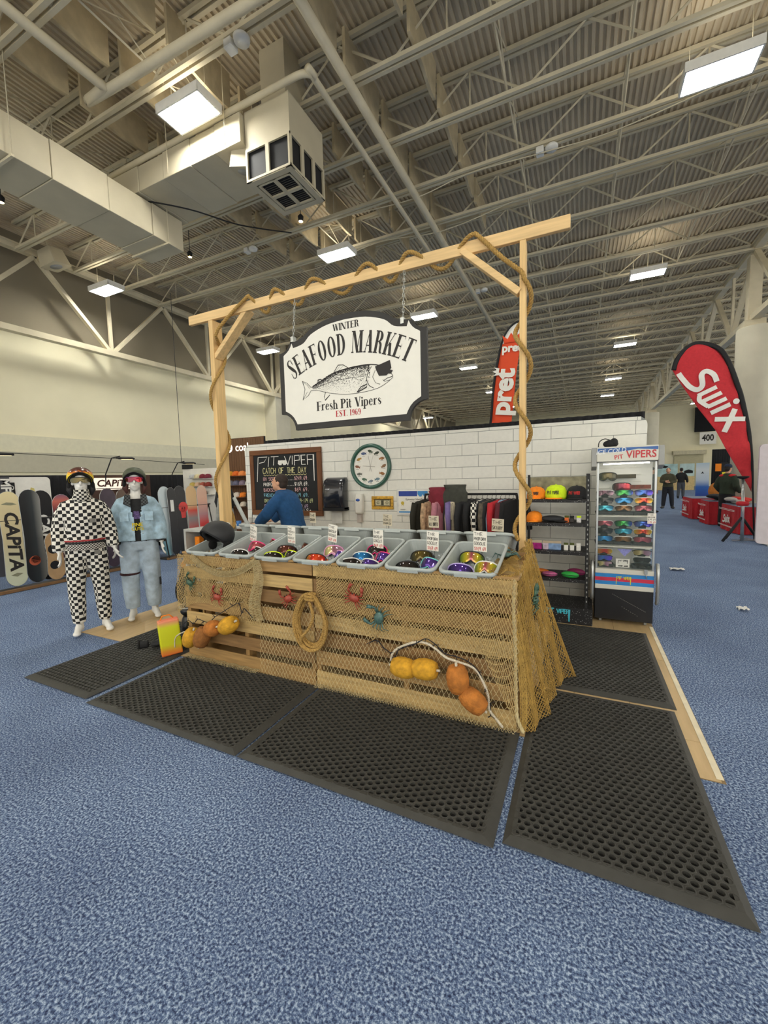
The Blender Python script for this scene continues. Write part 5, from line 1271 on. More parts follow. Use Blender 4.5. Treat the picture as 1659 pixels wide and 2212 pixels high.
o = thing('flat_hat', 'flat dark grey folded cap lying on the second shelf', 'cap', (-.28, 5.0, 1.101)); b = MB(); b.ell((-.28, 5.0, 1.135), (.13, .09, .035)); part('crown', b, mat('fabric_charcoal', '#303236', rough=.85), o); b = MB(); b.ell((-.19, 4.95, 1.115), (.09, .06, .012)); part('brim', b, N_BK, o)
def pack(x, y, z, w_, h, m, label, top=None):
    o = thing('hang_pack', label, 'packet', (x, y, z), group='small packets on the shelf rack'); b = MB(); b.bx(-w_/2, w_/2, -.012, .012, 0, h*.72); bevel(part('pouch', b, m, o, True), .006, 1)
    b = MB(); b.bx(-w_/2, w_/2, -.008, .008, h*.73, h); part('header_card', b, top or N_YE, o, True)
for k, (x, c) in enumerate(((-.13, '#d86a2a'), (-.08, '#2a2420'), (-.01, '#e8e0e0'))): pack(x, 4.93, 1.101, .045, .075, mat('packet_a%d' % k, c, rough=.4, var=.4, scale=80), 'small lens packet, %s of three on the second shelf' % ('first', 'second', 'third')[k], N_GR if k == 0 else (N_BK if k == 1 else N_YE))
for k, (x, w_, c, lab) in enumerate(((-.44, .11, '#a02a78', 'magenta packet in clear wrap on the third shelf'), (-.345, .06, '#c9b8c8', 'pale narrow packet between the magenta and blue ones'), (-.25, .13, '#7f9cc4', 'pale blue packet in clear wrap on the third shelf'))): pack(x, 4.93, .791, w_, .1, mat('packet_b%d' % k, c, rough=.25, var=.3, scale=30), lab, mat('kraft_header', '#b8a890', rough=.6))
for k, x in enumerate((-.135, -.075, -.01)): pack(x, 4.93, .791, .045, .085, M_WHITE, 'white lens packet, %s of three on the third shelf' % ('first', 'second', 'third')[k], N_GR if k < 2 else M_WHITE)
def case(x, z, m, label, w_=.085, y=4.97, rz=0, h=.03):
    o = thing('glasses_case', label, 'case', (x, y, z), rz, 'glasses cases on the lowest shelf'); b = MB(); b.ell((0, 0, h), (w_, .04, h)); part('shell', b, m, o, True); b = MB(); b.tube([(w_*.98*math.cos(a), .041*math.sin(a), h) for a in [2*PI*i/20 for i in range(20)]], .003, 4, closed=True); part('zip', b, M_BLACK, o, True)
case(-.4, .491, mat('case_orange', '#d8752a', rough=.6), 'orange glasses case at the back of the lowest shelf', .09, 5.02); case(-.3, .491, mat('case_violet_red', '#b85a8a', rough=.6, var=.6, scale=14), 'violet and red printed glasses case on the lowest shelf', .085, 4.9)
case(-.09, .491, mat('case_green', '#2fae4a', rough=.6), 'bright green glasses case on the lowest shelf', .095, 4.9, -.2, .036); case(-.03, .491, mat('case_magenta', '#8a2a5a', rough=.6), 'magenta glasses case behind the green one', .1, 5.05, -.3, .04)

# ---------------------------------------------------------------- garment rack
gr = thing('garment_rack', 'black pipe garment rail against the brick wall', 'clothes rack', (-1.28, 5.2, 0))
M_PIPE = mat('black_pipe', '#1b1c1f', rough=.45, metal=.3)
b = MB(); b.tube(bez([(-1.87, 5.2, 1.36), (-1.86, 5.2, 1.395), (-1.82, 5.2, 1.405), (-1.3, 5.2, 1.405), (-.74, 5.2, 1.405), (-.70, 5.2, 1.395), (-.69, 5.2, 1.36)], 6), .014, 8); part('rail', b, M_PIPE, gr)
for x in (-1.87, -.69):
    b = MB(); b.tube([(x, 5.2, .03), (x, 5.2, 1.37)], .014, 8); part('upright', b, M_PIPE, gr)
    b = MB(); b.tube([(x, 4.98, .022), (x, 5.42, .022)], .014, 8); part('foot', b, M_PIPE, gr)
def fabric(n, c, var=.12): return mat('fabric_'+n, c, rough=.9, var=var, scale=25, bump=.25, bscale=30)
def garment(x, rz, m, label, h=.62, w_=.23, sl=True):
    o = thing('hanging_garment', label, 'garment', (x, 5.2, 1.35-h), 0, 'garments on the rail'); R_z = Matrix.Rotation(rz, 4, 'Z')
    b = MB(); rg = []
    for t, ww, th in ((0, .95, .055), (.3, .92, .05), (.6, .98, .055), (.85, 1.0, .05), (.95, .8, .04), (1.0, .25, .025)):
        rg.append([(w_*ww*math.cos(a)*(1+.05*math.sin(3*a+t*5)), th*math.sin(a)*(1+.25*math.sin(5*a+t*7)), h*t*.98) for a in [2*PI*i/16 for i in range(16)]])
    b.loft(rg, M=R_z); part('body', b, m, o, True)
    if sl:
        for s in (-1, 1):
            b = MB(); b.tube([(s*w_*.85, 0, h*.9), (s*w_*1.08, -.02, h*.6), (s*w_*1.1, -.03, h*.25)], [.05, .045, .038], 8, M=R_z, sq=.7); part('sleeve', b, m, o, True)
    b = MB(); b.tube(bez([(0, 0, h*.98), (0, 0, h+.02), (.012, 0, h+.045), (0, 0, h+.066), (-.014, 0, h+.052)], 4), .0025, 5, M=R_z); b.tube([(-w_*.8, 0, h*.93), (0, 0, h*1.0), (w_*.8, 0, h*.93)], .004, 5, M=R_z); part('hanger', b, M_PIPE, o, True)
gm = [(-1.83, 'olive_black', '#2a2a22', 'dark olive jacket at the left end of the rail', .9), (-1.73, 'floral', '#b89a7a', 'pale floral shirt next to the maroon jacket', 1.2), (-1.6, 'rose', '#b87a88', 'dusty pink top between the draped trousers', 1.3), (-1.47, 'lilac', '#7a6aa0', 'lilac top next to the cream one', 1.35), (-1.40, 'cream', '#d8cdb4', 'cream trousers in the middle of the rail', 1.1), (-1.32, 'black_a', '#202123', 'black jacket right of the cream garment', .8), (-1.25, 'black_b', '#26272a', 'black jacket with wide sleeves mid rail', .9), (-1.18, 'black_c', '#1d1e20', 'black hoodie left of the chequered garment', 1.1), (-1.11, 'check', '#cccccc', 'black and white chequered garment on the rail', 1.3), (-1.05, 'grey_a', '#33353a', 'charcoal trousers right of the chequered garment', 1.0), (-.99, 'print', '#5a5246', 'dark printed shirt on the rail', 1.1), (-.94, 'black_d', '#232427', 'black jacket left of the red one', 1.0), (-.885, 'red', '#b3222e', 'red top on the rail', 1.2), (-.83, 'denim', '#8fb0cc', 'pale denim jacket flaring out at the right of the rail', .75), (-.785, 'wine', '#5a1f2a', 'wine red garment next to the denim', 1.1), (-.735, 'black_e', '#1b1b1e', 'black garment at the right end of the rail', 1.0)]
def checker_mat(name, ca, cb_, size):
    if name in MATS: return MATS[name]
    m = bpy.data.materials.new(name); m.use_nodes = True; MATS[name] = m; N, L, b = nodes_of(m)
    tc = N.new('ShaderNodeTexCoord'); sp = N.new('ShaderNodeSeparateXYZ'); sn = N.new('ShaderNodeSeparateXYZ'); L.new(tc.outputs['Object'], sp.inputs[0]); L.new(tc.outputs['Normal'], sn.inputs[0])
    def mth(op, a, c=None):
        n = N.new('ShaderNodeMath'); n.operation = op
        for i, v in enumerate((a, c)):
            if v is None: continue
            if isinstance(v, (int, float)): n.inputs[i].default_value = v
            else: L.new(v, n.inputs[i])
        return n.outputs[0]
    g = mth('GREATER_THAN', mth('ABSOLUTE', sn.outputs[0]), mth('MULTIPLY', mth('ABSOLUTE', sn.outputs[1]), 1.0))
    u = mth('ADD', mth('MULTIPLY', sp.outputs[0], mth('SUBTRACT', 1.0, g)), mth('MULTIPLY', sp.outputs[1], g))
    nz = N.new('ShaderNodeTexNoise'); nz.inputs['Scale'].default_value = 7; L.new(tc.outputs['Object'], nz.inputs['Vector'])
    wv = mth('MULTIPLY', mth('SUBTRACT', nz.outputs[0], .5), size*1.1)
    a = mth('FLOOR', mth('DIVIDE', mth('ADD', u, wv), size)); c = mth('FLOOR', mth('DIVIDE', mth('ADD', sp.outputs[2], wv), size))
    k = mth('ABSOLUTE', mth('MODULO', mth('ADD', a, c), 2.0)); k = mth('GREATER_THAN', k, .5)
    mx = N.new('ShaderNodeMix'); mx.data_type = 'RGBA'; L.new(k, mx.inputs[0]); mx.inputs[6].default_value = (*lin(ca), 1); mx.inputs[7].default_value = (*lin(cb_), 1); L.new(mx.outputs[2], b.inputs['Base Color']); b.inputs['Roughness'].default_value = .85
    return m
M_CHK = checker_mat('chequered_cloth', '#e9e6dc', '#191a1c', .036)
random.seed(9)
for x, n, c, lab, rz in gm: garment(x, rz+jit(.1), M_CHK if n == 'check' else fabric(n, c, .5 if n in ('floral', 'print') else .12), lab, h=.56+jit(.05))
def thrown(name, label, x, m, prof):
    """garment folded over the rail: two hanging flaps"""
    o = thing(name, label, 'garment', (x, 5.2, .9)); b = MB()
    for (cx, cy, w0, w1, z0, z1, th) in prof:
        rg = []
        for t in range(7):
            f = t/6; ww = w0+(w1-w0)*f; z = z0+(z1-z0)*f
            rg.append([(cx+ww*math.cos(a)*(1+.12*math.sin(4*a+f*6)), cy+th*math.sin(a)*(1+.3*math.sin(3*a+f*9)), z) for a in [2*PI*i/14 for i in range(14)]])
        b.loft(rg)
    remeshed_world(o, b, m)
def remeshed_world(o, b, m):
    l = o.location; b.v = [(v[0]-l.x, v[1]-l.y, v[2]-l.z) for v in b.v]; remeshed('cloth', b, m, o, .014, 3)
thrown('thrown_jacket', 'maroon jacket thrown over the left end of the rail', -1.68, fabric('maroon', '#7a2434'), [(-1.7, 5.11, .07, .1, 1.0, 1.4, .035), (-1.65, 5.1, .05, .13, 1.1, 1.45, .05), (-1.68, 5.18, .1, .13, 1.36, 1.5, .09)])
thrown('thrown_trousers', 'dark grey snow trousers thrown over the rail beside the maroon jacket', -1.45, fabric('graphite', '#3f413b'), [(-1.5, 5.1, .09, .12, .93, 1.45, .04), (-1.4, 5.11, .08, .1, 1.0, 1.45, .04), (-1.45, 5.17, .14, .15, 1.38, 1.53, .08), (-1.33, 5.12, .05, .06, 1.2, 1.44, .04)])
# ---------------------------------------------------------------- figures
def ering(cx, cy, z, rx, ry, n=20): return [(cx+rx*math.cos(2*PI*i/n), cy+ry*math.sin(2*PI*i/n), z) for i in range(n)]
def lerp3(a, b, t): return tuple(a[i]+(b[i]-a[i])*t for i in range(3))
def hand_geo(mb, wr, d, lat, k=1.0, curl=None):
    wr = Vector(wr); d = Vector(d).normalized(); lat = Vector(lat); lat = (lat-d*lat.dot(d)).normalized(); nrm = d.cross(lat)
    c = nrm*(1 if curl is None else curl)
    for i, L in enumerate((.066, .075, .07, .055)):
        base = wr+d*.088*k+lat*(i-1.5)*.0205*k
        mb.tube([wr+d*.012, wr.lerp(base, .55)+lat*(i-1.5)*.003, base], [.017*k, .0155*k, .0112*k], 8)
        mb.tube([base, base+d*L*.45*k+c*.006, base+d*L*.8*k+c*.018, base+d*L*k+c*.032], [.0108*k, .0102*k, .0092*k, .0072*k], 7)
    b0 = wr+d*.03*k-lat*.028*k; mb.tube([wr+d*.015*k-lat*.01*k, b0, b0+d*.03*k-lat*.018*k+c*.01, b0+d*.058*k-lat*.022*k+c*.02], [.016*k, .0135*k, .0115*k, .0085*k], 7)
def body_geo(mb, P, fing=1.0):
    """P: joints in local space, figure faces -y"""
    t = P['torso']
    mb.loft([ering(cx, cy, z, rx, ry) for (cx, cy, z, rx, ry) in t])
    h = Vector(P['head']); n0 = t[-1]
    mb.tube([(n0[0], n0[1], n0[2]-.04), (n0[0]*.5+h.x*.5, n0[1]*.5+(h.y+.015)*.5, (n0[2]+h.z-.07)/2), (h.x, h.y+.015, h.z-.05)], [.062, .054, .056], 12)
    R = Matrix.Translation(h) @ Euler(P.get('headrot', (0, 0, 0))).to_matrix().to_4x4()
    mb.ell((0, .008, .025), (.075, .095, .092), M=R); mb.ell((0, -.02, -.045), (.058, .07, .072), M=R); mb.ell((0, -.045, -.085), (.034, .03, .03), M=R)
    mb.tube([(0, -.085, .02), (0, -.105, -.02), (0, -.098, -.034)], [.009, .014, .01], 7, M=R)
    for s in (-1, 1):
        mb.ell((s*.077, .012, -.01), (.012, .022, .032), M=R); mb.ell((s*.03, -.083, .024), (.02, .012, .008), M=R)
    mb.ell((0, -.088, -.055), (.024, .012, .007), M=R)
    for sd, s in (('L', -1), ('R', 1)):
        sh, el, wr = (Vector(P[q+sd]) for q in ('sh', 'el', 'wr'))
        mb.tube([(sh.x*.3, sh.y, sh.z), (sh.x*.9, sh.y, sh.z-.012), sh.lerp(el, .35), el, el.lerp(wr, .35), wr], [.07, .062, .052, .041, .041, .028], 12)
        d = P.get('hd'+sd, (wr-el)); hand_geo(mb, wr, d, P.get('hl'+sd, (0, s*-.3, 0) if False else (.0, 1, 0)), fing, P.get('hc'+sd))
        hp, kn, an, to = (Vector(P[q+sd]) for q in ('hp', 'kn', 'an', 'to'))
        mb.tube([hp, hp.lerp(kn, .35), kn, kn.lerp(an, .3), an], [.092, .08, .056, .056, .037], 12)
        hl = an+(an-to)*.28; hl.z = .035
        mb.tube([(an.x, an.y, an.z+.01), (an.x, an.y, .05)], [.037, .042], 10)
        mb.tube([hl, an.lerp(to, .35)*1.0+Vector((0, 0, -.0)), to], [.034, .042, .034], 10, sq=.9); mb.ell(to, (.04, .05, .026))
def std_pose(w=1.0):
    P = {'torso': [(0, .0, .84, .13*w, .09), (0, 0, .93, .165*w, .112), (0, 0, 1.08, .14*w, .098), (0, 0, 1.28, .165*w, .115), (0, 0, 1.38, .148*w, .1), (0, .005, 1.455, .088, .075), (0, .01, 1.51, .062, .06)], 'head': (0, -.015, 1.665)}
    for sd, s in (('L', -1), ('R', 1)):
        P.update({'sh'+sd: (s*.185*w, 0, 1.425), 'el'+sd: (s*.275, .03, 1.15), 'wr'+sd: (s*.30, -.04, .92), 'hp'+sd: (s*.088, 0, .92), 'kn'+sd: (s*.115, -.01, .5), 'an'+sd: (s*.135, .02, .09), 'to'+sd: (s*.16, -.13, .03)})
    return P
def top_geo(mb, P, hem=.93, grow=.03, cuff=.93, collar=0, flare=0):
    rg = []
    for (cx, cy, z, rx, ry) in P['torso']:
        if z < hem-.06 or z > 1.49: continue
        rg.append(ering(cx, cy, max(z, hem), rx+grow+(flare if z < 1.1 else 0), ry+grow))
    mb.loft(rg)
    for sd in 'LR':
        sh, el, wr = (Vector(P[q+sd]) for q in ('sh', 'el', 'wr')); e = el.lerp(wr, cuff)
        mb.tube([(sh.x*.25, sh.y, sh.z+.03), (sh.x*.85, sh.y, sh.z-.012), sh.lerp(el, .4), el, el.lerp(wr, .5), e], [.06+grow*.4, .066+grow*.5, .06+grow*.6, .056+grow*.6, .05+grow*.6, .042+grow*.5], 14)
    if collar:
        c = P['torso'][-1]; mb.loft([ering(c[0], c[1], c[2]-.05, .085, .08), ering(c[0], c[1], c[2]+collar, .075, .072)])
def pants_geo(mb, P, grow=.02, low=.93, waist=1.02):
    tr = [q for q in P['torso'] if q[2] < 1.1]
    mb.loft([ering(cx, cy, min(z, waist), rx+grow*.8, ry+grow) for (cx, cy, z, rx, ry) in tr])
    for sd in 'LR':
        hp, kn, an = (Vector(P[q+sd]) for q in ('hp', 'kn', 'an')); e = kn.lerp(an, low)
        mb.tube([hp+Vector((0, 0, .03)), hp.lerp(kn, .35), kn, kn.lerp(an, .5), e], [.1+grow*.5, .09+grow, .07+grow, .064+grow, .05+grow], 14)
M_SKIN = mat('skin', '#d6a384', rough=.55, var=.06); M_MANQ = mat('mannequin_white', '#e9e8e3', rough=.35, var=.02)
def fig_shift(mb, s):
    if s != 1: mb.v = [(a*s, b*s, c*s) for a, b, c in mb.v]
def dress(o, P, name, geo, m, s=1, voxel=.012, smooth=4, **kw):
    b = MB(); geo(b, P, **kw); fig_shift(b, s); return remeshed(name, b, m, o, voxel, smooth)
def eyes(o, P, s=1, brow=True):
    h = Vector(P['head']); R = Matrix.Translation(h) @ Euler(P.get('headrot', (0, 0, 0))).to_matrix().to_4x4()
    for sx_ in (-.03, .03):
        b = MB(); b.ell((sx_, -.092, .014), (.011, .006, .006), M=R); fig_shift(b, s); part('eye', b, mat('eye_dark', '#2a2018', rough=.3), o, True)

# --- mannequin in chequered suit
m1 = thing('mannequin', 'white mannequin in a black and white chequered suit and yellow helmet', 'mannequin', (-4.93, 2.66, .0075), 1.05)
P = std_pose(); P.update(shL=(-.165, 0, 1.405), shR=(.165, 0, 1.405), elL=(-.225, .03, 1.15), wrL=(-.235, -.05, .92), elR=(.225, .03, 1.15), wrR=(.255, -.05, .93), anL=(-.115, .02, .09), anR=(.125, .02, .09), toL=(-.14, -.13, .03), toR=(.16, -.13, .03), hlL=(0, 1, 0), hlR=(0, 1, 0), hcL=-1, hcR=1, hdR=(.35, -.25, -.9), hdL=(.1, -.35, -.9))
dress(m1, P, 'body', body_geo, M_MANQ, 1, .0075, 2)
dress(m1, P, 'chequered_top', top_geo, M_CHK, hem=.985, grow=.03, cuff=.95, flare=.008)
dress(m1, P, 'chequered_trousers', pants_geo, M_CHK, grow=.012, low=.94, waist=1.03)
b = MB(); b.loft([ering(0, .0, 1.46, .1, .095), ering(0, -.005, 1.52, .082, .085), ering(0, -.012, 1.55, .07, .08), ering(0, -.02, 1.585, .07, .088)]); part('neck_gaiter', b, checker_mat('chequered_gaiter', '#e4e1d6', '#202122', .022), m1, True)
b = MB(); b.loft([ering(0, 0, .93, .186, .138), ering(0, 0, .985, .192, .145), ering(0, 0, 1.03, .188, .145)], cap=False); bg = part('belt_bag', b, checker_mat('belt_print', '#cfccc4', '#2c2223', .014), m1, True)
b = MB(); b.tube([(.192*math.cos(a), .148*math.sin(a), 1.035) for a in [2*PI*i/28 for i in range(28)]], .009, 6, closed=True); part('red_zip', b, mat('zip_red', '#a02a30', rough=.6), bg, True)
b = MB(); b.tube([(.192*math.cos(a), .148*math.sin(a), 1.012) for a in [PI+PI*i/14 for i in range(15)]], .01, 6); part('black_flap', b, M_BLACK, bg, True)
for x, z in ((.08, 1.25), (.1, .9)):
    b = MB(); b.box((x, -.152 if z > 1.1 else -.128, z), (.055, .012, .045)); part('logo_patch', b, mat('patch_grey', '#77756f', rough=.7), m1, True)
def flame_mat():
    m = ramp_mat('helmet_yellow_flame', [(0, '#f2d21a'), (.5, '#f4d51c'), (.6, '#d8761c'), (.72, '#5a2a22'), (1, '#3a2020')], 'Generated', (0, 0, 1), rough=.3, coat=.4); N, L, b_ = nodes_of(m)
    d = [n for n in N if n.type == 'VECT_MATH'][0]; cr_ = [n for n in N if n.type == 'VALTORGB'][0]; tc_ = [n for n in N if n.type == 'TEX_COORD'][0]
    nz = N.new('ShaderNodeTexNoise'); nz.inputs['Scale'].default_value = 9; L.new(tc_.outputs['Generated'], nz.inputs['Vector']); ad = N.new('ShaderNodeMath'); ad.operation = 'MULTIPLY_ADD'; L.new(nz.outputs[0], ad.inputs[0]); ad.inputs[1].default_value = .5; L.new(d.outputs['Value'], ad.inputs[2])
    a2 = N.new('ShaderNodeMath'); a2.operation = 'SUBTRACT'; L.new(ad.outputs[0], a2.inputs[0]); a2.inputs[1].default_value = .25; L.new(a2.outputs[0], cr_.inputs[0]); return m
M_HL = mat('helmet_pad', '#131315', rough=.95)
helmet('helmet', '', (0, -.005, 1.715), (-.05, 0, 0), flame_mat(), M_HL, m1, R=.122)
def face_shield(par, z, le, fr_, y=-.115, s=1.0):
    g = bpy.data.objects.new('sunglasses', None); COL.objects.link(g); g.parent = par; g.location = (0, y, z); g.scale = (s, s, s)
    for nm, me in sunglass_meshes(le, fr_, 0):
        p = bpy.data.objects.new(nm, me); COL.objects.link(p); p.parent = g
face_shield(m1, 1.682, L_OLV, F_K, s=1.18)
def hair_locks(par, m, s=1, z=1.62):
    for sx_ in (-1, 1):
        b = MB(); b.tube([(sx_*.088, .02, z+.05), (sx_*.1, .0, z-.04), (sx_*.085, -.01, z-.1)], [.03, .032, .012], 8); part('hair', b, m, par, True)
hair_locks(m1, mat('hair_black', '#17161a', rough=.6))
# --- mannequin in denim
m2 = thing('mannequin', 'white mannequin in pale denim jacket and jeans with olive helmet', 'mannequin', (-4.83, 3.2, .0075), .95)
P = std_pose(); P.update(shL=(-.165, 0, 1.405), shR=(.165, 0, 1.405), elL=(-.225, .03, 1.15), wrL=(-.235, -.06, .92), elR=(.225, .03, 1.15), wrR=(.24, -.06, .92), anL=(-.11, .02, .09), anR=(.12, .02, .09), toL=(-.13, -.13, .03), toR=(.15, -.13, .03), hcL=-1, hcR=1)
dress(m2, P, 'body', body_geo, M_MANQ, 1, .0075, 2)
M_DEN = mat('pale_denim', '#aac6d8', rough=.85, var=.28, scale=14, bump=.3, bscale=60); M_JEAN = mat('washed_jeans', '#b0c2d2', rough=.88, var=.3, scale=9, bump=.3, bscale=40)
dress(m2, P, 'black_tee', lambda mb, P: mb.loft([ering(cx, cy, max(z, .94), rx+.024, ry+.026) for (cx, cy, z, rx, ry) in P['torso'] if .9 < z < 1.49]), N_BK)
# jacket with open front
b = MB(); top_geo(b, P, hem=.955, grow=.046, cuff=.92, flare=.014); jk = remeshed('denim_jacket', b, M_DEN, m2, .012, 4)
bmx = bmesh.new(); bmx.from_mesh(jk.data)
kill = [f for f in bmx.faces if f.calc_center_median().y < -.02 and abs(f.calc_center_median().x-.0) < .03+.05*max(0, (f.calc_center_median().z-1.2)/.3) and f.calc_center_median().z < 1.52]
kill += [f for f in bmx.faces if f.calc_center_median().z < .96 and abs(f.calc_center_median().x) < .2]
bmesh.ops.delete(bmx, geom=list(set(kill)), context='FACES'); bmx.to_mesh(jk.data); bmx.free()
sm_ = jk.modifiers.new('s', 'SOLIDIFY'); sm_.thickness = .006
M_PLAID = checker_mat('dark_plaid', '#4a4f52', '#1b1c1f', .018)
for s in (-1, 1):
    b = MB(); b.add([(s*.05, -.1, 1.5), (s*.11, -.07, 1.5), (s*.13, -.13, 1.4), (s*.055, -.165, 1.36), (s*.05, -.11, 1.5), (s*.11, -.08, 1.51), (s*.125, -.15, 1.41), (s*.055, -.175, 1.37)], [(0, 1, 2, 3), (4, 5, 6, 7), (0, 1, 5, 4), (1, 2, 6, 5), (2, 3, 7, 6), (3, 0, 4, 7)]); part('plaid_collar', b, M_PLAID, jk, True)
    b = MB(); b.box((s*.125, -.168, 1.29), (.09, .008, .03)); b.box((s*.125, -.166, 1.24), (.085, .006, .08)); part('chest_pocket', b, M_DEN, jk, True)
    wr = Vector(P['wrL' if s < 0 else 'wrR']); el = Vector(P['elL' if s < 0 else 'elR']); b = MB(); b.tube([el.lerp(wr, .86), el.lerp(wr, .97)], .054, 12); part('plaid_cuff', b, M_PLAID, jk, True)
b = MB()
for k in range(5): b.ell((.052, -.172+.004*k, 1.33-.07*k), (.006, .004, .006))
for k in range(5): pass
part('snap_buttons', b, M_CHR, jk, True)['kind'] = 'stuff'
b = MB(); TM_ = Tm((0, -.149, 1.2), (PI/2, 0, 0)); text(b, 'FINE', .055, 0, TM_ @ Matrix.Translation((0, -.05, 0)), bold=.03); text(b, 'CUTS', .05, 0, TM_ @ Matrix.Translation((0, -.1, 0)), bold=.03); part('tee_print', b, mat('tee_yellow', '#d8c22a', rough=.8), m2, True)
b = MB(); b.flat([(-.035, .0), (.035, .0), (.028, .09), (-.028, .09)], 0, Tm((0, -.15, 1.22), (PI/2, 0, 0))); part('tee_print', b, mat('tee_violet', '#5a4a78', rough=.8, var=.8, scale=60), m2, True)
jn = dress(m2, P, 'jeans', pants_geo, M_JEAN, grow=.026, low=.9, waist=1.04)
b = MB(); kn = P['knL']; b.tube([(kn[0]+.093*math.cos(a), kn[1]+.093*math.sin(a), kn[2]+.06) for a in [2*PI*i/24 for i in range(24)]], .016, 6, closed=True); part('knee_stripe', b, mat('stripe_black_red', '#3a1f24', rough=.8, var=.6, scale=50), jn, True)
b = MB(); b.box((P['knR'][0]+.085, -.05, .44), (.02, .06, .09)); part('knee_patch', b, M_BLACK, jn, True)
helmet('helmet', '', (0, -.005, 1.715), (-.05, 0, 0), mat('helmet_olive', '#434b38', rough=.5, var=.15), M_HL, m2, R=.122)
face_shield(m2, 1.68, L_CRM, F_M, s=1.18)
hair_locks(m2, mat('hair_auburn', '#4a2620', rough=.6))

# --- person leaning on the table behind the counter
def person(name, label, loc, rz, P, top, pants, hair, s=1, shoes=None, hat=None, voxel=.014, topkw=None, pantkw=None, long_hair=0, collar=.02):
    o = thing(name, label, 'person', loc, rz)
    dress(o, P, 'body', body_geo, M_SKIN, s, .008 if voxel < .015 else .012, 2, **({} if voxel < .015 else {'fing': 1.15}))
    dress(o, P, 'jacket', top_geo, top, s, voxel, 4, **(dict(hem=.9, grow=.03, cuff=.92, collar=collar) | (topkw or {})))
    dress(o, P, 'trousers', pants_geo, pants, s, voxel, 4, **(dict(grow=.02, low=.97, waist=.98) | (pantkw or {})))
    R = Matrix.Translation(P['head']) @ Euler(P.get('headrot', (0, 0, 0))).to_matrix().to_4x4()
    b = MB(); b.ell((0, .022, .042), (.087, .098, .09), M=R); b.ell((0, .06, -.01), (.078, .06, .085+long_hair), M=R); fig_shift(b, s); remeshed('hair', b, hair, o, .01, 2)
    eyes(o, P, s)
    for sd in 'LR':
        an, to = Vector(P['an'+sd]), Vector(P['to'+sd]); b = MB(); hl = an+(an-to)*.35; hl.z = .055; m_ = an.lerp(to, .4); m_.z = .055
        b.tube([hl, m_, (to.x, to.y, .05)], [.056, .062, .054], 12, sq=.8); b.ell((to.x, to.y-.01, .045), (.055, .07, .042)); b.tube([(an.x, an.y, .14), (an.x, an.y, .05)], [.055, .058], 10); fig_shift(b, s); remeshed('shoe', b, shoes or M_BLACK, o, .009, 2)
    if hat:
        b = MB(); b.ell((0, .012, .055), (.092, .106, .08), M=R); fig_shift(b, s); remeshed('hat', b, hat, o, .01, 2)
    return o
P = std_pose(1.05); P['torso'] = [(0, .02, .84, .13, .1), (0, .01, .93, .165, .12), (0, -.02, 1.08, .15, .108), (0, -.07, 1.27, .185, .125), (0, -.1, 1.38, .175, .11), (0, -.125, 1.45, .1, .08), (0, -.145, 1.485, .062, .06)]
P.update(head=(0, -.2, 1.6), headrot=(-.25, 0, .15), shL=(-.19, -.1, 1.40), elL=(-.24, -.3, 1.19), wrL=(-.17, -.46, 1.045), shR=(.2, -.1, 1.40), elR=(.27, -.26, 1.17), wrR=(.19, -.45, 1.045), hdR=(-.05, -.95, -.12), hcR=1, hdL=(.05, -.95, -.12), hlL=(1, 0, 0), hcL=1, hlR=(-1, 0, 0))
person('person', 'person in a blue sweatshirt leaning on the table behind the tubs', (-3.6, 4.62, .0066), -PI/2+.15, P, fabric('blue_sweat', '#1f4f80'), fabric('dark_jeans', '#23262e'), mat('hair_brown', '#2e211a', rough=.7, var=.3, scale=30), topkw=dict(grow=.045, hem=.92))
# ---------------------------------------------------------------- behind the counter on the left: table, cup, chair, folded canopy
wt = thing('work_table', 'pale grey work table behind the counter with a cup and can on it', 'table', (-4.3, 4.62, .0066))
M_LG = mat('pale_laminate', '#cfcfca', rough=.4, var=.04)
b = MB(); b.bx(-4.72, -3.93, 4.3, 4.95, .975, 1.0); bevel(part('top', b, M_LG, wt), .004, 1)
for x in (-4.68, -3.97):
    for y in (4.34, 4.91): b = MB(); b.bx(x-.02, x+.02, y-.02, y+.02, .0066, .975); part('leg', b, M_CHR, wt)
o = thing('iced_coffee_cup', 'clear plastic cup of iced coffee on the work table', 'cup', (-4.2, 4.45, 1.0)); b = MB(); b.lathe([(.03, 0), (.042, .12), (.043, .125)], 16, M=Tm((-4.2, 4.45, 1.0)), cap=False); part('cup', b, glass_mat('clear_cup', '#c8c8c4', .35), o)
b = MB(); b.lathe([(.028, .003), (.034, .05), (.001, .051)], 14, M=Tm((-4.2, 4.45, 1.0))); part('coffee', b, mat('coffee_brown', '#7a4526', rough=.3), o); b = MB(); b.tube([(-4.2, 4.45, 1.03), (-4.185, 4.45, 1.2)], .004, 6); part('straw', b, M_BLACK, o)
o = thing('drink_can', 'slim white drink can on the work table near the hand', 'can', (-4.03, 4.5, 1.0)); b = MB(); b.lathe([(.024, 0), (.03, .01), (.03, .145), (.024, .16)], 16, M=Tm((-4.03, 4.5, 1.0))); part('can_body', b, M_WHITE, o); b = MB(); b.lathe([(.0305, .06), (.0305, .075)], 16, M=Tm((-4.03, 4.5, 1.0)), cap=False); part('red_band', b, mat('can_red', '#b83a44', rough=.4), o); b = MB(); b.lathe([(.022, .16), (.022, .163)], 14, M=Tm((-4.03, 4.5, 1.0))); part('lid', b, M_CHR, o)
o = thing('tape_roll', 'small blue cup on the left end of the work table', 'cup', (-4.45, 4.45, 1.0)); b = MB(); b.lathe([(.03, 0), (.036, .07), (.032, .07), (.028, .004)], 14, M=Tm((-4.45, 4.45, 1.0))); part('cup', b, mat('cup_blue', '#3a78c0', rough=.4), o)
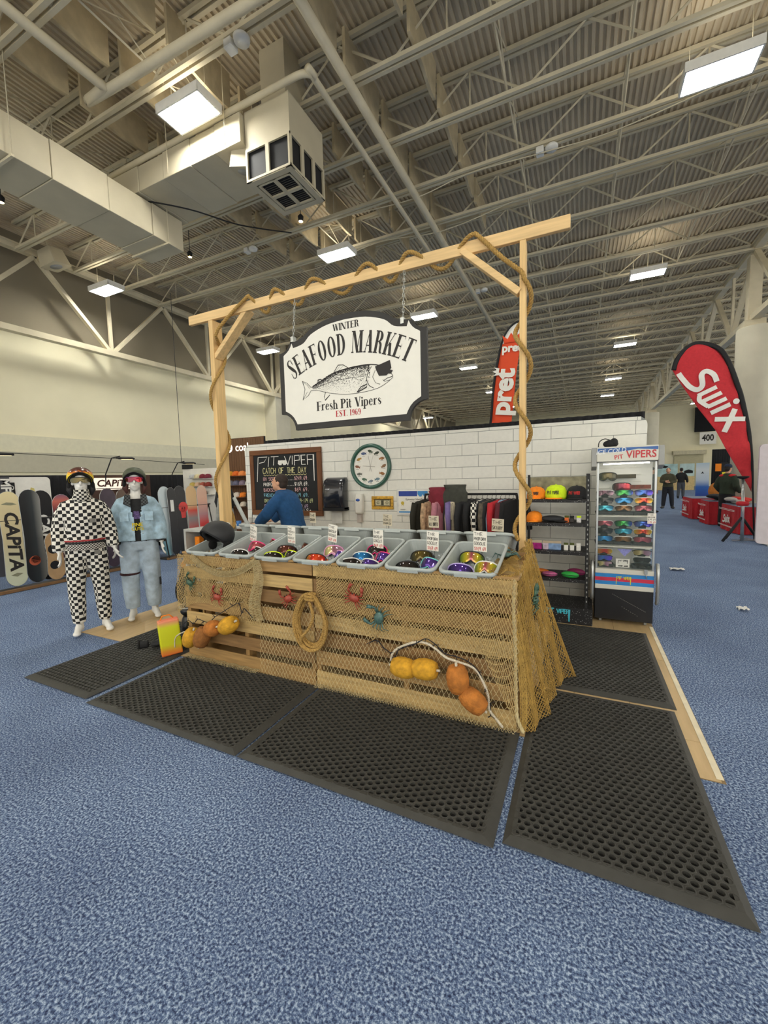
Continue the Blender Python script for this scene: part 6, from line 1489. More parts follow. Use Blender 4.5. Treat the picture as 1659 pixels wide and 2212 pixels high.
ch = thing('folding_chair', 'folding chair with tan back panel behind the work table', 'chair', (-4.35, 5.2, .0066)); M_TAN = mat('tan_vinyl', '#b98a58', rough=.5, var=.1)
b = MB(); b.bx(-4.62, -4.08, 5.2, 5.235, 1.0, 1.2); bevel(part('backrest', b, M_TAN, ch), .012, 2); b = MB(); b.bx(-4.6, -4.1, 4.98, 5.2, .66, .7); part('seat', b, M_TAN, ch)
for x in (-4.64, -4.06):
    b = MB(); b.tube([(x, 4.97, .02), (x, 5.22, .7), (x, 5.25, 1.22)], .012, 8); part('frame_tube', b, M_CHR, ch); b = MB(); b.tube([(x, 5.34, .02), (x, 5.05, .69)], .012, 8); part('rear_leg', b, M_CHR, ch)
# folded grey canopy leaning by the left post
cn = thing('folded_canopy', 'folded grey canopy with black straps standing left of the timber post', 'canopy', (-3.88, 3.66, .0066)); M_CAN = fabric('canopy_grey', '#8d918f', .25)
b = MB(); rg = []
for z, r_ in ((.02, .13), (.3, .15), (.7, .15), (1.05, .13), (1.3, .105), (1.45, .08)):
    rg.append([(-3.88+r_*(1+.22*math.cos(7*a))*math.cos(a)*.8, 3.66+r_*(1+.22*math.cos(7*a))*math.sin(a)*.8, z) for a in [2*PI*i/42 for i in range(42)]])
b.loft(rg); part('fabric', b, M_CAN, cn)
b = MB(); rg = []
for z, r_ in ((1.28, .07), (1.4, .1), (1.52, .08), (1.6, .05), (1.72, .02)): rg.append([(-3.86+r_*(1+.25*math.cos(5*a))*math.cos(a), 3.66+r_*(1+.25*math.cos(5*a))*math.sin(a), z) for a in [2*PI*i/30 for i in range(30)]])
b.loft(rg); part('strap_bundle', b, M_BLACK, cn)
b = MB(); b.tube([(-3.74, 3.68, 1.45), (-3.6, 3.75, 1.1), (-3.42, 3.82, .6), (-3.3, 3.9, .02)], .022, 8); tag(b.build('canopy_pole', mat('pole_grey', '#b4bab8', rough=.4)), 'grey tubular pole leaning right of the left timber post', 'pole')
# display cube, bag and box at the left end of the counter
dc = thing('display_cube', 'grey framed display cube with dark inside, left of the black helmet', 'cabinet', (-4.27, 3.75, 0)); M_CU = mat('cube_grey', '#b9b9b4', rough=.5)
for (a, c, d, e, f, g) in ((-4.48, -4.06, 3.55, 3.95, 1.03, 1.06), (-4.48, -4.06, 3.55, 3.95, .008, .05), (-4.48, -4.445, 3.55, 3.95, .05, 1.03), (-4.095, -4.06, 3.55, 3.95, .05, 1.03)): b = MB(); b.bx(a, c, d, e, f, g); part('panel', b, M_CU, dc)
b = MB(); b.bx(-4.445, -4.095, 3.9, 3.94, .05, 1.03); part('back', b, M_BLACK, dc)
b = MB(); b.bx(-4.44, -4.1, 3.56, 3.9, .78, .8); part('shelf', b, M_BLACK, dc)
o = thing('orange_pouch', 'small orange pouch inside the grey display cube', 'pouch', (-4.3, 3.7, .8)); b = MB(); b.bx(-4.38, -4.3, 3.62, 3.7, .8, .96); bevel(part('pouch', b, N_OR, o), .01, 2)
o = thing('backpack', 'black backpack with orange top on the floor left of the display cube', 'backpack', (-4.68, 3.75, .0075)); b = MB(); b.ell((-4.68, 3.75, .3), (.14, .13, .3)); b.ell((-4.68, 3.62, .22), (.1, .06, .16)); part('bag', b, N_BK, o); b = MB(); b.ell((-4.68, 3.75, .56), (.1, .09, .07)); part('top_flap', b, mat('pack_orange', '#d8985a', rough=.7), o)
def vbox(nm, label, cat, pts, th, m):
    pass
bx_ = thing('painted_box', 'yellow and orange airbrushed box leaning against the left end of the counter', 'box', (-3.5, 2.56, .024)); M_YB = ramp_mat('airbrushed_yellow', [(0, '#d8582a'), (.16, '#d8902a'), (.32, '#cfd21c'), (.8, '#d6dc22'), (.93, '#e8a070'), (1, '#f0785a')], 'Generated', (0, 0, 1), rough=.4)
BMX = Tm((-3.475, 2.57, .024), (.06, -.04, -.55))
b = MB(); b.bx(-.05, .0, -.11, .07, 0, .335, M=BMX); bevel(part('half_shell', b, M_YB, bx_), .012, 2); b = MB(); b.bx(.004, .05, -.11, .07, 0, .335, M=BMX); bevel(part('half_shell', b, M_YB, bx_), .012, 2)
b = MB(); b.bx(-.003, .007, -.1, .06, .01, .325, M=BMX); part('seam', b, M_BLACK, bx_); b = MB(); b.tube([BMX @ Vector((-.02, -.08, .335)), BMX @ Vector((-.02, -.06, .37)), BMX @ Vector((-.02, .0, .37)), BMX @ Vector((-.02, .03, .335))], .006, 6); part('handle', b, N_OR, bx_)
o = thing('black_bag', 'soft black bag slumped behind the yellow painted box', 'bag', (-3.62, 2.95, .024)); b = MB(); b.ell((-3.62, 2.95, .18), (.12, .16, .17)); b.ell((-3.6, 2.9, .34), (.11, .13, .07)); b.ell((-3.64, 2.96, .43), (.1, .11, .05)); remeshed_world(o, b, mat('nylon_black', '#1c1d20', rough=.35, var=.3, scale=12)); b = MB(); b.tube([(-3.6+.11*math.cos(a), 2.9+.13*math.sin(a), .38) for a in [2*PI*i/16 for i in range(16)]], .008, 6, closed=True); part('grey_trim', b, M_FG, o)
for (x, y, rz, lab) in ((-3.83, 2.58, 2.3, 'black glove lying flat on the rubber mat beside the yellow box'), (-3.7, 2.72, 1.7, 'black glove crumpled behind the yellow box')):
    o = thing('glove', lab, 'glove', (x, y, .026), rz, 'black gloves on the mat'); b = MB(); hand_geo(b, (0, .0, .028), (0, -1, 0), (1, 0, 0), 1.35); b.tube([(0, .1, .03), (0, .02, .03)], [.045, .035], 10, sq=.6); remeshed('glove_body', b, M_BLACK, o, .007, 2); b = MB(); b.tube([(0, .11, .03), (0, .09, .03)], .047, 10, sq=.6); part('cuff', b, M_RUBD, o, True)

# ---------------------------------------------------------------- snowboard stand on the left
def board_outline(w, L, n=10):
    o = []
    for s, z in ((1, L-w*.55), (-1, L-w*.55)): pass
    top = [(w/2*math.cos(a), L-w*.6+w*.6*math.sin(a)) for a in [PI*i/n for i in range(n+1)]]
    bot = [(w/2*math.cos(a), w*.6+w*.6*math.sin(a)) for a in [PI+PI*i/n for i in range(n+1)]]
    side = [(-w/2*.9, L*.5)]
    return top+[(-w/2*.88, L*.5)]+bot+[(w/2*.88, L*.5)]
def snowboard(y, L, m, label, w=.285, x=-8.04, tilt=-.05, txt=None, tm=None, sz=.16, extra=None, z0=.07):
    o = thing('snowboard', label, 'snowboard', (x, y, z0), rot=(0, tilt, 0), group='snowboards on the stands'); F = Matrix(((0, 0, 1, 0), (1, 0, 0, 0), (0, 1, 0, 0), (0, 0, 0, 1)))
    b = MB(); b.prism(board_outline(w, L), -.006, .006, M=F); part('deck', b, m, o, True)
    b = MB(); P2 = board_outline(w*1.005, L); b.tube([F @ Vector((p[0], p[1], 0)) for p in P2], .0045, 4, closed=True); part('edge', b, M_CHR, o, True)
    if txt:
        b = MB(); text(b, txt, sz, 0, F @ Tm((.0, L*.48, .0075), (0, 0, -PI/2)), bold=.035, shear=.15, sx=1.15); part('graphic_lettering', b, tm or M_INK, o, True)
    for (poly, mm) in (extra or []):
        b = MB(); b.flat(poly, 0, F, z=.007); part('graphic', b, mm, o, True)
def bm(n, c, var=.25, sc=6): return mat('board_'+n, c, rough=.3, var=var, scale=sc)
K1 = bm('black', '#17181c'); 
circ = lambda cx, cz, r_: [(cx+r_*math.cos(2*PI*i/16), cz+r_*math.sin(2*PI*i/16)) for i in range(16)]
snowboard(3.31, 1.5, ramp_mat('board_cream', [(0, '#cfd8c0'), (.45, '#cdbf98'), (.8, '#d8c89c'), (1, '#e8d9a8')], 'Generated', (0, 0, 1)), 'cream snowboard with large black lettering at the far left edge', txt='CAPiTA', sz=.24, extra=[([(-.1, 1.3), (-.03, 1.33), (.05, 1.32), (.1, 1.29), (.02, 1.28)], bm('sage', '#8a8a70')), ([(-.08, .18), (.0, .21), (.08, .19), (.0, .15)], bm('sage', '#8a8a70'))])
snowboard(3.58, 1.52, ramp_mat('board_slate', [(0, '#17181c'), (.3, '#1c2024'), (.6, '#2c3236'), (1, '#8a8a86')], 'Generated', (0, 1, 0)), 'slate grey striped snowboard second from the left edge', x=-8.03, extra=[(circ(-.02, .36, .08), bm('burnt', '#b8583a')), (circ(-.01, .37, .065), K1)])
snowboard(3.76, 1.5, K1, 'black snowboard with white and red lettering panel third from the left edge', x=-8.06, txt='CAPiTA', tm=M_WHITE, sz=.2, extra=[([(-.1, .6), (-.075, .6), (-.075, 1.4), (-.1, 1.4)], bm('red', '#c83a40'))])
snowboard(3.80, .8, bm('tan', '#b5936a', .15), 'short tan snowboard with two dark circles standing in front of the lettered one', w=.26, x=-7.93, tilt=-.03, extra=[(circ(-.02, .52, .08), K1), (circ(-.02, .25, .07), K1)])
snowboard(4.04, 1.42, ramp_mat('board_wine', [(0, '#3a1c1e'), (.4, '#6a2430'), (.8, '#5a2030'), (.92, '#c86a5a'), (1, '#7a5a70')], 'Generated', (0, 0, 1)), 'wine red snowboard with ghost lettering beside the chequered mannequin', txt='CAPiTA', tm=bm('bone', '#cfc9c0'), sz=.2)
snowboard(4.42, 1.45, K1, 'black snowboard mostly hidden behind the chequered mannequin'); snowboard(4.82, 1.5, bm('plum', '#3a2a3a'), 'dark plum snowboard between the two mannequins'); snowboard(5.12, 1.48, bm('brown', '#5a4434'), 'brown snowboard behind the denim mannequin shoulder')
snowboard(6.0, 1.5, ramp_mat('board_ice', [(0, '#2c3a40'), (.5, '#7ab0c0'), (1, '#c8d4d8')], 'Generated', (0, 1, 1)), 'icy blue snowboard just right of the denim mannequin'); snowboard(6.12, 1.47, K1, 'black snowboard with small white label right of the icy blue one', x=-7.98, w=.2, extra=[([(-.04, .95), (.04, .95), (.04, 1.2), (-.04, 1.2)], M_WHITE)])
snowboard(6.38, 1.5, K1, 'black snowboard with a big red skull shape', extra=[(circ(.06, 1.02, .12), bm('skull_red', '#d8352f', .1)), ([(-.0, .78), (.1, .78), (.12, .98), (-.02, .98)], bm('skull_red', '#d8352f')), (circ(.03, 1.0, .025), K1), (circ(.09, 1.0, .025), K1)])
snowboard(6.68, 1.5, ramp_mat('board_sand', [(0, '#d8c8b0'), (.3, '#c83a34'), (.5, '#8a8a88'), (.62, '#d84a3a'), (.7, '#dcb888'), (1, '#e0bc88')], 'Generated', (0, 0, 1)), 'sand and red snowboard left of the pink one'); snowboard(6.98, 1.5, ramp_mat('board_pink', [(0, '#d83a3a'), (.4, '#e04a48'), (.55, '#c8989a'), (.75, '#e8b8a0'), (1, '#ecc8b0')], 'Generated', (0, 0, 1)), 'pink and red snowboard at the right end of the stand')
def stand(y0, y1, label):
    o = thing('snowboard_stand', label, 'stand', (-8.0, (y0+y1)/2, 0)); M_ST = mat('stand_steel', '#2c2b29', rough=.5)
    b = MB(); b.bx(-7.99+.04, -7.93+.04, y0, y1, .008, .05); part('front_sill', b, mat('stand_wood', '#7a5a38', rough=.6), o); b = MB(); b.bx(-8.2, -7.96, y0, y1, .008, .03); part('base_plate', b, M_ST, o)
    b = MB(); b.tube([(-8.1, y0, 1.11), (-8.1, y1, 1.11)], .016, 8); part('rail', b, M_ST, o)
    for y in (y0+.03, y1-.03):
        b = MB(); b.tube([(-7.9, y, .02), (-8.12, y, 1.12)], .014, 6); part('strut', b, M_ST, o); b = MB(); b.tube([(-8.5, y, .02), (-8.12, y, 1.12)], .014, 6); part('strut', b, M_ST, o)
stand(2.7, 5.3, 'low steel snowboard stand behind the mannequins at the left'); stand(5.85, 7.2, 'steel snowboard stand right of the denim mannequin')
# panels behind the boards
drape('drape_curtain', 'black drape behind the snowboards on the left', (-10.0, 1.0, 0), (-10.0, 8.6, 0), 0, 1.86, 50)
o = thing('grey_banner', 'dark grey banner with white vertical letters at the left edge', 'banner', (-9.55, 3.7, 0)); b = MB(); b.bx(-9.57, -9.53, 3.3, 3.94, .0, 1.83); part('panel', b, mat('banner_grey', '#45464c', rough=.7), o)
YM = lambda x, y, z: Matrix(((0, 0, 1, x), (1, 0, 0, y), (0, 1, 0, z), (0, 0, 0, 1)))     # 2D x -> world y, faces +x
b = MB(); text(b, 'MFG', .2, 0, YM(-9.528, 3.87, 1.6) @ Matrix.Rotation(-PI/2, 4, 'Z'), bold=.03); part('lettering', b, M_WHITE, o)
o = thing('white_panel', 'white rounded display panel with printed figures and a black logo square', 'panel', (-9.62, 4.3, 0)); b = MB(); b.prism(rrect(.72, 1.82, .08, 5, 0, .91), -.02, .02, M=YM(-9.64, 4.27, 0)); part('board', b, M_WHITE, o)
WM = YM(-9.617, 4.27, 0)
b = MB(); b.flat([(-.34, 1.5), (-.22, 1.5), (-.22, 1.72), (-.34, 1.72)], 0, WM); part('logo_square', b, M_BLACK, o); b = MB(); b.stroke(arc(-.28, 1.62, .04, 0, 360, 16), .012, 0, WM, z=.001); b.flat([(-.3, 1.59), (-.26, 1.59), (-.28, 1.65)], 0, WM, z=.001); text(b, 'BOA', .03, 0, WM @ Matrix.Translation((-.28, 1.54, .001)), bold=.02); part('logo', b, M_WHITE, o)
b = MB(); b.flat([(.0, 1.35), (.06, 1.33), (.1, 1.5), (.08, 1.6), (.03, 1.62), (-.02, 1.5)], 0, WM); part('surfboard_print', b, mat('print_yellow', '#d8cb7a', rough=.7), o)
b = MB(); b.flat([(-.14, 1.2), (.34, 1.2), (.34, 1.4), (.24, 1.46), (.2, 1.55), (.14, 1.55), (.1, 1.5), (.12, 1.42), (.02, 1.38), (-.02, 1.46), (-.07, 1.46), (-.1, 1.38)], 0, WM, z=.001); part('figure_print', b, mat('print_dark', '#1d1c1a', rough=.8), o)
o = thing('brand_sign', 'brown stand with lit white sign reading in dark slanted capitals', 'sign', (-9.25, 5.8, 0)); b = MB(); b.bx(-9.3, -9.24, 5.17, 6.5, 0, 1.84); part('stand_board', b, mat('stand_brown', '#4a3228', rough=.7), o); b = MB(); b.bx(-9.238, -9.21, 5.24, 6.05, 1.525, 1.78); part('sign_face', b, mat('lit_face', '#f4ead8', var=.02, emit=.5), o)
b = MB(); text(b, 'CAPiTA', .2, 0, YM(-9.207, 5.64, 1.66), bold=.03, shear=.2, sx=1.1); b.flat([(-.38, -.115), (.38, -.115), (.38, -.1), (-.38, -.1)], 0, YM(-9.207, 5.64, 1.66)); part('lettering', b, mat('sign_brown', '#4a2420', rough=.6), o)
def arm_lamp(y, z, label, hy=.35):
    o = thing('arm_lamp', label, 'lamp', (-9.1, y, 1.8)); b = MB(); b.tube([(-9.25, y, 1.2), (-9.2, y+.02, 1.86), (-9.05, y+.08, z), (-8.95, y+.2, z+.04)], .012, 6); part('arm', b, M_BLACK, o); b = MB(); b.box((-8.93, y+.3, z+.0), (.1, hy, .03), 0, (.03, .25, 0)); part('lamp_head', b, M_BLACK, o); b = MB(); b.box((-8.93, y+.32, z-.018), (.06, hy*.7, .008), 0, (.03, .25, 0)); part('lamp_glass', b, mat('lamp_glow', '#ffd9a0', var=0, emit=3), o)
arm_lamp(3.3, 2.2, 'black arm lamp at the left picture edge'); arm_lamp(5.45, 2.2, 'black arm lamp above the brown brand sign'); arm_lamp(7.05, 2.13, 'black arm lamp above the white hat board')
b = MB(); b.tube([(-9.0, 3.2, 2.24), (-9.0, 5.6, 2.19), (-9.0, 7.9, 2.1)], .006, 5); b.tube([(-9.0, 7.2, 2.12), (-9.0, 7.2, 6.2)], .006, 5); b.tube([(-9.0, 3.2, 2.24), (-9.0, 1.5, 2.26)], .006, 5); tag(b.build('hanging_cable', M_BLACK), 'thin dark cable strung across the left booths and up to the roof', 'cable')
# white hat board and brown slatted hat wall
o = thing('hat_board', 'white pegboard panel of caps left of the timber post', 'display', (-9.05, 7.85, 0)); b = MB(); b.bx(-9.75, -8.43, 7.82, 7.86, 0, 2.0); part('panel', b, M_WHITE, o)
for z in (1.74, 1.53, 1.32):
    b = MB(); b.bx(-9.4, -8.6, 7.68, 7.82, z-.012, z); part('ledge', b, M_WHITE, o)
b = MB(); b.bx(-9.72, -9.45, 7.78, 7.9, 2.0, 2.12); part('speaker', b, M_BLACK, o)
hc = {}
def hat_copy(x, y, z, col, s, label, group, beanie=False):
    k = (col, s, beanie)
    m = fabric('hat_'+col.strip('#'), col)
    if k not in hc:
        o = cap((x, y, z), -.5, m, label, s, brim=m, parent_group=group); hc[k] = o
    else: o = copy_tree(hc[k], (x, y, z), label=label)
HB = [('#b8bcc0', '#d8cfa8', '#7a2a38', '#7a3040'), ('#d8c06a', '#d8b89a', '#a85a4a', '#8a3a30'), ('#d8d8d0', '#cfc9b8', '#8a5a4a')]
on_ = ('first', 'second', 'third', 'fourth')
for r_, row in enumerate(HB):
    for c_, col in enumerate(row): hat_copy(-9.28+.19*c_, 7.73, (1.741, 1.531, 1.321)[r_], col, .85, '%s cap in the %s row of the white hat board' % (on_[c_], ('upper', 'middle', 'lower')[r_]), 'caps on the white hat board')
o = thing('slat_wall', 'tall brown vertical slatted hat wall with white lettering', 'display', (-7.65, 7.85, 0)); M_SL = wood('slat_brown', '#6a4a30', stretch=(30, 30, 2))
for k in range(19):
    b = MB(); x = -8.4+.0795*k; b.bx(x+.003, x+.0765, 7.8, 7.84, 0, 2.7); part('slat', b, M_SL, o)
b = MB(); b.bx(-8.42, -6.88, 7.84, 7.88, 0, 2.71); part('backing', b, M_BLACK, o)
b = MB(); CMX = wallM(-7.62, 7.79, 2.47); text(b, 'coal', .27, 0, CMX @ Matrix.Translation((.06, 0, 0)), bold=.018); b.stroke(arc(-.36, 0, .085, 0, 360, 18), .05, 0, CMX); b.stroke([(-.42, -.03), (-.36, .03), (-.3, -.02)], .03, 0, CMX); part('lettering', b, mat('lit_letters', '#fff4ea', var=0, emit=.7), o)
for z in (1.77, 1.54, 1.25, 1.02):
    b = MB(); b.bx(-8.3, -7.0, 7.55, 7.8, z-.012, z); part('ledge', b, M_SL, o)
HW = [('#d8a030', '#d86a24', '#e08a4a', '#d88a40'), ('#8a8a98', '#6a6a80', '#8a7a8a', '#c8c4bc'), ('#d0c8bc', '#d8d0c4', '#e8822a', '#2a2a2c'), ('#cfa878', '#2a2624', '#d8cbb8', '#3a3836')]
for r_, row in enumerate(HW):
    for c_, col in enumerate(row): hat_copy(-7.86+.2*c_, 7.66, (1.771, 1.541, 1.251, 1.021)[r_], col, .95, '%s cap in the %s row of the brown slatted hat wall' % (on_[c_], ('top', 'second', 'third', 'lowest')[r_]), 'caps on the slatted hat wall')
# ---------------------------------------------------------------- flags
def flag_mesh(pts, y, th=.006, amp=.03):
    """cloth cut to an outline standing in the x-z plane, slightly rippled"""
    from mathutils.geometry import delaunay_2d_cdt
    n = len(pts); P = [Vector((a, c)) for a, c in pts]
    xs = [p.x for p in P]; zs = [p.y for p in P]; inner = []
    st = max(max(xs)-min(xs), max(zs)-min(zs))/26
    def inside(q):
        r_ = False; j = n-1
        for i in range(n):
            if (P[i].y > q[1]) != (P[j].y > q[1]) and q[0] < (P[j].x-P[i].x)*(q[1]-P[i].y)/(P[j].y-P[i].y)+P[i].x: r_ = not r_
            j = i
        return r_
    x = min(xs)
    while x < max(xs):
        z = min(zs)
        while z < max(zs):
            if inside((x, z)) and min((Vector((x, z))-p).length for p in P) > st*.4: inner.append(Vector((x, z)))
            z += st
        x += st
    v, e, f, *_ = delaunay_2d_cdt(P+inner, [(i, (i+1) % n) for i in range(n)], [], 1, 1e-5)
    b = MB(); b.add([(q.x, y+amp*math.sin(q.x*7+q.y*3.1)*.5+amp*.5*math.sin(q.y*9-q.x*4), q.y) for q in v], [tuple(t) for t in f], 0, smooth=True); return b
sw = thing('teardrop_flag', 'tall red teardrop flag with white lettering at the right', 'flag', (3.55, 11.9, 0))
edge = [(3.47, 1.12), (3.43, 1.8), (3.349, 2.49), (3.2, 3.2), (3.108, 3.527), (2.97, 3.949), (2.8, 4.3), (2.577, 4.463), (2.318, 4.53), (2.12, 4.42), (1.97, 4.2), (1.918, 3.985)]
E_ = [(p.x, p.y) for p in bez([(a, c, 0) for a, c in edge], 4)]
low = [(2.1, 3.63), (2.308, 3.288), (2.447, 3.039), (2.784, 2.519), (3.01, 2.035), (3.254, 1.557), (3.4, 1.27)]
fb = flag_mesh(E_+low, 11.9, amp=.035); M_SWR = fabric('flag_red', '#c8323a', .08); cl = part('cloth', fb, M_SWR, sw); cl.modifiers.new('s', 'SOLIDIFY').thickness = .004
b = MB(); b.tube([(x+.02, 11.9, z+.0) for x, z in E_], [.05*min(1, .35+i/18) for i in range(len(E_))], 6, sq=.5); part('sleeve', b, M_BLACK, sw)
b = MB(); b.tube([(3.56, 11.9, .05), (3.49, 11.9, 1.15)], .018, 8); part('pole', b, M_BLACK, sw); 
for a in (0.3, PI/2+.3): b = MB(); b.beam((3.56-.45*math.cos(a), 11.9-.45*math.sin(a), .03), (3.56+.45*math.cos(a), 11.9+.45*math.sin(a), .03), .04, .02); part('cross_foot', b, M_CHR, sw)
def swix(mb, mi, M, h, th):
    u = h
    real = mb.stroke
    def seg(pts, w_, mi_, M_):
        P_ = []
        for a, c in zip(pts[:-1], pts[1:]): P_ += [(a[0]+(c[0]-a[0])*t/6, a[1]+(c[1]-a[1])*t/6) for t in range(6)]
        real(P_+[pts[-1]], w_, mi_, M_)
    mb.stroke([(p.x*u, p.y*u) for p in bez([(.95, .92, 0), (.6, .98, 0), (.3, .85, 0), (.35, .62, 0), (.75, .42, 0), (.8, .18, 0), (.5, .02, 0), (.05, .0, 0), (-.3, .02, 0)], 5)], th, mi, M)
    for k in range(3): seg([((1.05+.33*k)*u, .06*u), ((1.15+.33*k)*u, .8*u)], th*.85, mi, M)
    mb.stroke([(p.x*u, p.y*u) for p in bez([(1.08, .12, 0), (1.25, .0, 0), (1.45, .02, 0), (1.72, .1, 0)], 4)], th*.85, mi, M)
    seg([(2.02*u, .02*u), (2.12*u, .78*u)], th*.9, mi, M); mb.flat([(2.14*u+th*.6*math.cos(a), 1.02*u+th*.6*math.sin(a)) for a in [2*PI*i/12 for i in range(12)]], mi, M)
    seg([(2.35*u, .0), (3.0*u, .86*u)], th, mi, M); seg([(2.4*u, .82*u), (3.05*u, -.04*u)], th, mi, M)
RIP = lambda x, z, a=.035: a*math.sin(x*7+z*3.1)*.5+a*.5*math.sin(z*9-x*4)
b = MB(); swix(b, 0, wallM(0, 0, 0) @ Tm((2.11, 3.77, 0), (0, 0, math.radians(-57))), .5, .105); b.v = [(v[0], 11.875+v[1]+RIP(v[0], v[2]), v[2]) for v in b.v]; part('lettering', b, M_WHITE, sw)
pf = thing('feather_flag', 'orange feather flag with white lettering rising behind the brick wall', 'flag', (-1.2, 6.3, 0))
pe = [(-1.27, 1.9), (-1.2, 2.47), (-1.147, 3.032), (-1.047, 3.51), (-.95, 3.707), (-.83, 3.793), (-.75, 3.74)]
PE = [(p.x, p.y) for p in bez([(a, c, 0) for a, c in pe], 4)]; rightE = [(-.79, 3.5), (-.85, 3.1), (-.915, 2.45), (-.97, 1.9)]
fb = flag_mesh(PE+rightE, 6.3, amp=.012); M_PRO = ramp_mat('flag_orange', [(0, '#e2502a'), (.78, '#e2502a'), (.8, '#ececea'), (1, '#ececea')], 'Generated', (-.12, 0, 1.0), rough=.8, const=True); cl = part('cloth', fb, M_PRO, pf); cl.modifiers.new('s', 'SOLIDIFY').thickness = .004
b = MB(); b.tube([(x-.012, 6.3, z) for x, z in PE], .018, 6); part('sleeve', b, M_BLACK, pf); b = MB(); b.tube([(-1.3, 6.3, .02), (-1.28, 6.3, 1.9)], .016, 8); part('pole', b, M_BLACK, pf); b = MB(); b.box((-1.3, 6.3, .012), (.5, .4, .024)); part('foot_plate', b, M_BLACK, pf)
b = MB(); PM = wallM(0, 6.272, 0); text(b, 'pret', .38, 0, PM @ Tm((-1.03, 2.83, 0), (0, 0, PI/2-.13)), bold=.04); part('lettering', b, M_WHITE, pf); b = MB()
crown = [(-.5, 0), (.5, 0), (.5, .1), (.6, .8), (.25, .35), (0, .95), (-.25, .35), (-.6, .8), (-.5, .1)]
R_c = Tm((-1.09, 3.13, 0), (0, 0, PI/2-.13)); b.flat([tuple((R_c @ Vector((a*.1, c*.1, 0))).to_2d()) for a, c in crown], 0, PM)
part('crown', b, M_WHITE, pf); b = MB(); text(b, 'pret', .16, 0, PM @ Tm((-.91, 3.44, 0), (0, 0, -.05)), bold=.04); part('lettering', b, M_WHITE, pf)
b = MB(); b.flat([(-.92+a*.2, 3.52+c*.14) for a, c in crown], 0, wallM(0, 6.27, 0)); part('crown_print', b, mat('flag_orange_plain', '#e2502a', rough=.8), pf)

# ---------------------------------------------------------------- tables with red cloths
M_SWT = fabric('cloth_red', '#b8242f', .1); M_TTOP = mat('table_top_grey', '#77839c', rough=.6)
ta = [((3.38, 16.85, 4.1, 18.25), 'farthest red clothed table along the right aisle'), ((3.46, 15.2, 4.1, 16.15), 'middle red clothed table along the right aisle'), ((3.58, 13.05, 4.32, 14.45), 'nearest red clothed table along the right aisle')]
for (x0, y0, x1, y1), lab in ta:
    o = thing('display_table', lab, 'table', ((x0+x1)/2, (y0+y1)/2, 0), group='red clothed tables')
    b = MB(); n = 40
    def ring(z, f):
        out = []
        for (ax, ay, bx2, by2) in ((x0, y0, x1, y0), (x1, y0, x1, y1), (x1, y1, x0, y1), (x0, y1, x0, y0)):
            for i in range(10):
                t = i/10; px_, py_ = ax+(bx2-ax)*t, ay+(by2-ay)*t; nx, ny = (by2-ay), -(bx2-ax); L = math.hypot(nx, ny); k = f*(.02+.02*math.sin(i*2.2+ax))
                out.append((px_+nx/L*k, py_+ny/L*k, z))
        return out
    b.loft([ring(.012, 1.4), ring(.35, .8), ring(.69, .1)], smooth=False); part('cloth', b, M_SWT, o)
    b = MB(); b.bx(x0+.01, x1-.01, y0+.01, y1-.01, .692, .705); part('top', b, M_TTOP, o)
    Mf = Matrix(((0, 0, -1, x0-.075), (-1, 0, 0, (y0+y1)/2), (0, 1, 0, 0), (0, 0, 0, 1)))
    b = MB(); L = y1-y0; sc_ = min(.16, L*.14); swix(b, 0, Mf @ Matrix.Translation((-1.5*sc_, .25, 0)), sc_*1.1, .05)
    for z in (.14, .16, .57, .6): b.stroke([(-L*.46, z), (L*.46, z)], .012, 0, Mf)
    part('white_print', b, M_WHITE, o)
def pile(x, y, z, cols, label):
    o = thing('clothes_pile', label, 'clothes', (x, y, z)); random.seed(int(x*100))
    for k, c in enumerate(cols):
        b = MB()
        for q in range(4): b.ell((x+jit(.16)+.12*k-.1, y+jit(.22), z+.06+.03*q*.8), (.15+jit(.03), .2+jit(.05), .06))
        remeshed_world(o, b, fabric('pile_'+c.strip('#'), c)) 
pile(3.8, 15.7, .705, ['#1c222a', '#232b33'], 'heap of dark jackets on the middle red table'); pile(3.9, 14.2, .705, ['#b8b4b0', '#d0302c'], 'red and grey jackets on the nearest red table')
# tripod, white panel, litter
tp = thing('tripod_stand', 'steel and black tripod stand with red collar in front of the red tables', 'tripod', (3.3, 11.75, 0))
b = MB(); b.tube([(3.3, 11.75, .03), (3.27, 11.75, 1.42)], [.035, .028], 10); part('column', b, M_CHR, tp); b = MB(); b.lathe([(.05, 0), (.11, .03), (.11, .06), (.0, .06)], 16, M=Tm((3.265, 11.75, 1.42))); part('head', b, M_BLACK, tp); b = MB(); b.lathe([(.1, 0), (.12, .05), (.1, .09), (.05, .1)], 16, M=Tm((3.28, 11.75, .82))); part('red_collar', b, M_SWT, tp)
for a in (3.6, .5, 2.0): b = MB(); b.tube([(3.28, 11.75, .56), (3.28+.42*math.cos(a), 11.75+.42*math.sin(a), .03)], .028, 8); part('leg', b, M_BLACK, tp)
o = thing('white_partition', 'white rounded partition panel cut by the right picture edge', 'partition', (4.3, 11.45, 0)); b = MB(); b.prism(rrect(1.9, 2.12, .08, 5, 0, 1.06+.03), -.03, .03, M=wallM(4.37, 11.4, 0)); part('panel', b, mat('pinkish_white', '#dcd2d6', rough=.7, var=.05), o); 
for x in (3.6, 5.1): b = MB(); b.bx(x-.03, x+.03, 11.2, 11.6, 0, .03); part('foot', b, M_CHR, o)
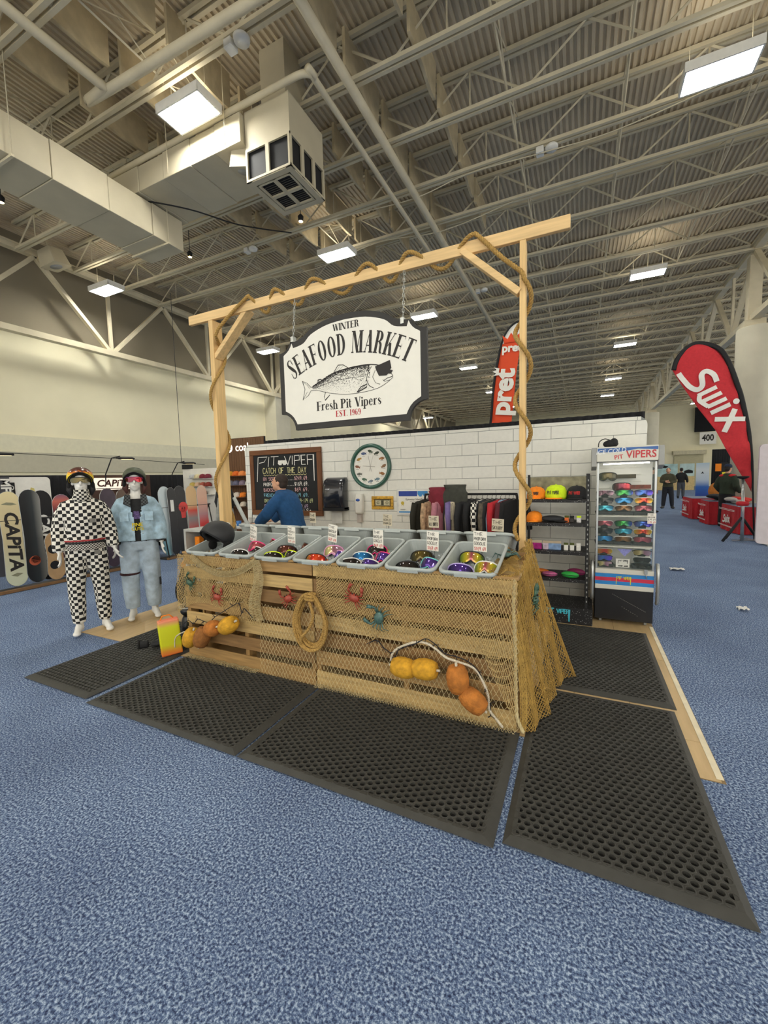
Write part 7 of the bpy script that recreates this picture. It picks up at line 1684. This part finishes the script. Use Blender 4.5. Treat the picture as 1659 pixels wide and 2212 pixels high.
for (x, y, lab) in ((1.455, 8.1, 'crumpled white paper scrap on the carpet right of the fridge'), (1.72, 6.0, 'small paper scrap on the carpet at the right edge')):
    b = MB(); random.seed(int(x*10)); b.grid(lambda u, v: (x+.2*(u-.5)*(1 if x < 1.6 else .5), y+.12*(v-.5), .012+.03*abs(math.sin(u*7+v*5))), 6, 5); tag(b.build('paper_scrap', M_WHITE), lab, 'paper')

# ---------------------------------------------------------------- people on the right
P = std_pose(1.08); P.update(head=(0, -.06, 1.65), headrot=(-.45, 0, 0), elL=(-.25, -.02, 1.17), wrL=(-.06, -.27, 1.16), elR=(.25, -.02, 1.17), wrR=(.05, -.27, 1.14), hdL=(.6, -.6, .3), hdR=(-.6, -.6, .3), hlL=(0, 0, 1), hlR=(0, 0, 1), anL=(-.16, .0, .09), toL=(-.2, -.15, .03), anR=(.17, .02, .09), toR=(.22, -.12, .03), knL=(-.13, -.02, .5), knR=(.14, -.02, .5))
person('person', 'person in olive jacket and dark trousers looking down at their hands in the aisle', (3.45, 21.6, 0), -.2, P, fabric('olive_jacket', '#4a4a38'), fabric('navy_trousers', '#23262e'), mat('hair_grey', '#6a5a4a', rough=.8), voxel=.02, shoes=mat('shoe_grey', '#3a3a3c', rough=.6))
P = std_pose(1.0); P.update(elL=(-.27, .02, 1.15), wrL=(-.3, -.1, .93), elR=(.27, .06, 1.15), wrR=(.29, .1, .93), knL=(-.1, -.1, .52), anL=(-.11, -.06, .09), toL=(-.12, -.2, .03), knR=(.1, .02, .5), anR=(.12, .16, .1), toR=(.12, .02, .03))
person('person', 'person in black jacket and grey trousers walking away far down the aisle', (5.35, 29.5, 0), 2.9, P, fabric('black_jacket', '#202124'), fabric('grey_trousers', '#4c5058'), mat('hair_dark', '#2a2420', rough=.8), voxel=.02)
P = std_pose(1.0)
person('person', 'person in dark clothes half hidden behind the display fridge', (2.55, 19.2, 0), 1.2, P, fabric('black_jacket', '#202124'), fabric('navy_trousers', '#23262e'), mat('hair_dark', '#2a2420', rough=.8), voxel=.02)
P = std_pose(1.05); P.update(elL=(-.27, .05, 1.16), wrL=(-.26, -.14, .98), elR=(.27, .05, 1.16), wrR=(.25, -.14, .98))
pd_ = person('person', 'person in green and black jacket with red shoulders and blue cap behind the tables', (3.78, 14.83, 0), 2.3, P, fabric('forest_jacket', '#2e3a2c'), fabric('black_jacket', '#202124'), mat('hair_dark', '#2a2420', rough=.8), voxel=.02, hat=fabric('navy_cap', '#24304a'))
b = MB(); b.ell((-.12, .0, 1.46), (.1, .1, .045)); b.ell((.12, .0, 1.46), (.1, .1, .045)); remeshed('red_shoulder_yoke', b, fabric('bright_red', '#d02c34'), pd_, .014, 3)

# ---------------------------------------------------------------- far booths and far wall
o = thing('banner_stand', 'tall blue and white pull up banner in the far booth', 'banner', (6.45, 30, 0)); b = MB(); b.bx(6.15, 6.78, 29.98, 30.0, .06, 2.05); part('banner', b, ramp_mat('banner_blue', [(0, '#1c3f9a'), (.3, '#2f6ac0'), (.5, '#c8d8e8'), (.8, '#dfe8ee'), (1, '#b8d0e0')], 'Generated', (0, 0, 1), rough=.6), o); b = MB(); b.bx(6.12, 6.81, 29.9, 30.08, 0, .06); part('base', b, M_CHR, o); b = MB(); b.flat([(.0, 1.45), (.08, 1.4), (.0, 1.55), (-.08, 1.4)], 0, wallM(6.46, 29.975, 0)); part('print', b, M_BLACK, o)
o = thing('backdrop', 'pale printed mountain backdrop of the far booth', 'backdrop', (7.2, 42, 0)); b = MB(); b.bx(5.7, 7.35, 42, 42.06, 0, 2.2); part('panel', b, mat('backdrop_ice', '#a8c8c8', rough=.7, var=.3, scale=2), o); b = MB(); b.bx(7.5, 8.5, 42, 42.06, 0, 2.2); part('panel', b, mat('backdrop_ice2', '#bcd4d4', rough=.7, var=.2, scale=2), o); b = MB(); b.bx(5.7, 8.5, 41.9, 41.99, 0, 1.15); part('counter_front', b, mat('plywood_pale', '#d8c088', rough=.7), o)
b = MB(); b.flat([(-1.0, 1.75), (-.6, 1.9), (-.2, 1.85), (.0, 2.0), (-.3, 2.1), (-.8, 2.0)], 0, wallM(6.7, 41.99, 0)); b.flat([(.9, 1.4), (1.5, 1.4), (1.5, 1.6), (1.2, 1.7), (.9, 1.6)], 0, wallM(6.9, 41.99, 0)); part('dark_print', b, M_BLACK, o)
drape('drape_curtain', 'black drape of the far booth behind the person with red shoulders', (7.8, 34, 0), (9.3, 34, 0), 0, 2.96, 12)
o = thing('clothes_stand', 'orange and brown jackets on a stand beside the black far drape', 'clothes', (6.9, 27, 0)); b = MB(); b.ell((6.3, 26.0, .55), (.45, .3, .5)); b.ell((6.5, 26.0, 1.0), (.35, .3, .35)); remeshed_world(o, b, fabric('rust_orange', '#b8702a')); b = MB(); b.bx(6.75, 7.05, 27.6, 27.7, 0, 2.0); part('post', b, M_BLACK, o); b = MB(); b.bx(6.78, 7.02, 27.55, 27.6, 1.25, 1.5); part('yellow_tag', b, mat('tag_yellow', '#e0cf2a', rough=.6), o); b = MB(); b.bx(6.5, 6.75, 27.6, 27.65, 1.55, 1.95); part('orange_tag', b, N_OR, o)
b = MB(); b.bx(8.75, 11.2, 51.86, 51.98, 0, 3.2); d1 = struct('door_1', b, mat('roller_door', '#bdb795', rough=.6, var=.1, scale=4, stretch=(1, 1, 12)))
b = MB(); b.bx(8.6, 11.4, 51.6, 51.97, 3.25, 3.65); tag(b.build('roller_housing', mat('roller_box', '#c9c2a4', rough=.6)), 'long roller door housing on the far cream wall', 'shutter box')
o = thing('number_sign', 'white hanging sign reading 400 near the far wall', 'sign', (11.4, 51.5, 4.1)); b = MB(); b.bx(10.75, 12.1, 51.48, 51.52, 4.2, 5.4); part('panel', b, M_WHITE, o); b = MB(); text(b, '400', .85, 0, wallM(11.42, 51.47, 4.8), bold=.03, sx=.75); part('digits', b, M_INK, o); b = MB(); b.bx(10.3, 12.0, 51.5, 51.56, 5.45, 7.9); part('black_banner', b, M_DRAPE, o); 
for x in (10.5, 11.8): b = MB(); b.tube([(x, 51.53, 7.9), (x, 51.53, ZD)], .02, 4); part('cable', b, M_BLACK, o)
# ---------------------------------------------------------------- ducts, pipes and small things in the roof
dk = thing('air_duct', 'long rectangular sheet metal duct ending above the mannequins', 'duct', (-8.25, 3, 6.6)); 
ys = [-2.0, .2, 1.6, 3.0, 4.15, 5.05, 5.9, 6.6]
for k, (a, c) in enumerate(zip(ys[:-1], ys[1:])):
    b = MB(); e = .0 if k % 2 else .012; b.bx(-8.78-e, -7.76+e, a+.004, c-.004, 6.58-e, 7.17+e); bevel(part('section', b, M_DUCT, dk), .006, 1)
for y in (1.0, 3.6, 6.2):
    for x in (-8.84, -7.70): b = MB(); b.tube([(x, y, 6.56), (x, y, ZD)], .008, 4); part('hanger_rod', b, M_STEEL, dk)
    b = MB(); b.bx(-8.86, -7.68, y-.02, y+.02, 6.53, 6.565); part('hanger_bar', b, M_STEEL, dk)
d2 = thing('cross_duct', 'wide flat sheet metal duct running across to the ceiling air vent', 'duct', (-6.5, 6.5, 7.2)); xs = [-8.6, -7.7, -7.0, -6.3, -5.7, -5.12]
for k, (a, c) in enumerate(zip(xs[:-1], xs[1:])):
    b = MB(); e = 0 if k % 2 else .01; b.bx(a+.003, c-.003, 5.62-e, 6.72+e, 7.22-e, 7.66+e); bevel(part('section', b, M_DUCT, d2), .006, 1)
for x in (-6.8, -5.4): b = MB(); b.tube([(x, 5.55, 7.2), (x, 5.55, ZD)], .008, 4); part('hanger_rod', b, M_STEEL, d2)
vb = thing('air_vent_box', 'square ceiling air diffuser box with dark grilles', 'vent', (-4.65, 6.17, 6.6)); vx0, vx1, vy0, vy1 = -5.1, -4.2, 5.7, 6.65
b = MB(); b.bx(vx0+.03, vx1-.03, vy0+.03, vy1-.03, 6.62, 7.1); part('dark_core', b, M_BLACK, vb); b = MB(); b.bx(vx0, vx1, vy0, vy1, 7.08, 7.7); part('plenum', b, M_DUCT, vb)
b = MB(); b.bx(vx0+.2, vx1-.2, vy0+.2, vy1-.2, 7.7, ZD); part('riser', b, M_DUCT, vb)
def frame_grid(x0, x1, y0, y1, nx, ny, Mx, bw=.05, nm='grille_frame'):
    b = MB()
    for i in range(nx+1): x = x0+(x1-x0)*i/nx; b.bx(max(x0, x-bw/2), min(x1, x+bw/2), y0, y1, -.015, .015, 0, Mx)
    for j in range(ny+1): y = y0+(y1-y0)*j/ny; b.bx(x0, x1, max(y0, y-bw/2), min(y1, y+bw/2), -.0148, .0152, 0, Mx)
    part(nm, b, M_DUCT, vb)
frame_grid(vx0, vx1, vy0, vy1, 1, 1, Tm((0, 0, 6.6)), .2); frame_grid(vx0+.12, vx1-.12, vy0+.12, vy1-.12, 2, 2, Tm((0, 0, 6.598)), .06)
frame_grid(vx0, vx1, 6.6, 7.1, 2, 1, Matrix(((1, 0, 0, 0), (0, 0, 1, vy0), (0, 1, 0, 0), (0, 0, 0, 1))), .07); frame_grid(vy0, vy1, 6.6, 7.1, 3, 1, Matrix(((0, 0, 1, vx1), (1, 0, 0, 0), (0, 1, 0, 0), (0, 0, 0, 1))), .07)
frame_grid(vx0, vx1, 6.6, 7.1, 2, 1, Matrix(((1, 0, 0, 0), (0, 0, 1, vy1), (0, 1, 0, 0), (0, 0, 0, 1))), .07); frame_grid(vy0, vy1, 6.6, 7.1, 3, 1, Matrix(((0, 0, 1, vx0), (1, 0, 0, 0), (0, 1, 0, 0), (0, 0, 0, 1))), .07)
for q in range(4):
    for k in range(5):
        cx = vx0+.29+.33*(q % 2); cy = vy0+.2+.34*(q//2)+.045*k; b = MB(); b.box((cx, cy+.05, 6.62), (.26, .03, .006), 0, (.6, 0, 0)); part('louvre', b, mat('louvre_grey', '#5a564c', rough=.6), vb)
def speaker_box(loc, rot, s, label):
    o = thing('ceiling_speaker', label, 'speaker', loc, rot=rot); b = MB(); b.loft([[(x*s, y*s, 0) for x, y in rrect(.36, .36, .03, 2)], [(x*s, y*s, .28*s) for x, y in rrect(.3, .3, .03, 2)]], smooth=False); part('cabinet', b, M_DUCT, o, True); b = MB(); b.lathe([(.1*s, -.004), (.1*s, .0)], 20); part('grille', b, M_FG, o, True); b = MB(); b.tube([(0, 0, .28*s), (0, 0, .28*s+.6)], .012, 5); part('bracket', b, M_STEEL, o, True)
speaker_box((-5.35, 5.9, 6.98), (.15, .1, .3), 1.0, 'square speaker box beside the ceiling air diffuser'); speaker_box((-13.35, 7.05, 7.75), (.2, -.2, .2), 1.5, 'square speaker box high on the left wall truss')
def pipe(pts, r, label):
    b = MB(); b.tube(pts, r, 10); tag(b.build('ceiling_pipe', M_STEEL), label, 'pipe')
pipe([(-6.72, -1, 7.75)]+[tuple(p) for p in bez([(-6.72, 4.2, 7.75), (-6.7, 4.42, 7.75), (-6.5, 4.5, 7.75), (2.4, 4.75, 7.75)], 6)], .07, 'thick cream pipe turning a corner above the near ceiling light')
pipe([(-9.5, 5.62, 7.72), (-7.3, 5.6, 7.72)]+[tuple(p) for p in bez([(-4.1, 5.6, 7.72), (-3.85, 5.62, 7.72), (-3.72, 5.75, 7.72), (-3.75, 6.1, 7.72), (-3.8, 12, 7.72)], 6)], .05, 'cream pipe bending behind the near ceiling light and running away along the roof')
pipe([(-3.35, -2, 7.82), (-3.4, 24, 7.82)], .075, 'thick straight cream pipe running lengthwise beside the bent pipe')
def spot(x, y, z, label):
    o = thing('spot_lamp', label, 'lamp', (x, y, z)); b = MB(); b.lathe([(.05, 0), (.065, .1), (.03, .14)], 12, M=Tm((x, y, z))); part('can', b, M_BLACK, o); b = MB(); b.lathe([(.046, -.004), (.001, -.02)], 12, M=Tm((x, y, z)), cap=False); part('bulb', b, M_WARM, o); b = MB(); b.tube([(x, y, z+.13), (x, y, ZD+.02)], .008, 5); part('stem', b, M_BLACK, o)
spot(-9.12, 7.94, 7.4, 'small warm spot lamp below the duct end'); spot(-5.73, 8.06, 7.4, 'small warm spot lamp right below the air diffuser'); spot(-10.7, 4.74, 7.4, 'small warm spot lamp at the left picture edge')
def ap(x, y, label):
    o = thing('junction_box', label, 'box', (x, y, ZJ-.16)); b = MB(); b.bx(x-.12, x+.02, y-.08, y+.08, ZJ-.16, ZJ-.04); bevel(part('box', b, M_WHITE, o), .01, 1); b = MB(); b.lathe([(.11, 0), (.12, .05), (.08, .09)], 14, M=Tm((x+.16, y, ZJ-.13))); part('dome', b, M_WHITE, o); b = MB(); b.bx(x-.05, x+.2, y-.02, y+.02, ZJ-.05, ZJ-.02); part('clip', b, M_STEEL, o)
ap(-4.6, 4.985, 'white junction box and dome on the joist above the near ceiling light'); ap(-.75, 9.14, 'white junction box with cable in the upper right of the roof'); ap(-8.25, 9.14, 'white junction box on the joist beside the small spot lamp'); ap(-3.2, 14.68, 'small white junction box above the timber beam')
def cable(pts, label, r=.012, m=None):
    b = MB(); b.tube(bez(pts, 6), r, 5); tag(b.build('roof_cable', m or M_STEEL), label, 'cable')
cable([(-5.6, 9.1, 7.95), (-3.5, 9.12, 7.8), (-2.2, 9.12, 7.93), (-.75, 9.1, 7.84), (.5, 9.1, 7.8), (2.2, 9.1, 8.0)], 'pale cable sagging below the joist in the upper right')
cable([(-9.5, 4.6, 7.4), (-8.3, 5.6, 7.3), (-7.2, 6.3, 7.12), (-6.9, 7.4, 7.3), (-6.4, 8.6, 7.6)], 'dark cable drooping across the sheet metal ducts', .014, M_BLACK)
cable([(-9.2, 10.5, 7.9), (-7.0, 10.5, 7.72), (-5.0, 10.5, 7.93), (-3.2, 10.5, 7.75), (-1.5, 10.5, 7.95)], 'pale cable looping under the joist above the timber beam')
